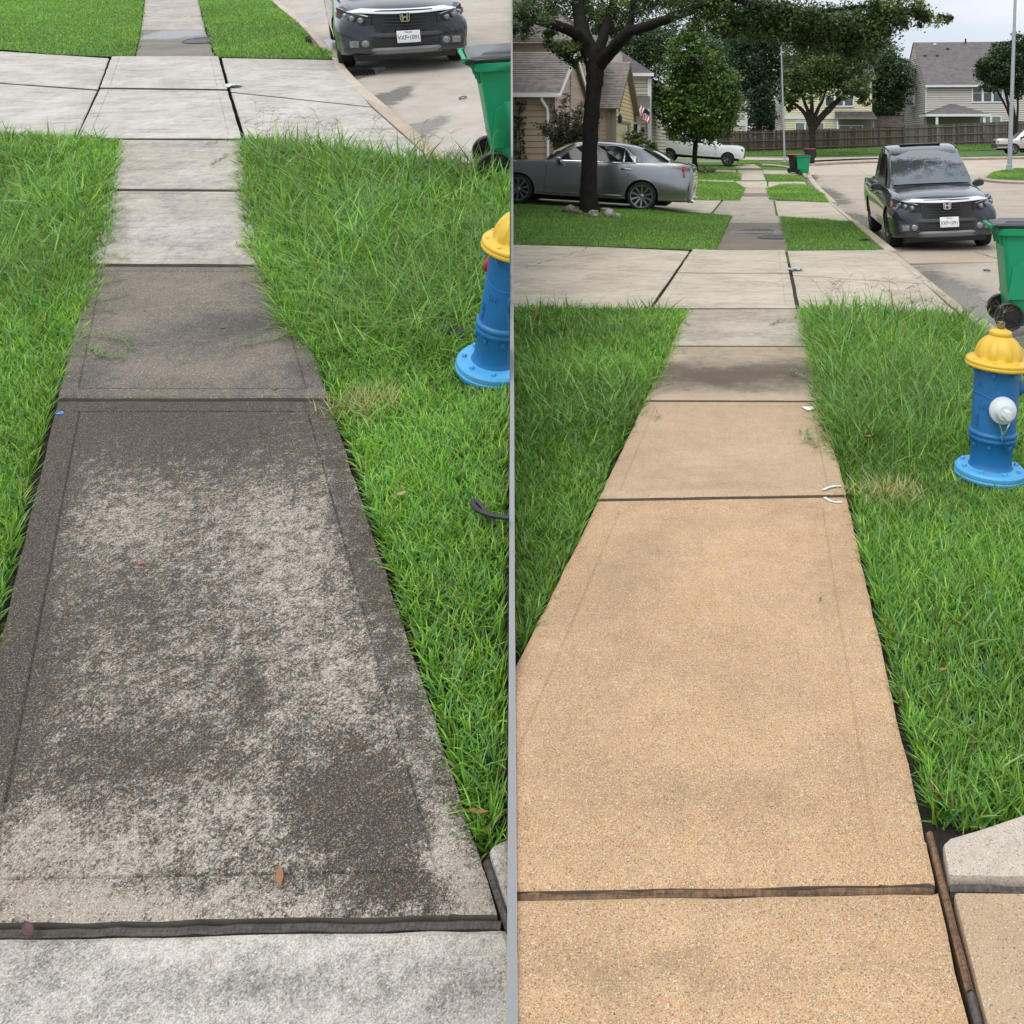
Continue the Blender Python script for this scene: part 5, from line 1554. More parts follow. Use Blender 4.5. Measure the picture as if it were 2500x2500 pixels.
def beam(par, name, a, b, w, h, mat):
    a, b = Vector(a), Vector(b)
    d = (b - a).normalized()
    s = d.cross(Vector((0, 0, 1)))
    if s.length < 0.05:
        s = Vector((1, 0, 0))
    s.normalize()
    u = s.cross(d)
    r = lambda p: [p - s * w / 2 - u * h / 2, p + s * w / 2 - u * h / 2, p + s * w / 2 + u * h / 2, p - s * w / 2 + u * h / 2]
    return MB().hexa(r(a) + r(b)).build(name, mat, par)

def wallbox(par, x0, x1, y0, y1, z0, z1, mat, name="wall"):
    return MB().box(((x0 + x1) / 2, (y0 + y1) / 2, (z0 + z1) / 2), (x1 - x0, y1 - y0, z1 - z0)).build(name, mat, par)

# --- nearest house: tan garage wing with brick gable, upper storey behind
h1 = thing("house", "tan sided house with brown shingle wing and brick gable behind the sedan", "house")
GX = -6.98
wallbox(h1, -17, GX - 0.03, 30.03, 35.2, 0.2, 3.70, m_tantrim)  # taupe behind the boards paints shade into their gaps
siding(h1, (-17, 30.03), (GX, 30.03), 0.35, 3.62, m_tansid, 0.20)
mb = MB().add([(GX - 0.03, 30.0, 3.6), (GX - 0.03, 35.2, 3.6), (GX - 0.03, 32.5, 5.15), (GX + 0.02, 30.0, 3.6), (GX + 0.02, 35.2, 3.6), (GX + 0.02, 32.5, 5.15), (GX - 0.03, 30, 0.2), (GX - 0.03, 35.2, 0.2), (GX + 0.02, 30, 0.2), (GX + 0.02, 35.2, 0.2)],
              [(0, 1, 2), (5, 4, 3), (0, 2, 5, 3), (2, 1, 4, 5), (6, 7, 1, 0), (3, 4, 9, 8), (6, 8, 9, 7), (6, 0, 3, 8), (7, 9, 4, 1)])
mb.build("gable_wall", m_brick, h1)
roofplane(h1, (-17, 29.75, 3.58), (GX + 0.22, 29.75, 3.58), (GX + 0.22, 32.5, 5.24), (-17, 32.5, 5.24), m_roof1)
roofplane(h1, (GX + 0.22, 35.45, 3.50), (-17, 35.45, 3.50), (-17, 32.5, 5.24), (GX + 0.22, 32.5, 5.24), m_roof1)
beam(h1, "rake_board", (GX + 0.2, 29.72, 3.47), (GX + 0.2, 32.5, 5.16), 0.05, 0.16, m_whitet)
beam(h1, "rake_board", (GX + 0.2, 35.42, 3.42), (GX + 0.2, 32.5, 5.16), 0.05, 0.16, m_whitet)
beam(h1, "gutter", (-17, 29.70, 3.52), (GX + 0.2, 29.70, 3.52), 0.12, 0.13, m_whitet)
MB().tube([(-7.35, 29.74, 3.46), (-7.35, 29.78, 3.36), (-7.22, 29.96, 3.1), (-7.2, 29.97, 2.9), (-7.2, 29.97, 0.5)], 0.05, 8).build("downspout", m_whitet, h1)
beam(h1, "corner_board", (GX - 0.04, 29.985, 0.3), (GX - 0.04, 29.985, 3.55), 0.11, 0.06, m_tantrim)
for i in range(16):
    MB().box((GX + 0.035, 32.38, 3.15 + i * 0.115), (0.06, 0.34 if i % 2 else 0.24, 0.09)).build("brick", m_tansid, h1)
# upper storey
wallbox(h1, -19, -9.2, 38, 44, 2.5, 6.2, m_tansid)
wallbox(h1, -9.2, -8.0, 38.9, 44, 2.5, 6.2, m_tansid)
siding(h1, (-19, 38), (-9.2, 38), 4.6, 6.15, m_tansid, 0.2)
beam(h1, "gutter", (-19, 37.55, 6.28), (-9.0, 37.55, 6.28), 0.14, 0.15, m_tantrim)
beam(h1, "gutter", (-9.0, 37.55, 6.28), (-7.5, 38.8, 6.28), 0.14, 0.15, m_tantrim)
roofplane(h1, (-19, 37.55, 6.33), (-9.0, 37.55, 6.33), (-10.6, 41, 9.0), (-19, 41, 9.0), m_roof1)
roofplane(h1, (-9.0, 37.55, 6.33), (-7.5, 38.8, 6.33), (-10.55, 41.0, 9.0), (-10.6, 41, 9.0), m_roof1)
roofplane(h1, (-7.5, 38.8, 6.33), (-7.5, 44, 6.33), (-10.5, 44, 9.0), (-10.55, 41, 9.0), m_roof1)
MB().add([(-10.4, 38.7, 7.05), (-9.35, 38.9, 6.9), (-9.5, 40.2, 7.4), (-10.6, 40.2, 8.1), (-10.4, 38.75, 7.45), (-9.45, 38.95, 7.05), (-9.6, 40.2, 7.5), (-10.6, 40.2, 8.25)], [(0, 1, 2, 3), (4, 7, 6, 5), (0, 4, 5, 1), (1, 5, 6, 2), (2, 6, 7, 3), (3, 7, 4, 0)]).build("dormer", simple("red_boards", (0.42, 0.11, 0.10), 0.7), h1)
window(h1, (-9.05, 38.2, 5.2), (0.77, 0.64, 0), (0.64, -0.77, 0), 0.7, 0.7, cols=1)

# --- second house: yellow gable with garage door
h2 = thing("house", "house with warm yellow gable and cream garage door beyond the oak trunk", "house")
wallbox(h2, -15, GX - 0.03, 42.03, 48, 0.2, 3.8, m_tansid)
siding(h2, (-15, 42.03), (GX, 42.03), 0.4, 3.75, m_tansid, 0.2, single=False)
def ug(z):
    if z < 3.8:
        return (0, 6)
    t = (z - 3.8) / 2.15
    return (3 * t, 6 - 3 * t)
siding(h2, (GX, 42), (GX, 48), 3.05, 5.95, m_yelsid, 0.2, ug)
siding(h2, (GX, 42), (GX, 42.75), 0.3, 3.05, m_yelsid, 0.2)
siding(h2, (GX, 46.6), (GX, 48), 0.3, 3.05, m_yelsid, 0.2)
roofplane(h2, (-15, 41.6, 3.62), (GX + 0.3, 41.6, 3.62), (GX + 0.3, 45, 6.08), (-15, 45, 6.08), m_roof1)
roofplane(h2, (GX + 0.3, 48.4, 3.62), (-15, 48.4, 3.62), (-15, 45, 6.08), (GX + 0.3, 45, 6.08), m_roof1)
beam(h2, "rake_board", (GX + 0.27, 41.6, 3.52), (GX + 0.27, 45, 5.98), 0.06, 0.18, m_tantrim)
beam(h2, "rake_board", (GX + 0.27, 48.4, 3.52), (GX + 0.27, 45, 5.98), 0.06, 0.18, m_tantrim)
MB().slabq([(GX + 0.02, 48.35, 3.5), (GX + 0.26, 48.35, 3.5), (GX + 0.26, 45.0, 5.9), (GX + 0.02, 45.0, 5.9)], 0.02).build("soffit", m_tantrim, h2)
beam(h2, "corner_board", (GX, 41.99, 0.3), (GX, 41.99, 3.6), 0.16, 0.16, m_tantrim)
beam(h2, "corner_board", (-7.25, 41.98, 0.3), (-7.25, 41.98, 3.5), 0.2, 0.05, m_tantrim)
gd = MB().box((GX - 0.02, 44.3, 1.6), (0.05, 3.1, 2.75)).build("garage_door", m_garage, h2)
for k in range(4):
    for j in range(4):
        MB().box((GX + 0.015, 43.15 + j * 0.77, 0.62 + k * 0.68), (0.03, 0.66, 0.54)).build("panel", m_garage, gd, bevel=0.012)
beam(h2, "door_frame", (GX + 0.03, 42.72, 3.05), (GX + 0.03, 46.62, 3.05), 0.08, 0.14, m_tantrim)
beam(h2, "door_frame", (GX + 0.03, 46.2, 0.3), (GX + 0.03, 46.2, 3.0), 0.1, 0.7, m_tantrim)
def lamp(par, x, y, z):
    l = MB().lathe([(0.05, 0), (0.085, 0.05), (0.10, 0.28), (0.12, 0.30), (0.02, 0.42), (0.02, 0.46)], 6, Matrix.Translation((x, y, z)), smooth=False)
    l.box((x - 0.1, y, z + 0.25), (0.22, 0.03, 0.03))
    return l.build("wall_lamp", m_blackp, par)
lamp(h2, GX + 0.2, 42.35, 2.95)

# --- third house: beige two storeys, porch and flag
h3 = thing("house", "beige two storey house with porch and hanging flag left of the round tree", "house")
BX = -6.62
wallbox(h3, -16, BX - 0.03, 52.03, 62, 0.3, 5.95, m_tantrim)  # dark taupe seen through the siding gaps as painted lap shade
siding(h3, (-16, 52.03), (BX, 52.03), 0.6, 5.9, m_beisid, 0.21, single=False)
siding(h3, (BX, 52.0), (BX, 62), 0.6, 5.9, m_beisid, 0.21, single=False)
beam(h3, "corner_board", (BX, 51.98, 0.5), (BX, 51.98, 5.8), 0.2, 0.2, m_whitet)
beam(h3, "gutter", (-16, 51.6, 5.98), (BX + 0.3, 51.6, 5.98), 0.16, 0.18, m_whitet)
roofplane(h3, (-16, 51.55, 6.0), (BX + 0.35, 51.55, 6.0), (BX - 3.5, 57, 8.6), (-16, 57, 8.6), m_roof2)
roofplane(h3, (BX + 0.35, 51.55, 6.0), (BX + 0.35, 62, 6.0), (BX - 3.5, 60, 8.6), (BX - 3.5, 57, 8.6), m_roof2)
wallbox(h3, -14, -8.35, 49.5, 53, 0.3, 7.3, m_beisid)
roofplane(h3, (-14, 49.1, 7.2), (-8.0, 49.1, 7.2), (-8.0, 51.3, 8.9), (-14, 51.3, 8.9), m_roof2)
beam(h3, "rake_board", (-7.98, 49.1, 7.1), (-7.98, 51.3, 8.8), 0.06, 0.18, m_whitet)
wallbox(h3, -8.3, -7.1, 50.2, 52, 0.3, 3.7, m_brick)
MB().box((-7.35, 50.18, 1.9), (0.62, 0.06, 2.4)).build("door", m_dkshade, h3)  # solid dark block painting the shade inside the door opening
beam(h3, "door_frame", (-6.98, 50.15, 0.7), (-6.98, 50.15, 3.15), 0.14, 0.08, m_whitet)
beam(h3, "door_frame", (-7.70, 50.15, 3.17), (-6.92, 50.15, 3.17), 0.08, 0.12, m_whitet)
roofplane(h3, (-8.6, 49.5, 3.85), (-6.3, 49.5, 3.85), (-6.6, 52, 4.8), (-8.6, 52, 4.8), m_roof2)
beam(h3, "gutter", (-8.6, 49.45, 3.85), (-6.3, 49.45, 3.85), 0.12, 0.14, m_whitet)
MB().cyl((-7.72, 49.6, 0.4), (-7.72, 49.6, 3.8), 0.085, n=12).build("porch_column", m_whitet, h3)
lamp(h3, -6.75, 50.1, 2.5)
fl = thing("flag", "striped flag with dark blue corner hanging from the porch of the beige house", "flag", Matrix.Translation((-6.9, 49.3, 3.6)))
MB().tube([(0, 0.1, 0.05), (-0.02, -0.25, 0.62)], 0.018, 6).build("pole", m_whitet, fl)
m_fr, m_fw, m_fb = simple("flag_red", (0.42, 0.03, 0.05), 0.8), simple("flag_white", (0.68, 0.67, 0.66), 0.8), simple("flag_blue", (0.02, 0.03, 0.11), 0.8)
for i in range(9):
    a0, a1 = i / 9, (i + 1) / 9
    def fp(u, v):
        return (0.05 + u * 0.62 + 0.04 * math.sin(9 * v + 3 * u), -0.22 + 0.07 * math.sin(7 * u + 5 * v), 0.56 - v * 0.62 - u * 0.42 + 0.03 * math.sin(11 * u))
    rings = [[fp(a0, v), fp(a1, v), (fp(a1, v)[0], fp(a1, v)[1] + 0.012, fp(a1, v)[2]), (fp(a0, v)[0], fp(a0, v)[1] + 0.012, fp(a0, v)[2])] for v in np.linspace(0.0, 1, 8)]
    rb = [[fp(a0, v), fp(a1, v), (fp(a1, v)[0], fp(a1, v)[1] + 0.014, fp(a1, v)[2]), (fp(a0, v)[0], fp(a0, v)[1] + 0.014, fp(a0, v)[2])] for v in np.linspace(0.0, 0.38, 4)]
    if i >= 4:
        MB().loft(rb).build("canton", m_fb, fl)
        rings = [[fp(a0, v), fp(a1, v), (fp(a1, v)[0], fp(a1, v)[1] + 0.012, fp(a1, v)[2]), (fp(a0, v)[0], fp(a0, v)[1] + 0.012, fp(a0, v)[2])] for v in np.linspace(0.39, 1, 6)]
    MB().loft(rings).build("stripe", m_fr if i % 2 == 0 else m_fw, fl)

# --- pale house behind the round tree
h6 = thing("house", "pale beige house wall with white trim half hidden behind the round tree", "house")
yb6 = 90.0
xa, xb = (1700 - PX) / F * yb6, (1822 - PX) / F * yb6
wallbox(h6, xa, xb - 0.03, yb6 + 0.03, yb6 + 9, 1.5, 7.0, m_recess)
siding(h6, (xa, yb6 + 0.03), (xb, yb6 + 0.03), 2.0, 7.0, m_beisid, 0.24, single=False)
siding(h6, (xb, yb6), (xb, yb6 + 9), 2.0, 7.0, m_greysid, 0.24, single=False)
beam(h6, "corner_board", (xb, yb6 - 0.02, 2), (xb, yb6 - 0.02, 7.0), 0.22, 0.2, m_whitet)
MB().box(((xa + xb) / 2, yb6 - 0.02, 4.25), (xb - xa, 0.06, 0.5)).build("trim_band", m_whitet, h6)
roofplane(h6, (xa, yb6 - 0.4, 7.0), (xb + 0.4, yb6 - 0.4, 7.0), (xb + 0.4, yb6 + 4.5, 9.6), (xa, yb6 + 4.5, 9.6), m_roof2)
roofplane(h6, (xb + 0.4, yb6 + 9.4, 7.0), (xa, yb6 + 9.4, 7.0), (xa, yb6 + 4.5, 9.6), (xb + 0.4, yb6 + 4.5, 9.6), m_roof2)
window(h6, (xb - 2.2, yb6, 2.4), (1, 0, 0), (0, -1, 0), 0.9, 1.2)

# --- pale yellow house behind the fence, centre
h4 = thing("house", "pale yellow house with patio roof behind the spreading oak", "house")
y4 = 93.0
def X4(q):
    return (q - PX) / F * y4
def Z4(q):
    return H - (q - PY) / F * y4
xl, xr = X4(1913), X4(2129)
wallbox(h4, xl + 0.05, xr - 0.05, y4 + 0.05, y4 + 9, 1.5, Z4(195), m_recess)
siding(h4, (xl, y4 + 0.05), (xr, y4 + 0.05), Z4(330), Z4(195), m_palesid, 0.23, single=False)
siding(h4, (xl - 0.75, y4 + 8), (xl, y4), Z4(330), Z4(195), m_greysid, 0.23, single=False)  # side wall in greyer boards, its shade painted into the colour
beam(h4, "corner_board", (xl, y4 - 0.02, Z4(330)), (xl, y4 - 0.02, Z4(200)), 0.18, 0.2, m_whitet)
MB().box((X4(1976), y4 - 0.02, Z4(287)), (X4(2038) - X4(1914), 0.1, Z4(283) - Z4(291))).build("trim_band", m_whitet, h4)
window(h4, (X4(1943), y4, Z4(322)), (1, 0, 0), (0, -1, 0), X4(2010) - X4(1943), Z4(301) - Z4(322), pane=m_paneg, cols=3, mull=False, ft=0.13)
window(h4, (X4(2016), y4, Z4(258)), (1, 0, 0), (0, -1, 0), X4(2082) - X4(2016), Z4(238) - Z4(258), cols=3, mull=False, ft=0.13)
roofplane(h4, (X4(2037), y4 - 1.9, Z4(289)), (X4(2134), y4 - 1.9, Z4(289)), (X4(2131), y4, Z4(272)), (X4(2038), y4, Z4(272)), m_roof3)
beam(h4, "gutter", (X4(2037), y4 - 2.0, Z4(290.5)), (X4(2134), y4 - 2.0, Z4(290.5)), 0.14, 0.16, m_tantrim)
wallbox(h4, X4(2042), X4(2128), y4 - 0.2, y4 - 0.05, Z4(330), Z4(291), m_recess)
beam(h4, "patio_post", (X4(2041), y4 - 1.8, Z4(330)), (X4(2041), y4 - 1.8, Z4(291)), 0.16, 0.16, m_whitet)
beam(h4, "patio_post", (X4(2127), y4 - 1.8, Z4(330)), (X4(2127), y4 - 1.8, Z4(291)), 0.16, 0.16, m_tantrim)
window(h4, (X4(2049), y4 - 0.2, Z4(326)), (1, 0, 0), (0, -1, 0), X4(2104) - X4(2049), Z4(308) - Z4(326), cols=2, mull=False, ft=0.12)
roofplane(h4, (xl - 0.5, y4 - 0.4, Z4(195)), (xr + 0.4, y4 - 0.4, Z4(195)), (xr + 0.4, y4 + 5, Z4(195) + 3), (xl - 0.5, y4 + 5, Z4(195) + 3), m_roof2)
# low shed roof between the houses
sh = thing("shed", "low dark roofed shed between the yellow house and the grey house", "shed")
wallbox(sh, 11.6, 14.6, 97, 99, 2.0, 4.1, m_greysid)
roofplane(sh, (11.3, 96.6, 4.05), (15.0, 96.6, 4.05), (15.0, 98.2, 5.3), (11.3, 98.2, 5.3), m_roof3)

# --- grey house on the right
h5 = thing("house", "big pinkish grey two storey house with dark roof behind the tall fence", "house")
y5 = 96.0
def P5(qx, qy, Y):
    return Rat(qx, qy, Y)
c_near = P5(2259, 330, y5)                             # near corner
slope5 = math.radians(-4)
dv = Vector((math.cos(slope5), math.sin(slope5), 0))   # along the front wall, to the right
gv = Vector((-0.10, 1, 0)).normalized()                # along the gable wall, away
zE = H - (206 - PY) / F * y5                           # eave height
W5, D5 = 16.0, 9.0
A = Vector((c_near.x, c_near.y, 0))
B = A + dv * W5
G = A + gv * D5
zr = zE + 5.0
def zz(p, z):
    return (p.x, p.y, z)
inner = A + dv * 0.1 + gv * 0.1
pts = [inner, A + dv * W5 + gv * 0.1, A + dv * W5 + gv * D5, A + dv * 0.1 + gv * D5]
MB().hexa([zz(p, 1.0) for p in pts] + [zz(p, zE) for p in pts]).build("wall", m_lapshade, h5)
siding(h5, A[:2], B[:2], 2.0, zE, m_greysid, 0.235, single=False, lap=0.045)
def ug5(z):
    if z < zE:
        return (0, D5)
    t = (z - zE) / 5.0
    return (D5 / 2 * t, D5 - D5 / 2 * t)
siding(h5, G[:2], A[:2], 2.0, zr - 0.1, m_greysid, 0.235, ug5, single=False, lap=0.045)
MB().add([zz(inner, zE), zz(inner + gv * (D5 - 0.2), zE), zz(inner + gv * (D5 / 2 - 0.1), zr - 0.15), zz(inner + dv * .3, zE), zz(inner + gv * (D5 - 0.2) + dv * .3, zE), zz(inner + gv * (D5 / 2 - 0.1) + dv * .3, zr - 0.15)], [(0, 2, 1), (3, 4, 5), (0, 3, 5, 2), (2, 5, 4, 1), (1, 4, 3, 0)]).build("gable_wall", m_lapshade, h5)
o_ = -dv * 0.12
roofplane(h5, zz(A + o_ - gv * 0.4, zE - 0.15), zz(B - gv * 0.4, zE - 0.15), zz(B + gv * D5 / 2, zr), zz(A + o_ + gv * D5 / 2, zr), m_roof2, course=0.16)
roofplane(h5, zz(B + gv * (D5 + .4), zE - 0.15), zz(A + o_ + gv * (D5 + .4), zE - 0.15), zz(A + o_ + gv * D5 / 2, zr), zz(B + gv * D5 / 2, zr), m_roof2, course=0.16)
beam(h5, "gutter", zz(A + o_ - gv * 0.45, zE - 0.22), zz(B - gv * 0.45, zE - 0.22), 0.16, 0.2, m_whitet)
MB().tube([zz(A - gv * 0.4 + dv * 0.1, zE - 0.3), zz(A - gv * 0.08 + dv * 0.05, zE - 0.6), zz(A - gv * 0.08 + dv * 0.05, 2.0)], 0.07, 6).build("downspout", m_whitet, h5)
def onfront(qx, qy):
    "point of the front wall under a photo pixel"
    r = (qx - PX) / F
    n_ = Vector((dv.y, -dv.x, 0))
    Y = A.dot(n_) / (r * n_.x + n_.y)
    return Vector((r * Y, Y, H - (qy - PY) / F * Y))
a, b = onfront(2375, 248), onfront(2446, 206)
window(h5, a, dv, -gv, (Vector((b.x, b.y, 0)) - Vector((a.x, a.y, 0))).length, b.z - a.z, cols=3, ft=0.14)
a, b = onfront(2396, 305), onfront(2442, 285)
window(h5, a, dv, -gv, (Vector((b.x, b.y, 0)) - Vector((a.x, a.y, 0))).length, b.z - a.z, cols=2, mull=False, pane=m_paneg, ft=0.14)
ga = A + gv * 5.6
window(h5, (ga.x, ga.y, H - (258 - PY) / F * 101), -gv, -dv, 1.5, 1.75, cols=2, mull=False, ft=0.12)
gv0 = A + gv * 5.0
MB().hexa([zz(gv0 + o_ * .6, zE + 1.9), zz(gv0 + o_ * .6 - gv * 0.7, zE + 1.9), zz(gv0 - gv * 0.7, zE + 1.9), zz(gv0, zE + 1.9), zz(gv0 + o_ * .6, zE + 3.0), zz(gv0 + o_ * .6 - gv * 0.7, zE + 3.0), zz(gv0 - gv * 0.7, zE + 3.0), zz(gv0, zE + 3.0)]).build("gable_vent", m_greysid, h5)
# bay with balcony at the left end
bb = A + gv * D5
pts = [bb - dv * 1.1, bb + dv * 0.1, bb + dv * 0.1 + gv * 3, bb - dv * 1.1 + gv * 3]
zb0 = H - (232 - PY) / F * 105
MB().hexa([zz(p, 1.5) for p in pts] + [zz(p, zb0) for p in pts]).build("bay_wall", m_beisid, h5)
roofplane(h5, zz(bb - dv * 1.5 - gv * 0.6, zb0), zz(bb + dv * 0.1 - gv * 0.6, zb0), zz(bb + dv * 0.1 + gv * 1.5, zb0 + 1.2), zz(bb - dv * 0.1 + gv * 1.5, zb0 + 1.2), m_roof2)
MB().hexa([zz(p - gv * 0.05, zb0 - 3.0) for p in (bb - dv * 0.9, bb - dv * 0.3, bb - dv * 0.3 + gv * .2, bb - dv * 0.9 + gv * .2)] + [zz(p - gv * 0.05, zb0 - 0.5) for p in (bb - dv * 0.9, bb - dv * 0.3, bb - dv * 0.3 + gv * .2, bb - dv * 0.9 + gv * .2)]).build("balcony_opening", m_dkshade, h5)  # solid dark block painting the shade inside the balcony
beam(h5, "balcony_rail", zz(bb - dv * 1.0 - gv * 0.1, zb0 - 2.5), zz(bb - dv * 0.2 - gv * 0.1, zb0 - 2.5), 0.08, 1.1, m_whitet)
# porch with hip roof
pA, pB = onfront(2259, 281), onfront(2392, 275)
fz = -gv * 2.6
e = [Vector((pA.x, pA.y, 0)) - dv * 0.6 + fz, Vector((pB.x, pB.y, 0)) + dv * 0.3 + fz, Vector((pB.x, pB.y, 0)) + dv * 0.3, Vector((pA.x, pA.y, 0)) - dv * 0.6]
zp = H - (279 - PY) / F * 93.4
ap = (e[2] + e[3]) / 2 - gv * 0.3
zap = H - (252 - PY) / F * 95
mid = zz(ap, zap)
mid2 = (ap.x + dv.x * 0.02, ap.y + dv.y * 0.02, zap)
roofplane(h5, zz(e[0], zp), zz(e[1], zp), mid2, mid, m_roof2, name="porch_roof")
roofplane(h5, zz(e[1], zp), zz(e[2], zp), mid2, mid2, m_roof2, name="porch_roof")
roofplane(h5, zz(e[3], zp), zz(e[0], zp), mid, mid, m_roof2, name="porch_roof")
beam(h5, "fascia", zz(e[0], zp - 0.1), zz(e[1], zp - 0.1), 0.1, 0.25, m_whitet)
beam(h5, "fascia", zz(e[0], zp - 0.1), zz(e[3], zp - 0.1), 0.1, 0.25, m_whitet)
for t_ in (0.17, 0.9):
    q = e[0].lerp(e[1], t_) + gv * 0.2
    beam(h5, "porch_post", zz(q, 1.5), zz(q, zp - 0.2), 0.26, 0.26, m_whitet)
MB().hexa([zz(p, 2.0) for p in (e[3] + dv * .7 - gv * .1, e[2] - gv * .1 - dv * .3, e[2] - dv * .3 - gv * .03, e[3] + dv * .7 - gv * .03)] + [zz(p, zp - 0.3) for p in (e[3] + dv * .7 - gv * .1, e[2] - gv * .1 - dv * .3, e[2] - dv * .3 - gv * .03, e[3] + dv * .7 - gv * .03)]).build("porch_wall", m_recess, h5)
for qx, qy in ((2308, 123), (2276, 148), (2306, 148), (2336, 133)):
    r5 = A + dv * ((qx - 2259) / F * 98) + gv * (D5 / 2) * ((206 - qy) / 90)
    MB().box((r5.x, r5.y, zE + 5.0 * (206 - qy) / 90 + 0.12), (0.3, 0.3, 0.22)).build("roof_vent", m_greyp if qy > 130 else m_whitet, h5)
vp = A + dv * 5.6 + gv * (D5 / 2 - 0.2)
MB().cyl((vp.x, vp.y, zr - 0.3), (vp.x, vp.y, zr + 0.35), 0.1, n=8).build("vent_pipe", m_greyp, h5)

# ------------------------------------------------------------------ wooden fence, every picket a part
m_fence = []
for i, c in enumerate([(0.075, 0.052, 0.038), (0.10, 0.072, 0.052), (0.058, 0.042, 0.032), (0.12, 0.092, 0.07)]):
    m_fence.append(simple("weathered_brown_picket_%d" % i, c, 0.9, var=0.3, nscale=6))
m_fence2 = []
for i, c in enumerate([(0.095, 0.078, 0.066), (0.13, 0.11, 0.095), (0.075, 0.06, 0.052), (0.15, 0.13, 0.115)]):
    m_fence2.append(simple("weathered_grey_picket_%d" % i, c, 0.9, var=0.3, nscale=6))
def fence(label, p0, p1, h0, h1, mats, zb):
    t = thing("wooden_fence", label, "fence")
    a, b = Vector(p0), Vector(p1)
    L = (b - a).length
    d = (b - a).normalized()
    n = Vector((d.y, -d.x, 0))
    meshes = {}
    k = int(L / 0.152)
    rn = random.Random(3)
    for i in range(k):
        u = (i + 0.5) / k
        p = a.lerp(b, u)
        h = h0 + (h1 - h0) * u
        mt = rn.choice(mats)
        if mt.name not in meshes:
            mb = MB()
            mb.add([(-.069, -.01, 0), (.069, -.01, 0), (.069, .01, 0), (-.069, .01, 0), (-.069, -.01, .97), (.069, -.01, .97), (.069, .01, .97), (-.069, .01, .97), (-.04, -.01, 1), (.04, -.01, 1), (.04, .01, 1), (-.04, .01, 1)],
                   [(0, 3, 2, 1), (0, 1, 5, 4), (1, 2, 6, 5), (2, 3, 7, 6), (3, 0, 4, 7), (4, 5, 9, 8), (5, 6, 10, 9), (6, 7, 11, 10), (7, 4, 8, 11), (8, 9, 10, 11)])
            o = mb.build("picket", mt, t)
            meshes[mt.name] = o.data
        else:
            o = bpy.data.objects.new("picket", meshes[mt.name])
            COL.objects.link(o)
            o.parent = t
        o.matrix_local = Matrix.Translation((p.x, p.y, zb(p.x, p.y) - 0.02)) @ Matrix.Rotation(math.atan2(d.y, d.x), 4, 'Z') @ Matrix.Rotation(rn.uniform(-.006, .006), 4, 'Y') @ Matrix.Diagonal((1, 1, h * rn.uniform(0.985, 1.01), 1))
    m = int(round(L / 2.6))
    for i in range(m + 1):
        p = a.lerp(b, i / m) + n * 0.07
        h = h0 + (h1 - h0) * i / m
        MB().box((p.x, p.y, zb(p.x, p.y) + h * 0.5), (0.12, 0.10, h * 1.0)).build("post", mats[2], t)
        if i < m:
            q = a.lerp(b, (i + 1) / m) + n * 0.06
            p = a.lerp(b, i / m) + n * 0.06
            for f in (0.12, 0.5, 0.88):
                beam(t, "rail", (p.x, p.y, zb(p.x, p.y) + f * h), (q.x, q.y, zb(q.x, q.y) + f * h), 0.045, 0.09, mats[3])
    return t
def zrf(x, y):
    return float(zR(max(x, XL), y))
F0 = Vector(((1690 - PX) / F * 75, 75, 0))
F1 = Vector(((2204 - PX) / F * 82.7, 82.7, 0))
F2 = Vector(((2520 - PX) / F * 87, 87, 0))
fence("dark brown weathered wooden fence behind the far bins and the oak", F0, F1, 1.78, 1.78, m_fence, zrf)
fence("taller greyish wooden fence in front of the grey house", F1 + Vector((0.1, 0, 0)), F2, 1.9, 2.15, m_fence2, zrf)

# ------------------------------------------------------------------ trees and shrubs
m_bark = simple("black_oak_bark", (0.020, 0.017, 0.0145), 0.95, var=0.6, nscale=5, bumpy=1.0, worn=(0.075, 0.066, 0.058), wornamt=0.61, spec=0.1)
m_bark2 = simple("grey_brown_bark", (0.035, 0.028, 0.023), 0.95, var=0.5, nscale=8, bumpy=0.8, spec=0.1)
m_leafd = leafmat("oak_leaf", trans=0.25, rough=0.45)
m_leafb = leafmat("pear_leaf", trans=0.3, rough=0.4)
m_leafm = leafmat("shrub_leaf", trans=0.3, rough=0.5)

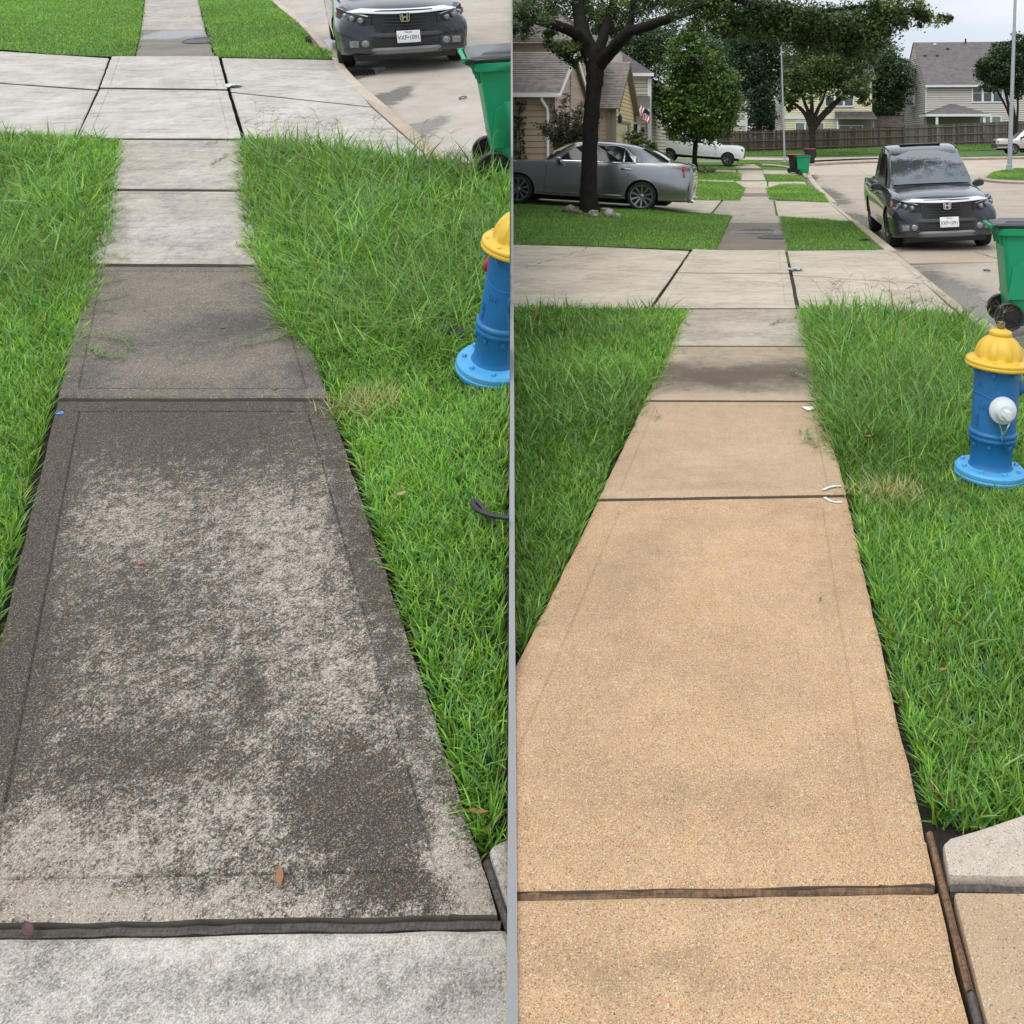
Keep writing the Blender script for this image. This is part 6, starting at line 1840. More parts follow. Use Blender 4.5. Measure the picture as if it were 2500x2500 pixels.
def leaves(blobs, size, pal, rng, flat=0.3, cl=0.2, aspect=0.55, shell=0.42):
    "leaf quads in clumps; blobs = (centre, radii, clumps, leaves per clump)"
    P, Tn = [], []
    pal = np.array(pal)
    for c, r, nc, nl in blobs:
        c, r = np.array(c, float), np.array(r, float)
        d = rng.normal(size=(nc, 3))
        d /= np.linalg.norm(d, axis=1, keepdims=True)
        cc = c + d * r * (rng.random((nc, 1)) ** shell)
        for k in range(nc):
            rad = cl * np.mean(r) * rng.uniform(0.6, 1.3)
            P.append(cc[k] + rng.normal(size=(nl, 3)) * rad * np.array([0.6, 0.6, 0.42]))
            base = pal[rng.integers(len(pal))] * rng.uniform(0.75, 1.3)
            Tn.append(np.clip(base * rng.uniform(0.7, 1.35, (nl, 1)) * (1 + rng.normal(0, 0.06, (nl, 3))), 0.002, 0.5))
    P, Tn = np.vstack(P), np.vstack(Tn)
    n = len(P)
    N = rng.normal(size=(n, 3))
    N[:, 2] = np.abs(N[:, 2]) + flat
    N /= np.linalg.norm(N, axis=1, keepdims=True)
    A = np.cross(N, rng.normal(size=(n, 3)))
    A /= np.linalg.norm(A, axis=1, keepdims=True)
    Bv = np.cross(N, A)
    s = size * rng.uniform(0.6, 1.35, (n, 1))
    V = np.empty((n, 4, 3))
    V[:, 0] = P - A * s * 0.5
    V[:, 1] = P + Bv * s * aspect * 0.5 + N * s * 0.06
    V[:, 2] = P + A * s * 0.5
    V[:, 3] = P - Bv * s * aspect * 0.5 + N * s * 0.06
    I = np.arange(n * 4).reshape(n, 4)
    return V.reshape(-1, 3), [I], np.repeat(Tn, 4, axis=0)

def tree(name, label, cat, trunk, limbs, blobs, size, pal, bark, leafm, seed, group=None, **k):
    rng = np.random.default_rng(seed)
    b = Vector(trunk[0][0])
    t = thing(name, label, cat, Matrix.Translation(b), group)
    rn = random.Random(seed)
    def path(pts, n=5, w=0.0):
        q = catmull([list(Vector(p) - b) for p in pts], n)
        return [Vector(p) + Vector((rn.uniform(-w, w), rn.uniform(-w, w), 0)) for p in q]
    def rads(r, n=5):
        return [float(v[0]) for v in catmull([[x] for x in r], n)]
    MB().tube(path(trunk[0], w=trunk[1][0] * 0.04), rads(trunk[1]), 20, rough=0.09, rng=rn).build("trunk", bark, t, angle=80)
    for pts, r in limbs:
        MB().tube(path(pts, w=r[0] * 0.08), rads(r), 9, rough=0.06, rng=rn).build("limb", bark, t, angle=80)
    V, Fs, T = leaves([(Vector(c) - b, r, nc, nl) for c, r, nc, nl in blobs], size, pal, rng, **k)
    npmesh("crown", V, Fs, leafm, T, parent=t)
    return t

OAK = [(0.044, 0.082, 0.024), (0.052, 0.094, 0.026), (0.076, 0.125, 0.034), (0.034, 0.066, 0.022), (0.125, 0.18, 0.048)]
DK = [(0.036, 0.072, 0.028), (0.052, 0.094, 0.034), (0.026, 0.056, 0.025), (0.07, 0.115, 0.038)]
PEAR = [(0.040, 0.095, 0.020), (0.065, 0.135, 0.026), (0.11, 0.185, 0.034), (0.028, 0.066, 0.016), (0.14, 0.21, 0.04)]

# foreground oak
yo = 21.0
def O(qx, qy, dy=0.0):
    return Rat(qx, qy, yo + dy)
zt0 = float(zR((1438 - PX) / F * yo, yo))
base = Vector(((1438 - PX) / F * yo, yo, zt0 - 0.05))
trunk = ([base, base + Vector((0.0, 0, 0.25)), O(1437, 440), O(1441, 340), O(1445, 270), O(1451, 215), O(1452, 160), O(1452, 120)], [0.265, 0.215, 0.186, 0.176, 0.18, 0.185, 0.21, 0.17])
limbs = [([O(1452, 170), O(1430, 120), O(1408, 85, -.3), O(1370, 66, -.7), O(1315, 50, -1.2), O(1250, 34, -2), O(1190, 22, -2.6)], [0.17, 0.155, 0.14, 0.125, 0.11, 0.09, 0.06]),
         ([O(1450, 140), O(1425, 80, .4), O(1412, 25, .9), O(1400, -60, 1.6), O(1385, -160, 2.4)], [0.17, 0.165, 0.15, 0.12, 0.07]),
         ([O(1456, 150), O(1470, 100, .2), O(1486, 55, .5), O(1500, 0, .8), O(1520, -110, 1.5)], [0.15, 0.125, 0.115, 0.10, 0.06]),
         ([O(1458, 165), O(1488, 128, -.3), O(1515, 100, -.7), O(1535, 78, -.9), O(1575, 66, -1.2), O(1625, 48, -1.8), O(1695, 22, -2.5), O(1780, -5, -3.2), O(1900, -20, -3.6)], [0.16, 0.155, 0.14, 0.125, 0.115, 0.105, 0.09, 0.07, 0.04]),
         ([O(1530, 82, -.9), O(1540, 50, -.7), O(1548, 10, -.5), O(1556, -60, 0)], [0.09, 0.085, 0.075, 0.05]),
         ([O(1780, -5, -3.2), O(1880, 20, -3.0), O(1990, 30, -2.6), O(2120, 15, -2.2), O(2260, 45, -2)], [0.06, 0.05, 0.04, 0.03, 0.015]),
         ([O(1400, -60, 1.6), O(1330, -120, 2.4), O(1250, -160, 3)], [0.10, 0.07, 0.04]),
         ([O(1520, -110, 1.5), O(1700, -170, 1.0), O(1900, -150, 0.4), O(2080, -80, 0)], [0.09, 0.08, 0.06, 0.03])]
blobs = []
rr = random.Random(21)
for qx, qy, r, n, dy in ((1275, 20, 0.55, 26, -2.0), (1340, 2, 0.55, 30, 0.8), (1430, 15, 0.5, 30, 1.5), (1475, 60, 0.42, 18, 1.2), (1500, 20, 0.5, 30, 0.9), (1585, 12, 0.5, 26, -0.6), (1640, -5, 0.6, 26, 0.5),
                       (1370, 115, 0.34, 16, -0.4), (1392, 140, 0.26, 12, -0.3), (1350, 90, 0.22, 7, -0.6), (1268, 75, 0.28, 10, -1.6), (1520, 85, 0.32, 14, 1.2),
                       (1715, 20, 0.55, 36, -2.4), (1790, 35, 0.55, 44, -2.6), (1860, 40, 0.55, 46, -2.6), (1925, 55, 0.55, 56, -2.4), (1990, 65, 0.6, 70, -2.2), (2055, 70, 0.6, 74, -2.0), (2110, 85, 0.5, 56, -2.0), (2140, 45, 0.5, 44, -1.9), (2205, 30, 0.45, 30, -1.8), (2265, 38, 0.34, 16, -1.8), (2300, 50, 0.2, 6, -1.8), (1840, 75, 0.3, 14, -2.4), (1765, 70, 0.26, 10, -2.4), (1985, 108, 0.35, 24, -2), (2080, 118, 0.3, 18, -2)):
    blobs.append((O(qx, qy, dy), (r * 1.15, r * 1.3, r * 0.75), n, 74))
for k in range(46):
    a, d = rr.uniform(0, 6.28), 7.5 * math.sqrt(rr.random())
    X, Y = base.x + 2.2 + d * math.cos(a), base.y - 0.5 + d * 0.8 * math.sin(a)
    zl = H + (PY + 5) / F * Y
    blobs.append(((X, Y, zl + 0.5 + rr.uniform(0, 2.2)), (0.9, 0.9, 0.5), 14, 46))
tree("oak_tree", "big black trunked oak beside the grey sedan, its crown filling the top of the street", "tree", trunk, limbs, blobs, 0.075, OAK, m_bark, m_leafd, 5, cl=0.34)

# round pear tree
yp = 54.0
def PE(qx, qy, dy=0.0):
    return Rat(qx, qy, yp + dy)
bp = PE(1697, 418)
blobs = []
for qx, qy, r, n in ((1690, 88, 0.9, 40), (1672, 132, 1.25, 70), (1722, 150, 1.3, 70), (1655, 200, 1.4, 75), (1700, 210, 1.5, 80), (1750, 205, 1.4, 75), (1640, 255, 1.35, 75), (1690, 265, 1.5, 80), (1745, 262, 1.5, 80), (1775, 240, 0.95, 44), (1770, 285, 0.9, 46), (1660, 300, 1.15, 60), (1710, 308, 1.2, 64), (1750, 305, 1.0, 50), (1700, 62, 0.5, 18), (1612, 235, 0.6, 24)):
    blobs.append((PE(qx, qy, rr.uniform(-.5, .5)), (r, r * 1.25, r), int(n * 1.6), 20))
tree("pear_tree", "round bushy bright green tree with a slim trunk in front of the white truck", "tree", ([bp, PE(1696, 390), PE(1698, 350), PE(1699, 300), PE(1700, 200)], [0.2, 0.155, 0.145, 0.13, 0.08]),
     [([PE(1698, 345), PE(1680, 315), PE(1660, 280)], [0.09, 0.07, 0.04]), ([PE(1699, 340), PE(1722, 312), PE(1745, 280)], [0.09, 0.07, 0.04])], blobs, 0.185, PEAR, m_bark, m_leafb, 8, cl=0.26, aspect=0.65)

# spreading oak in front of the fence
yk = 71.0
def K(qx, qy, dy=0.0):
    return Rat(qx, qy, yk + dy)
bk = Vector((K(1983, 380).x, yk, float(zR(3, yk)) - 0.1))
blobs = []
for qx, qy, r, n in ((1945, 190, 1.3, 50), (1935, 225, 1.0, 34), (1990, 175, 1.7, 70), (1985, 215, 1.3, 44), (2040, 160, 1.8, 74), (2035, 205, 1.3, 46), (2090, 165, 1.7, 66), (2090, 210, 1.25, 44), (2110, 235, 0.9, 26), (1960, 130, 1.7, 60), (2030, 110, 1.9, 70), (2100, 120, 1.8, 60), (1922, 245, 0.6, 16), (1930, 262, 0.4, 9), (2060, 232, 0.7, 16)):
    blobs.append((K(qx, qy, rr.uniform(-1, 1)), (r, r * 1.2, r * 0.85), int(n * 1.4), 24))
tree("oak_tree", "spreading oak with fanned limbs standing in front of the brown fence", "tree", ([bk, K(1983, 350), K(1983, 320), K(1981, 298)], [0.33, 0.26, 0.25, 0.27]),
     [([K(1980, 310), K(1965, 278), K(1945, 258), K(1918, 245)], [0.22, 0.17, 0.13, 0.07]), ([K(1981, 305), K(1972, 270), K(1960, 240), K(1950, 215)], [0.2, 0.15, 0.11, 0.06]), ([K(1982, 305), K(1982, 260), K(1980, 225), K(1978, 190)], [0.22, 0.16, 0.12, 0.07]),
      ([K(1983, 305), K(1996, 268), K(2010, 240), K(2018, 205)], [0.2, 0.15, 0.11, 0.06]), ([K(1985, 305), K(2008, 278), K(2030, 255), K(2058, 232)], [0.22, 0.16, 0.12, 0.06]), ([K(1986, 315), K(2010, 285), K(2025, 272), K(2050, 245), K(2075, 222)], [0.2, 0.16, 0.13, 0.1, 0.05])],
     blobs, 0.22, OAK + [(0.07, 0.09, 0.022)], m_bark2, m_leafd, 9, cl=0.26, aspect=0.6)

def backtree(label, Y, tx, ty, parts, seed, pal=DK, tops=None, lsz=0.26, rad=0.3, n=26):
    P_ = lambda qx, qy, dy=0.0: Rat(qx, qy, Y + dy)
    b = P_(tx, ty)
    b.z = float(zR(max(b.x, XL), Y)) - 0.1
    blobs = [(P_(qx, qy, rr.uniform(-1, 1)), (r, r * 1.2, r * 0.95), int(nn * 1.3), n) for qx, qy, r, nn in parts]
    mx, my = parts[0][0], parts[0][1]
    mid = P_((tx * 2 + mx) / 3, ty - 40)
    lim = []
    for qx, qy, r, nn in parts[:5]:
        lim.append(([mid, P_((tx + qx) / 2, (ty - 30 + qy) / 2), P_(qx, qy)], [rad * 0.6, rad * 0.4, rad * 0.15]))
    return tree("tree", label, "tree", ([b, mid, P_(mx, my)], [rad, rad * 0.85, rad * 0.4]), lim, blobs, lsz, pal, m_bark2, m_leafd, seed, "trees behind the houses and the fence", cl=0.26, aspect=0.6)
backtree("dark cedar like tree rising between the round tree and the light pole", 82, 1852, 330, [(1850, 200, 2.2, 70), (1830, 150, 2.2, 70), (1870, 150, 2.2, 70), (1850, 100, 2.3, 70), (1815, 195, 1.6, 40), (1880, 215, 1.7, 46), (1840, 245, 1.6, 40), (1868, 270, 1.3, 30), (1885, 100, 1.9, 50), (1900, 170, 1.4, 30), (1825, 90, 1.9, 50), (1800, 120, 1.6, 36)], 31, pal=[(0.026, 0.054, 0.03), (0.037, 0.072, 0.037), (0.05, 0.09, 0.04)])
backtree("leafy tree filling the gap between the yellow house and the grey house", 100, 2180, 310, [(2175, 200, 2.6, 90), (2150, 180, 2.3, 76), (2188, 175, 2.0, 70), (2130, 215, 2.0, 60), (2165, 245, 2.0, 54), (2185, 235, 1.8, 50), (2140, 150, 1.9, 50), (2176, 145, 1.8, 50), (2200, 205, 1.2, 30), (2120, 175, 1.8, 44), (2180, 275, 1.6, 30), (2145, 262, 1.6, 30)], 32, pal=DK + [(0.06, 0.10, 0.03)])
backtree("tree crowns behind the beige house left of the round tree", 88, 1560, 300, [(1560, 110, 2.6, 80), (1530, 125, 2.2, 60), (1600, 100, 2.4, 70), (1580, 150, 2.0, 50), (1545, 80, 2.0, 44), (1620, 140, 2.0, 50), (1640, 90, 2.0, 50)], 33)
backtree("tall tree far behind the round tree top", 104, 1770, 300, [(1760, 120, 2.6, 70), (1740, 90, 2.4, 60), (1790, 90, 2.5, 60), (1775, 170, 2.0, 46), (1800, 150, 2.0, 44)], 34)
backtree("dark green tree at the right edge in front of the grey house", 76, 2500, 372, [(2440, 160, 1.35, 70), (2410, 175, 1.15, 50), (2470, 140, 1.4, 66), (2450, 190, 1.1, 46), (2420, 200, 0.9, 36), (2490, 180, 1.5, 66), (2480, 110, 1.1, 44), (2400, 160, 0.8, 26), (2480, 215, 0.9, 24), (2520, 140, 1.6, 50), (2445, 125, 0.9, 30)], 35, pal=[(0.03, 0.062, 0.024), (0.042, 0.085, 0.03), (0.024, 0.05, 0.02)], lsz=0.22, rad=0.2)

for lab, Y, tx, ps, sd in (("low dark trees behind the fence left of the slim light pole", 108, 1885, [(1880, 290, 2.0, 60), (1850, 300, 1.8, 46), (1905, 285, 1.8, 46), (1830, 290, 1.8, 46), (1865, 262, 1.8, 46)], 36),
                           ("dark shrubby tree behind the fence between the yellow house and the shed", 110, 2150, [(2140, 290, 1.8, 50), (2165, 285, 1.8, 50), (2125, 280, 1.7, 40), (2185, 292, 1.8, 50), (2196, 288, 1.4, 40)], 37)):
    backtree(lab, Y, tx, 340, ps, sd)
# crape myrtle behind the oak trunk
yc2 = 26.6
def CM(qx, qy, dy=0.0):
    return Rat(qx, qy, yc2 + dy)
bc = CM(1385, 405)
lim, blobs = [], []
for k in range(16):
    ex = 1385 + rr.uniform(-1, 1) * 85
    ey = 225 + rr.uniform(0, 90) + abs(ex - 1385) * 0.55
    dy = rr.uniform(-0.7, 0.7)
    lim.append(([bc, CM((1385 * 2 + ex) / 3, 370, dy * 0.3), CM(ex, ey, dy)], [0.028, 0.02, 0.006]))
    for s in np.linspace(0.35, 1.0, 6):
        qx, qy = 1385 + (ex - 1385) * s, 385 + (ey - 385) * s
        blobs.append((CM(qx, qy, dy * s), (0.15, 0.15, 0.17), 6, 16))
tree("shrub", "airy crape myrtle shrub with grey green leaves behind the oak trunk", "shrub", ([bc, CM(1385, 375), CM(1388, 300)], [0.04, 0.03, 0.012]), lim, blobs, 0.075, [(0.075, 0.085, 0.045), (0.06, 0.07, 0.04), (0.10, 0.11, 0.055), (0.085, 0.065, 0.05)], m_bark2, m_leafm, 44, cl=0.6)
# vine on the tan wall
bv = Vector((-8.2, 29.93, 0.4))
blobs = [((-8.2 + math.sin(z * 2.1) * 0.12 + rr.uniform(-.1, .1), 29.93, z), (0.22, 0.05, 0.2), 5, 13) for z in np.linspace(0.5, 3.3, 16)] + [((-8.0, 29.93, z), (0.10, 0.05, 0.14), 3, 9) for z in np.linspace(1.2, 3.5, 12)] + [((-8.45, 29.93, z), (0.2, 0.05, 0.2), 5, 12) for z in np.linspace(1.6, 3.0, 8)]
tree("vine", "green climbing vine on the tan garage wall", "vine", ([bv, bv + Vector((0.1, 0, 1.2)), bv + Vector((0.05, 0, 2.4)), bv + Vector((0.2, 0, 3.0))], [0.02, 0.016, 0.012, 0.006]), [], blobs, 0.075, [(0.03, 0.07, 0.018), (0.045, 0.095, 0.022)], m_bark2, m_leafm, 45, cl=0.5)
# shrubs by the white truck
for (qx, qy, Y, w, h, lab, sd) in ((1562, 345, 44.5, 0.8, 0.75, "yellow green bush beside the garage, left of the white truck", 51), (1625, 320, 66, 1.7, 0.8, "low hedge shrub behind the white truck bed", 52), (1590, 362, 45.0, 0.35, 0.4, "small bush at the tail of the white truck", 53)):
    c = Rat(qx, qy, Y)
    g = Vector((c.x, c.y, c.z - h * 1.2))
    tree("shrub", lab, "shrub", ([g, c, c + Vector((0, 0, h * 0.5))], [0.05, 0.035, 0.01]), [([g, g.lerp(c, 0.5) + Vector((k * w * 0.3, 0, 0)), c + Vector((k * w * 0.7, 0, h * 0.3))], [0.03, 0.02, 0.008]) for k in (-1, 1)],
         [(c + Vector((rr.uniform(-.5, .5) * w, rr.uniform(-.3, .3), rr.uniform(-.5, .5) * h)), (w * 0.55, 0.4, h * 0.5), 22, 14) for _ in range(5)], 0.16, [(0.06, 0.11, 0.02), (0.10, 0.15, 0.03), (0.035, 0.07, 0.018)], m_bark2, m_leafm, sd, cl=0.3)

# stones round the oak and round the pear tree
def rockmat(name, c):
    return simple(name, c, 0.9, var=0.35, nscale=9, bumpy=0.8)
m_rock = rockmat("pale_limestone", (0.34, 0.31, 0.28))
m_rock2 = rockmat("brown_stone", (0.13, 0.10, 0.075))
def rock(name, label, cat, p, s, mat, seed, parent=None, group=None):
    rn = random.Random(seed)
    bm = bmesh.new()
    bmesh.ops.create_icosphere(bm, subdivisions=2, radius=1)
    for v in bm.verts:
        k = 1 + rn.uniform(-0.16, 0.16)
        q = Vector((abs(v.co.x) ** 0.75 * math.copysign(1, v.co.x), abs(v.co.y) ** 0.75 * math.copysign(1, v.co.y), abs(v.co.z) ** 0.75 * math.copysign(1, v.co.z)))
        v.co = Vector((q.x * s[0] * k, q.y * s[1] * k, q.z * s[2] * k))
    me = bpy.data.meshes.new(name)
    bm.to_mesh(me)
    bm.free()
    me.materials.append(mat)
    o = bpy.data.objects.new(name, me)
    COL.objects.link(o)
    o.location = p
    o.rotation_euler = (rn.uniform(-.15, .15), rn.uniform(-.15, .15), rn.uniform(0, 3))
    if parent is not None:
        o.parent = parent
    if label:
        tag(o, label, cat, group)
    return o
def onlot(qx, Y, dz=0.0):
    X = (qx - PX) / F * Y
    return Vector((X, Y, float(zR(X, Y)) + dz))
for i, (qx, Y, s, mt, lab) in enumerate([(1449, 20.1, (0.17, 0.10, 0.09), m_rock, "pale squared stone in front of the oak trunk foot"), (1487, 20.2, (0.16, 0.11, 0.10), m_rock, "pale pointed stone right of the oak trunk foot"), (1508, 20.2, (0.06, 0.06, 0.06), m_rock, "smallest pale stone at the right end of the oak stone ring"),
                                     (1407, 20.3, (0.17, 0.08, 0.07), m_rock2, "long flat slanted stone left of the oak trunk foot"), (1382, 20.5, (0.10, 0.08, 0.08), m_rock2, "brown lumpy stone at the left end of the oak stone ring"), (1392, 21.4, (0.12, 0.09, 0.07), m_rock, "half hidden stone behind the left side of the oak trunk"), (1478, 21.6, (0.14, 0.1, 0.05), m_rock, "half hidden flat stone behind the right side of the oak trunk")]):
    rock("stone", lab, "stone", onlot(qx, Y, s[2] * 0.75), s, mt, 60 + i, group="stones ringing the oak trunk")
tr = thing("stone_ring", "low ring of small brown edging stones round the slim pear trunk", "edging", Matrix.Translation(bp))
for k in range(16):
    a = 2 * math.pi * k / 16
    rock("stone", None, None, (1.15 * math.cos(a), 0.9 * math.sin(a), 0.1), (0.17, 0.1, 0.12), m_rock2, 90 + k, tr)

# ------------------------------------------------------------------ grass
m_grass = leafmat("grass_blade", trans=0.32, rough=0.5)
MLn = np.array(ML)
G_MOW = np.array([1.10, 1.10, 1.08]) * np.array([(0.115, 0.265, 0.022), (0.15, 0.32, 0.026), (0.20, 0.39, 0.035), (0.085, 0.205, 0.020), (0.28, 0.46, 0.085), (0.13, 0.30, 0.075), (0.10, 0.25, 0.085)])
G_TALL = np.array([1.08, 1.06, 1.04]) * np.array([(0.10, 0.24, 0.026), (0.14, 0.29, 0.030), (0.185, 0.35, 0.04), (0.075, 0.185, 0.022), (0.25, 0.41, 0.10), (0.12, 0.27, 0.08), (0.15, 0.31, 0.11)])
STRAW = np.array([(0.30, 0.25, 0.10), (0.24, 0.21, 0.09), (0.20, 0.13, 0.06)])

def inpoly(P, poly):
    x, y = P[:, 0], P[:, 1]
    ins = np.zeros(len(P), bool)
    n = len(poly)
    for i in range(n):
        x0, y0 = poly[i][0], poly[i][1]
        x1, y1 = poly[(i + 1) % n][0], poly[(i + 1) % n][1]
        c = (y0 > y) != (y1 > y)
        with np.errstate(divide='ignore', invalid='ignore'):
            ins ^= c & (x < (x1 - x0) * (y - y0) / (y1 - y0 + 1e-12) + x0)
    return ins

def scatter(poly, dens, dmax, rng, cluster=0.0):
    p = np.array([(q[0], q[1]) for q in poly])
    lo, hi = p.min(0), p.max(0)
    n = int((hi - lo).prod() * dmax)
    P = lo + rng.random((n, 2)) * (hi - lo)
    P = P[inpoly(P, poly)]
    P = P[rng.random(len(P)) < dens(P[:, 0], P[:, 1]) / dmax]
    if cluster:
        c = lo + rng.random((max(1, len(P) // 22), 2)) * (hi - lo)
        k = rng.integers(len(c), size=len(P))
        sel = rng.random(len(P)) < cluster
        Q = c[k] + rng.normal(size=P.shape) * 0.025
        sel &= inpoly(Q, poly)
        P[sel] = Q[sel]
    return P

def blades(P, Z, h, w, lean, droop, pal, rng, nseg=3, straw=0.03, az=None, gain=None):
    n = len(P)
    az = rng.uniform(0, 2 * math.pi, n) if az is None else az
    d = np.stack([np.cos(az), np.sin(az), np.zeros(n)], 1)
    tw = az + math.pi / 2 + rng.normal(0, 0.7, n)
    s = np.stack([np.cos(tw), np.sin(tw), np.zeros(n)], 1)
    B = np.stack([P[:, 0], P[:, 1], Z], 1)
    V = np.empty((n, 2 * nseg + 1, 3))
    for j in range(nseg + 1):
        t = j / nseg
        c = B + d * (h * (lean * t + droop * t * t))[:, None]
        c[:, 2] += h * (t * np.sqrt(np.clip(1 - lean * lean * 0.5, 0.2, 1)) - 0.55 * droop * t * t)
        ww = w * (1 - t ** 1.8) * (0.75 + 0.6 * min(1, t * 3) * (1 - t))
        if j < nseg:
            V[:, 2 * j] = c - s * (ww / 2)[:, None]
            V[:, 2 * j + 1] = c + s * (ww / 2)[:, None]
        else:
            V[:, 2 * nseg] = c
    m = 2 * nseg + 1
    off = (np.arange(n) * m)[:, None]
    quads = np.concatenate([off + np.array([[2 * j, 2 * j + 1, 2 * j + 3, 2 * j + 2]]) for j in range(nseg - 1)]) if nseg > 1 else None
    tris = off + np.array([[2 * nseg - 2, 2 * nseg - 1, 2 * nseg]])
    k = rng.integers(len(pal), size=n)
    T = pal[k] * rng.uniform(0.55, 1.4, (n, 1)) * (1 + rng.normal(0, 0.06, (n, 3)))
    if gain is not None:
        T = T * gain[:, None]
    st = rng.random(n) < straw
    T[st] = STRAW[rng.integers(len(STRAW), size=st.sum())] * rng.uniform(0.7, 1.2, (st.sum(), 1))
    T = np.repeat(np.clip(T, 0.004, 0.6), m, axis=0).reshape(n, m, 3)
    # pale sheaths at the foot of each blade, yellower tips
    T[:, :2] = T[:, :2] * 0.8 + np.array([0.05, 0.06, 0.02])
    T[:, -1] = T[:, -1] * 1.25 + np.array([0.06, 0.06, 0.03])
    return V, quads, tris, T

def grass(name, label, batches, side):
    Vs, Qs, Ts, Cs, o = [], [], [], [], 0
    for V, q, t, c in batches:
        n, m, _ = V.shape
        W = V.reshape(-1, 3)
        if side < 0:
            W = W @ MLn[:3, :3].T + MLn[:3, 3]
        dist = (W @ np.array(DN)).reshape(n, m)
        keep = (dist[:, 0] < -0.025) if side < 0 else (dist[:, 0] > 0.025)
        W = W.reshape(n, m, 3)
        ex = np.maximum(0, dist + 0.013) if side < 0 else np.minimum(0, dist - 0.013)
        W = W - ex[..., None] * np.array(DN)
        idx = np.cumsum(keep) - 1
        W, c = W[keep], c[keep]
        kk = keep.sum()
        off = (np.arange(kk) * m)[:, None]
        nseg = (m - 1) // 2
        for j in range(nseg - 1):
            Qs.append(o + off + np.array([[2 * j, 2 * j + 1, 2 * j + 3, 2 * j + 2]]))
        Ts.append(o + off + np.array([[m - 3, m - 2, m - 1]]))
        Vs.append(W.reshape(-1, 3))
        Cs.append(c.reshape(-1, 3))
        o += kk * m
    F_ = ([np.concatenate(Qs)] if Qs else []) + [np.concatenate(Ts)]
    ob = npmesh(name, np.concatenate(Vs), F_, m_grass, np.concatenate(Cs))
    tag(ob, label, "grass", kind="stuff")
    return ob

rg = np.random.default_rng(77)
def vnoise(x, y, f, seed=0):
    "cheap smooth noise in 0..1"
    s = 0
    r_ = np.random.default_rng(seed)
    for k in range(6):
        a, ph = r_.uniform(0, 6.28), r_.uniform(0, 6.28)
        g = f * r_.uniform(0.6, 1.7)
        s = s + np.sin(g * (x * math.cos(a) + y * math.sin(a)) + ph)
    return 0.5 + s / 9.0

def lawn_near(poly, tallfn, side, dens0=11000, seedo=0, edge=None):
    "close lawn: mown blades everywhere, long arching blades where tallfn says so"
    out = []
    zf = (lambda x, y: np.zeros(len(x))) if side < 0 else (lambda x, y: zR(x, y))
    den = lambda x, y: dens0 * np.clip((4.6 / np.maximum(y, 2)) ** 1.15, 0.32, 1.15) * (0.6 + 0.6 * vnoise(x, y, 5.5, 3 + seedo))
    P = scatter(poly, den, dens0 * 1.4, rg, 0.35)
    t = tallfn(P[:, 0], P[:, 1])
    n = len(P)
    y = P[:, 1]
    h = rg.uniform(0.03, 0.066, n) * (0.85 + 0.45 * vnoise(P[:, 0], y, 4.0, 8 + seedo)) * (0.92 + 1.1 * t)
    w = rg.uniform(0.006, 0.0135, n) * np.clip(y / 5.0, 0.85, 2.0)
    straw = 0.035
    out.append(blades(P, zf(P[:, 0], y) - 0.05, h + 0.035, w, rg.uniform(0.05, 0.8, n), rg.uniform(0, 0.5, n), G_MOW, rg, 3, straw, gain=0.62 + 0.72 * vnoise(P[:, 0], y, 2.6, 14 + seedo)))
    den2 = lambda x, y: 2600 * tallfn(x, y) * np.clip((6.0 / np.maximum(y, 2)) ** 1.6, 0.3, 1.2) * (0.45 + 0.8 * vnoise(x, y, 4.5, 5 + seedo))
    P = scatter(poly, den2, 3600, rg, 0.55)
    n = len(P)
    if n:
        y = P[:, 1]
        hmul = tallfn(P[:, 0], y)
        h = (rg.uniform(0.10, 0.24, n) + 0.20 * rg.random(n) ** 3) * (0.75 + 0.6 * vnoise(P[:, 0], y, 3.0, 6 + seedo)) * (0.35 + 0.65 * hmul)
        w = rg.uniform(0.006, 0.014, n) * np.clip(y / 6.0, 0.9, 2.0)
        if edge is not None:
            h = h * np.clip(0.32 + edge(P[:, 0], y) / 0.22, 0.32, 1.0)
        out.append(blades(P, zf(P[:, 0], y) - 0.05, h + 0.04, w, rg.uniform(0.05, 0.8, n), rg.uniform(0.05, 1.0, n) ** 1.2, G_TALL, rg, 4, 0.025, gain=0.8 + 0.42 * vnoise(P[:, 0], y, 2.6, 15 + seedo)))
    return out

# the cleaned street
polyLA = [(-0.30, 1.2), (-0.866, 1.2), (-0.862, 4.5), (-0.88, 5.0), (-0.85, 6.2), (-0.80, 6.8), (-0.83, 8.2), (-0.84, 9.7), (-1.3, 9.86), (-4.2, 9.9), (-4.2, 9)]
tLA = lambda x, y: 0.62 * sstep(4.9, 6.2, y + 0.5 * (vnoise(x, y, 3, 1) - 0.5)) * (0.7 + 0.3 * sstep(-3, -1, x))
polyLB = [(0.445, 2.40), (0.440, 4.4), (0.43, 4.9), (0.39, 5.6), (0.36, 6.4), (0.40, 7.0), (0.385, 8.2), (0.39, 9.78), (0.75, 9.7), (1.45, 9.5), (2.04, 9.3), (2.06, 5.0), (1.5, 2.78), (0.92, 2.52), (0.73, 2.45), (0.58, 2.39)]
tLB = lambda x, y: sstep(4.85, 5.7, y - 0.55 * (x - 0.9) * (x > 0.9) + 0.5 * (vnoise(x, y, 4, 2) - 0.5))
gA = grass("grass", "mown and longer green grass left of the cleaned sidewalk up to the wall", lawn_near(polyLA, tLA, 1, seedo=1, edge=lambda x, y: -0.86 - x), 1)
gB = grass("grass", "long unmown grass round the hydrant between the cleaned sidewalk and the kerb", lawn_near(polyLB, tLB, 1, seedo=2, edge=lambda x, y: x - 0.40), 1)

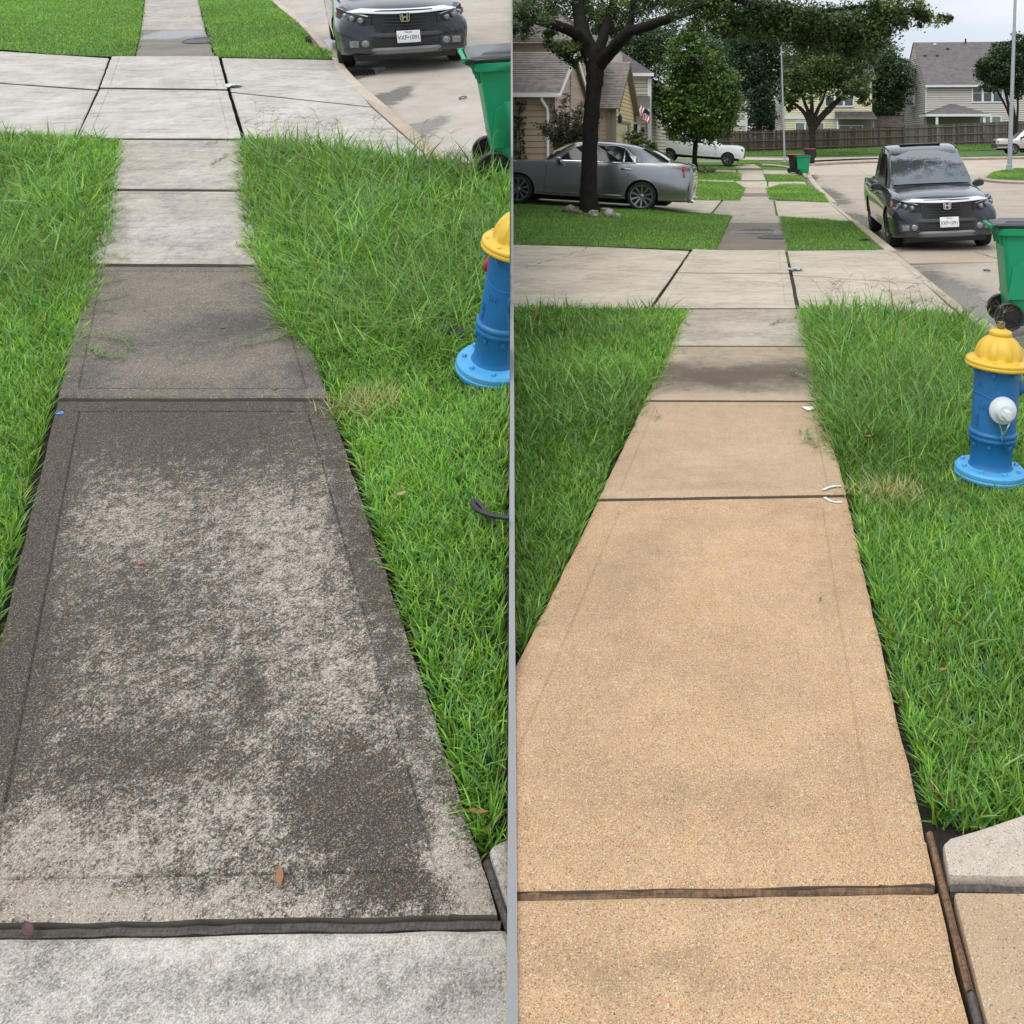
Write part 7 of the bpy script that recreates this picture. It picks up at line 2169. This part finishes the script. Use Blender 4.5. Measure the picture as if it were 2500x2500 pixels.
# the climbing street
LEp = [Lq(*q) for q in ((26, 1439), (140, 972), (219, 649), (263, 467), (292, 344))]
LEx, LEv = [p.x for p in LEp], [p.y for p in LEp]
REp = [Lq(*q) for q in ((903, 1263), (806, 977), (697, 651), (637, 469), (597, 347))]
REx, REv = [p.x for p in REp], [p.y for p in REp]
Lp = lambda qs: [tuple(Lq(*q)[:2]) for q in qs]
polyLL = Lp([(-600, 2240), (-155, 2240), (-112, 1980), (4, 1439), (60, 1200), (118, 985), (170, 860), (232, 700), (240, 640), (266, 560), (272, 466), (292, 346), (190, 343), (20, 332), (-380, 312), (-460, 700), (-560, 1500)])
tLL = lambda x, y: 0.70 * sstep(5.1, 6.1, y + 0.5 * (vnoise(x, y, 3, 4) - 0.5))
polyLR = Lp([(1232, 2046), (1196, 2066), (1180, 2070), (917, 1263), (818, 975), (752, 850), (700, 800), (655, 690), (612, 600), (600, 468), (588, 347), (640, 346), (800, 367), (960, 388), (1078, 404), (1250, 430), (1330, 440), (1330, 1990)])
tLR = lambda x, y: sstep(5.15, 5.75, y - 0.25 * np.clip(x + 2.0, 0, 2) + 0.5 * (vnoise(x, y, 4, 7) - 0.5))
gL = grass("grass", "mown and longer bright grass left of the stained sidewalk", lawn_near(polyLL, tLL, -1, seedo=3, edge=lambda x, y: np.interp(y, LEv, LEx) - x), -1)
gR = grass("grass", "long unmown grass between the stained sidewalk and the wall", lawn_near(polyLR, tLR, -1, seedo=4, edge=lambda x, y: x - np.interp(y, REv, REx)), -1)

# dry straw patch beside the second joint on both streets
def straw_patch(c, side, name_label):
    n = 420
    P = np.array([c[0], c[1]]) + rg.normal(size=(n, 2)) * np.array([0.10, 0.09])
    Z = np.full(n, -0.012)
    V, q, t, T = blades(P, Z, rg.uniform(0.05, 0.10, n), rg.uniform(0.003, 0.006, n), rg.uniform(0.3, 0.9, n), rg.uniform(0, 0.5, n), np.array([(0.42, 0.38, 0.17), (0.34, 0.38, 0.12), (0.50, 0.44, 0.24)]), rg, 3, 0.0)
    return grass("dry_grass", name_label, [(V, q, t, T)], side)
straw_patch((0.62, 4.62), 1, "patch of dry straw coloured grass beside the second joint of the cleaned sidewalk")
c_ = Lq(892, 985)
straw_patch((c_.x, c_.y), -1, "patch of dry straw coloured grass beside the second joint of the stained sidewalk")

# mown lawns farther off
def farlawn(label, poly, side, dens, hh, ww, nseg=2, zf=None, name="grass", pal=None, base=True):
    zf = zf or ((lambda x, y: np.zeros(len(x))) if side < 0 else (lambda x, y: zR(x, y)))
    if base:
        o = polysheet("lawn", poly, m_turf, (lambda x, y: 0.0) if side < 0 else (lambda x, y: float(zR(x, y))), 0.004, 1.2, side=side, M=ML if side < 0 else None)
        tag(o, "turf under the " + label)
    P = scatter(poly, lambda x, y: dens * (0.65 + 0.5 * vnoise(x, y, 2.5, 9)), dens * 1.4, rg, 0.3)
    P = P + rg.normal(size=P.shape) * 0.035
    n = len(P)
    h = rg.uniform(*hh, n) * (0.7 + 0.6 * vnoise(P[:, 0], P[:, 1], 3.0, 21))
    w = rg.uniform(*ww, n)
    return grass(name, label, [blades(P, np.asarray(zf(P[:, 0], P[:, 1])) - 0.005, h, w, rg.uniform(0.05, 0.9, n), rg.uniform(0, 0.6, n), G_MOW * (pal or 1.0), rg, nseg, 0.035, gain=0.72 + 0.5 * vnoise(P[:, 0], P[:, 1], 1.1, 12))], side)

def RP(qs):
    return [tuple(Rq(*q)[:2]) for q in qs]
poly = [(-0.86, 15.5), (-0.86, 18), (-0.86, 21.0), (-0.86, 23.5), (-3.4, 22.6), (-6.1, 21.9), (-8, 21.6), (-8, 15.3), (-4, 15.35), (-1.6, 15.45)]
farlawn("short green lawn round the big oak between the two driveways", poly, 1, 2000, (0.035, 0.075), (0.008, 0.014), pal=0.85)
poly = [(0.43, 15.55), (1.95, 15.65), (2.06, 16.0), (1.75, 17.3), (2.05, 17.6), (2.08, 21.6), (1.3, 22.4), (0.40, 23.3)]
farlawn("green verge between the damp sidewalk and the kerb beside the dark pickup", poly, 1, 2300, (0.035, 0.08), (0.008, 0.014), pal=0.85)
for lab, qs, de in (("bright lawn patch behind the grey sedan", [(1640, 487), (1700, 489), (1804, 490), (1812, 474), (1819, 459), (1795, 446), (1740, 444), (1640, 441)], 650),
                    ("bright rounded verge beyond the second driveway", [(1881, 488), (2022, 495), (2011, 474), (1990, 462), (1972, 452), (1940, 449), (1905, 451), (1872, 461)], 800),
                    ("lawn patch with the slim pear tree", [(1640, 440), (1808, 443), (1810, 433), (1811, 424), (1780, 421), (1640, 416)], 420),
                    ("small verge by the far bend of the kerb", [(1873, 443), (1966, 444), (1950, 429), (1905, 427), (1872, 427)], 520),
                    ("lawn strip in front of the white truck", [(1640, 414), (1806, 415), (1806, 409), (1720, 405), (1640, 400)], 330),
                    ("lawn between the white truck and the light pole", [(1810, 401), (1882, 398), (1845, 391), (1808, 387), (1790, 390)], 300),
                    ("lawn corner at the foot of the slim light pole", [(1840, 405), (1890, 406), (1935, 406), (1930, 399), (1890, 396), (1860, 399)], 330)):
    farlawn(lab, RP(qs), 1, de, (0.04, 0.10), (0.014, 0.03))
fe = [(-8, 71.5), (6.0, 72.5), (13.0, 76), (27, 80.5), (27, 86.8), (12.8, 82.6), (9, 80.2), (3, 77.8), (-6.4, 75.0), (-8, 75)]
farlawn("grass strip along the foot of the wooden fences", fe, 1, 170, (0.05, 0.13), (0.03, 0.05), pal=0.8)
isl = RP([(2405, 434), (2440, 439), (2560, 441), (2560, 412), (2478, 411), (2425, 420)])
farlawn("green lawn island at the foot of the right light pole", isl, 1, 420, (0.05, 0.11), (0.016, 0.03))
ik = MB()
ip = [Vector((*p, float(zR(p[0], p[1])) + 0.0)) for p in RP([(2392, 434), (2420, 441), (2480, 445), (2570, 447)])]
ik.tube([Vector(q) for q in catmull([list(p) for p in ip], 4)], 0.11, 6)
o = ik.build("kerb_stone", m_kerb, kerb)

poly = Lp([(-160, 108), (10, 122), (150, 134), (272, 139), (328, 140), (340, 82), (347, 34), (353, -20), (358, -62), (-120, -62)])
farlawn("green lawn above the stained driveway at the upper left", poly, -1, 1500, (0.04, 0.085), (0.010, 0.017))
poly = Lp([(530, 140), (700, 143), (808, 144), (812, 130), (738, 104), (745, 92), (752, 86), (730, 66), (712, 48), (684, 27), (640, -12), (590, -60), (474, -60), (486, 0), (496, 34), (507, 75)])
farlawn("green verge between the stained sidewalk and the kerb above the driveway", poly, -1, 1800, (0.04, 0.085), (0.010, 0.017))

# ------------------------------------------------------------------ seed heads and runners
m_seed = leafmat("seed_stalk", trans=0.2, rough=0.7)
def seedheads(label, poly, n, side, seed):
    r = random.Random(seed)
    P = scatter(poly, lambda x, y: np.full(len(x), 60.0), 60, rg)[:n]
    V, Fq, C = [], [], []
    def ribbon(a, b, w, col):
        d = (b - a)
        s = d.cross(Vector((0.2, 1, 0.1)))
        s = s.normalized() * w / 2
        o = len(V)
        V.extend([a - s, a + s, b + s * 0.6, b - s * 0.6])
        Fq.append((o, o + 1, o + 2, o + 3))
        C.extend([col] * 4)
    for x, y in P:
        h = r.uniform(0.34, 0.58)
        b = Vector((x, y, -0.03))
        lean = Vector((r.uniform(-.3, .3), r.uniform(-.2, .2), 0))
        col = r.choice([(0.18, 0.22, 0.08), (0.26, 0.23, 0.13), (0.17, 0.24, 0.07), (0.24, 0.18, 0.12)])
        prev = b
        for k in range(1, 6):
            t = k / 5
            p = b + lean * h * t * t + Vector((0, 0, h * t * (1 - 0.08 * t)))
            ribbon(prev, p, 0.0026, col)
            prev = p
        for k in range(r.randint(3, 6)):
            a = r.uniform(0, 6.28)
            e = prev + Vector((math.cos(a), math.sin(a) * 0.7, r.uniform(0.1, 0.8))).normalized() * r.uniform(0.06, 0.12)
            ribbon(prev, prev.lerp(e, 0.5) + Vector((0, 0, 0.008)), 0.0028, (0.24, 0.19, 0.13))
            ribbon(prev.lerp(e, 0.5) + Vector((0, 0, 0.008)), e, 0.0024, (0.24, 0.19, 0.13))
    W = np.array([tuple(v) for v in V])
    if side < 0:
        W = W @ MLn[:3, :3].T + MLn[:3, 3]
    dist = W @ np.array(DN)
    W = W - (np.maximum(0, dist + 0.013) if side < 0 else np.minimum(0, dist - 0.013))[:, None] * np.array(DN)
    ob = npmesh("seed_heads", W, [np.array(Fq)], m_seed, np.array(C))
    tag(ob, label, "grass", kind="stuff")
seedheads("thin brownish seed heads of weeds above the long grass by the cleaned driveway", [(0.5, 6.8), (2.0, 6.8), (2.0, 9.4), (0.5, 9.7)], 60, 1, 1)
seedheads("thin brownish seed heads of weeds above the long grass by the stained driveway", Lp([(640, 480), (1180, 560), (1220, 432), (620, 350)]), 80, -1, 2)

def runners(label, items, side, seed):
    r = random.Random(seed)
    mb_v, mb_q, cols = [], [], []
    def quad(p, col):
        o = len(mb_v)
        mb_v.extend([tuple(q) for q in p])
        mb_q.append((o, o + 1, o + 2, o + 3))
        cols.extend([col] * 4)
    for (a, b) in items:
        a, b = Vector((a[0], a[1], 0.03)), Vector((b[0], b[1], 0.014))
        L = (b - a).length
        k = max(4, int(L / 0.03))
        side_ = Vector((-(b - a).y, (b - a).x, 0)).normalized()
        ph = r.uniform(0, 6)
        pts = [a.lerp(b, i / k) + side_ * 0.035 * math.sin(ph + 5 * i / k) + Vector((0, 0, 0.012 * abs(math.sin(ph + 9 * i / k)))) for i in range(k + 1)]
        for i in range(k):
            s = side_ * 0.0028
            quad([pts[i] - s, pts[i] + s, pts[i + 1] + s, pts[i + 1] - s], (0.17, 0.20, 0.07))
            for m in range(3):
                an = r.uniform(0, 6.28)
                d = Vector((math.cos(an), math.sin(an), r.uniform(0.1, 0.7))).normalized() * r.uniform(0.025, 0.06)
                w = d.cross(Vector((0, 0, 1))).normalized() * 0.0045
                c = r.choice([(0.10, 0.20, 0.03), (0.15, 0.24, 0.05), (0.20, 0.26, 0.08)])
                quad([pts[i], pts[i] + d * 0.45 + w, pts[i] + d, pts[i] + d * 0.45 - w], c)
    W = np.array(mb_v)
    if side < 0:
        W = W @ MLn[:3, :3].T + MLn[:3, 3]
    ob = npmesh("grass_runners", W, [np.array(mb_q)], m_grass, np.array(cols))
    tag(ob, label, "grass", kind="stuff")
LP2 = lambda a, b: (tuple(Lq(*a)[:2]), tuple(Lq(*b)[:2]))
runners("pale creeping grass runners reaching over the stained sidewalk edges", [LP2((170, 850), (318, 880)), LP2((200, 815), (330, 860)), LP2((160, 870), (260, 880)), LP2((230, 735), (318, 728)), LP2((215, 770), (290, 765)), LP2((225, 700), (310, 690)), LP2((250, 640), (322, 634)), LP2((250, 590), (300, 592)),
                 LP2((760, 795), (590, 855)), LP2((720, 800), (630, 810)), LP2((660, 640), (580, 600)), LP2((650, 700), (590, 690)), LP2((590, 370), (520, 410)), LP2((580, 350), (500, 355)), LP2((680, 730), (640, 690)), LP2((268, 520), (305, 515)), LP2((280, 400), (310, 398)), LP2((590, 430), (560, 436))], -1, 3)
RP2 = lambda a, b: (tuple(Rq(*a)[:2]), tuple(Rq(*b)[:2]))
runners("creeping grass runners reaching over the cleaned sidewalk edges", [RP2((1990, 1090), (1945, 1060)), RP2((2000, 1110), (1955, 1080)), RP2((1935, 790), (1870, 800)), RP2((1940, 860), (1900, 855)), RP2((1960, 930), (1920, 910)), RP2((1580, 950), (1650, 945)), RP2((1610, 930), (1655, 925)), RP2((1640, 790), (1690, 800)), RP2((1590, 1020), (1610, 1030)), RP2((1630, 870), (1680, 868))], 1, 4)

# ------------------------------------------------------------------ fallen leaves, litter, paint marks
m_dryleaf = simple("dry_leaf_brown", (0.27, 0.115, 0.05), 0.6, var=0.35, nscale=40)
m_dryleaf2 = simple("dry_leaf_tan", (0.33, 0.22, 0.12), 0.7, var=0.3, nscale=40)
m_dryleaf3 = simple("dry_leaf_dark", (0.07, 0.028, 0.022), 0.5, var=0.3, nscale=40)
m_greenleaf = simple("green_leaf_bit", (0.045, 0.12, 0.03), 0.6, var=0.3)
def leaf(label, M, L, w, mat, curl=0.25):
    mb = MB()
    rings = []
    for i in range(9):
        t = i / 8
        ww = w * math.sin(math.pi * min(1, max(0.02, t)) ** 0.8) * 0.5 + 0.0006
        z = 0.004 + curl * L * (t - 0.5) ** 2
        x = (t - 0.5) * L
        rings.append([(x, -ww, z + curl * w * 0.6), (x, 0, z), (x, ww, z + curl * w * 0.6), (x, 0.0, z - 0.0012)])
    mb.loft(rings)
    o = mb.build("leaf", mat, M=M, angle=80)
    tag(o, label, "leaf")
    return o
def Lm(x, y, yaw, h=0.004):
    return ML @ Matrix.Translation(Lq(x, y) + Vector((0, 0, h))) @ Matrix.Rotation(yaw, 4, 'Z')
def Rm(x, y, yaw, h=0.004):
    return Matrix.Translation(Rq(x, y) + Vector((0, 0, h))) @ Matrix.Rotation(yaw, 4, 'Z')
leaf("curled orange brown leaf near the bottom joint of the stained slab", Lm(684, 2148, -1.05), 0.062, 0.017, m_dryleaf)
leaf("small red brown leaf in the pale blotches of the stained slab", Lm(350, 1378, -0.3), 0.035, 0.012, m_dryleaf)
leaf("dark maroon leaf stuck in the wood joint at the lower left", Lm(72, 2280, -0.6), 0.06, 0.02, m_dryleaf3, 0.4)
leaf("flat tan leaf lying on the mown grass right of the stained slab", Lm(984, 1229, 0.4, 0.045), 0.045, 0.02, m_dryleaf2)
leaf("long orange leaf on the soil at the right edge of the stained slab", Lm(1170, 1984, -0.1, 0.0), 0.06, 0.012, m_dryleaf)
leaf("green leaf scrap on the dark stained slab near its lower edge", Lm(672, 953, 0.3), 0.035, 0.016, m_greenleaf)
leaf("green leaf scrap in the middle of the dark stained slab", Lm(546, 803, 0.9), 0.03, 0.016, m_greenleaf)
leaf("thin green leaf on the blotchy centre of the stained slab", Lm(390, 1508, 0.2), 0.035, 0.006, m_greenleaf)
leaf("little orange leaf at the tip of a runner on the stained sidewalk", Lm(353, 761, 0.1), 0.025, 0.012, m_dryleaf)
leaf("rolled tan leaf on the grass left of the hydrant of the cleaned street", Rm(2122, 1094, 0.5, 0.06), 0.07, 0.03, m_dryleaf2, 0.5)
leaf("red brown leaf deep in the mown grass right of the cleaned slab", Rm(2302, 1675, 0.2, 0.05), 0.03, 0.014, m_dryleaf)
leaf("dark brown leaf in the mown grass at the right edge", Rm(2288, 1372, 0.9, 0.05), 0.03, 0.016, m_dryleaf3)
leaf("thin green grass clipping lying on the cleaned tan slab", Rm(2003, 1467, 1.3), 0.035, 0.006, m_greenleaf)
leaf("small brown leaf at the grass edge of the cleaned sidewalk", Rm(1925, 822, 0.2), 0.05, 0.02, m_dryleaf)

def splat(label, name, cat, M, outline, mat, h=0.0022):
    mb = MB()
    n = len(outline)
    mb.add([(x, y, h) for x, y in outline] + [(x, y, 0.0) for x, y in outline], [tuple(range(n)), tuple(range(2 * n - 1, n - 1, -1))] + [((i + 1) % n, i, n + i, n + (i + 1) % n) for i in range(n)])
    o = mb.build(name, mat, M=M)
    tag(o, label, cat)
    return o
m_bluep = simple("blue_marking_paint", (0.06, 0.20, 0.50), 0.7, var=0.3, nscale=60)
m_whtp = simple("white_marking_paint", (0.62, 0.62, 0.60), 0.7, var=0.15, nscale=60)
m_foil = simple("crumpled_foil_wrapper", (0.45, 0.52, 0.54), 0.3, 0.4, var=0.35, nscale=60)
m_paper = simple("white_paper", (0.72, 0.73, 0.74), 0.7, var=0.05)
rz = random.Random(4)
splat("small blue paint spot at the left edge of the stained slab", "paint_mark", "paint mark", Lm(147, 1009, 0, 0.001), [(0.022 * math.cos(a) * rz.uniform(.7, 1.1), 0.016 * math.sin(a) * rz.uniform(.6, 1.1)) for a in np.linspace(0, 6, 12)], m_bluep)
def stroke(label, pts, w, hz=0.0075):
    pts = [Rq(*p) for p in pts]
    q = catmull([list(p) for p in pts], 5)
    L_, R_ = [], []
    for i in range(len(q)):
        d = q[min(i + 1, len(q) - 1)] - q[max(i - 1, 0)]
        n = np.array([-d[1], d[0]]) / (np.hypot(d[0], d[1]) + 1e-9) * w * 0.5 * rz.uniform(0.75, 1.2)
        L_.append((q[i][0] + n[0], q[i][1] + n[1]))
        R_.append((q[i][0] - n[0], q[i][1] - n[1]))
    splat(label, "paint_mark", "paint mark", Matrix.Translation((0, 0, hz)), L_ + R_[::-1], m_whtp)
stroke("upper white spray paint stroke at the right end of the second joint", [(2010, 1203), (2022, 1197), (2040, 1193), (2054, 1193)], 0.016, 0.0135)
stroke("lower white spray paint stroke below the second joint", [(2013, 1216), (2026, 1224), (2042, 1228), (2056, 1227)], 0.016, 0.003)
for M_, lab, sc_ in ((Lm(565, 213, 0.15), "crumpled silver wrapper on the stained driveway joint", 1.0), (Rm(1942, 661, 0.1), "crumpled silver wrapper on the cleaned driveway joint", 0.9)):
    bm = bmesh.new()
    bmesh.ops.create_grid(bm, x_segments=9, y_segments=5, size=1)
    for v in bm.verts:
        v.co = Vector((v.co.x * 0.13 * sc_ * rz.uniform(.8, 1.1), v.co.y * 0.09 * sc_ * rz.uniform(.7, 1.1), 0.012 + rz.uniform(-0.008, 0.03)))
    me = bpy.data.meshes.new("wrapper")
    bm.to_mesh(me)
    bm.free()
    me.materials.append(m_foil)
    o = bpy.data.objects.new("wrapper", me)
    COL.objects.link(o)
    o.matrix_world = M_
    tag(o, lab, "litter")
splat("white paper scrap under the grass edge of the cleaned sidewalk", "paper_scrap", "litter", Rm(1974, 1002, 0.2, 0.012), [(-0.035, 0.045), (0.04, 0.03), (0.05, -0.02), (-0.02, -0.05)], m_paper, 0.004)
splat("tiny white scrap in the grass near the wall", "paper_scrap", "litter", Rm(1300, 768, 0.2, 0.14), [(-0.02, 0.015), (0.02, 0.012), (0.022, -0.012), (-0.015, -0.015)], m_paper, 0.012)
# black hose loop in the climbing lawn
hp = [Lq(1206, 1285, 0.0), Lq(1178, 1262, 0.05), Lq(1160, 1257, 0.07), Lq(1163, 1271, 0.06), Lq(1190, 1282, 0.055), Lq(1230, 1288, 0.05), Lq(1275, 1293, 0.05)]
hz = MB().tube([Vector(q) for q in catmull([list(p) for p in hp], 6)], 0.0105, 10)
ho = hz.build("garden_hose", m_blackp, M=ML)
tag(ho, "black hose loop in the mown grass at the foot of the wall", "hose")
SIDE[ho.name] = -1
# small road ring
ro = MB().tube([(0.05 * math.cos(a), 0.075 * math.sin(a), 0.006) for a in np.linspace(0, 6.28, 20)], 0.007, 5).build("rubber_ring", m_blackp, M=Matrix.Translation(Rq(2409, 647) + Vector((0, 0, -0.085))))
tag(ro, "small dark ring lying on the road left of the near green bin", "ring")
ro = MB().tube([(0.04 * math.cos(a), 0.09 * math.sin(a), 0.006) for a in np.linspace(0, 6.28, 20)], 0.007, 5).build("rubber_ring", m_blackp, M=ML @ Matrix.Translation(Lq(1128, 220) + Vector((0, 0, -0.11))))
tag(ro, "small dark ring lying on the stained road left of the cut off bin", "ring")

# ------------------------------------------------------------------ trim what would reach through the wall between the streets
for o in (hyd_l, bin_l, truck_l):
    for c in o.children_recursive:
        SIDE[c.name] = -1
for o in (sedan, h1, h2):
    for c in o.children_recursive:
        SIDE[c.name] = 1
for o in bpy.data.objects:
    if o.type == 'MESH' and o.parent is not None and o.name not in SIDE and (o.name.startswith(("crown", "limb", "trunk")) or (o.parent and o.parent.name.startswith(("house", "stone")))):
        SIDE[o.name] = 1
bpy.context.view_layer.update()
gone = []
for nm, sd_ in SIDE.items():
    o = bpy.data.objects.get(nm)
    if o is None or o.type != 'MESH':
        continue
    Mw_ = o.matrix_world
    nrm = DN * (-sd_)
    bb_ = [(Mw_ @ Vector(c)).dot(nrm) for c in o.bound_box]
    lim_ = -0.0115
    if max(bb_) <= lim_:
        continue
    me = o.data
    if me.users > 1:
        me = me.copy()
        o.data = me
    bm = bmesh.new()
    bm.from_mesh(me)
    inv = Mw_.inverted()
    co = inv @ (nrm * lim_)
    no = (Mw_.to_3x3().transposed() @ nrm).normalized()
    bmesh.ops.bisect_plane(bm, geom=bm.verts[:] + bm.edges[:] + bm.faces[:], plane_co=co, plane_no=no, clear_outer=True, dist=1e-5)
    if not o.name.startswith("crown"):
        ed = [e for e in bm.edges if e.is_boundary and all(abs((v.co - co).dot(no)) < 1e-3 for v in e.verts)]
        if ed:
            bmesh.ops.holes_fill(bm, edges=ed, sides=0)
    if len(bm.faces) == 0:
        gone.append(o)
        bm.free()
        continue
    bm.to_mesh(me)
    bm.free()
for o in gone:
    for c in list(o.children):
        c.parent = None
    bpy.data.objects.remove(o)
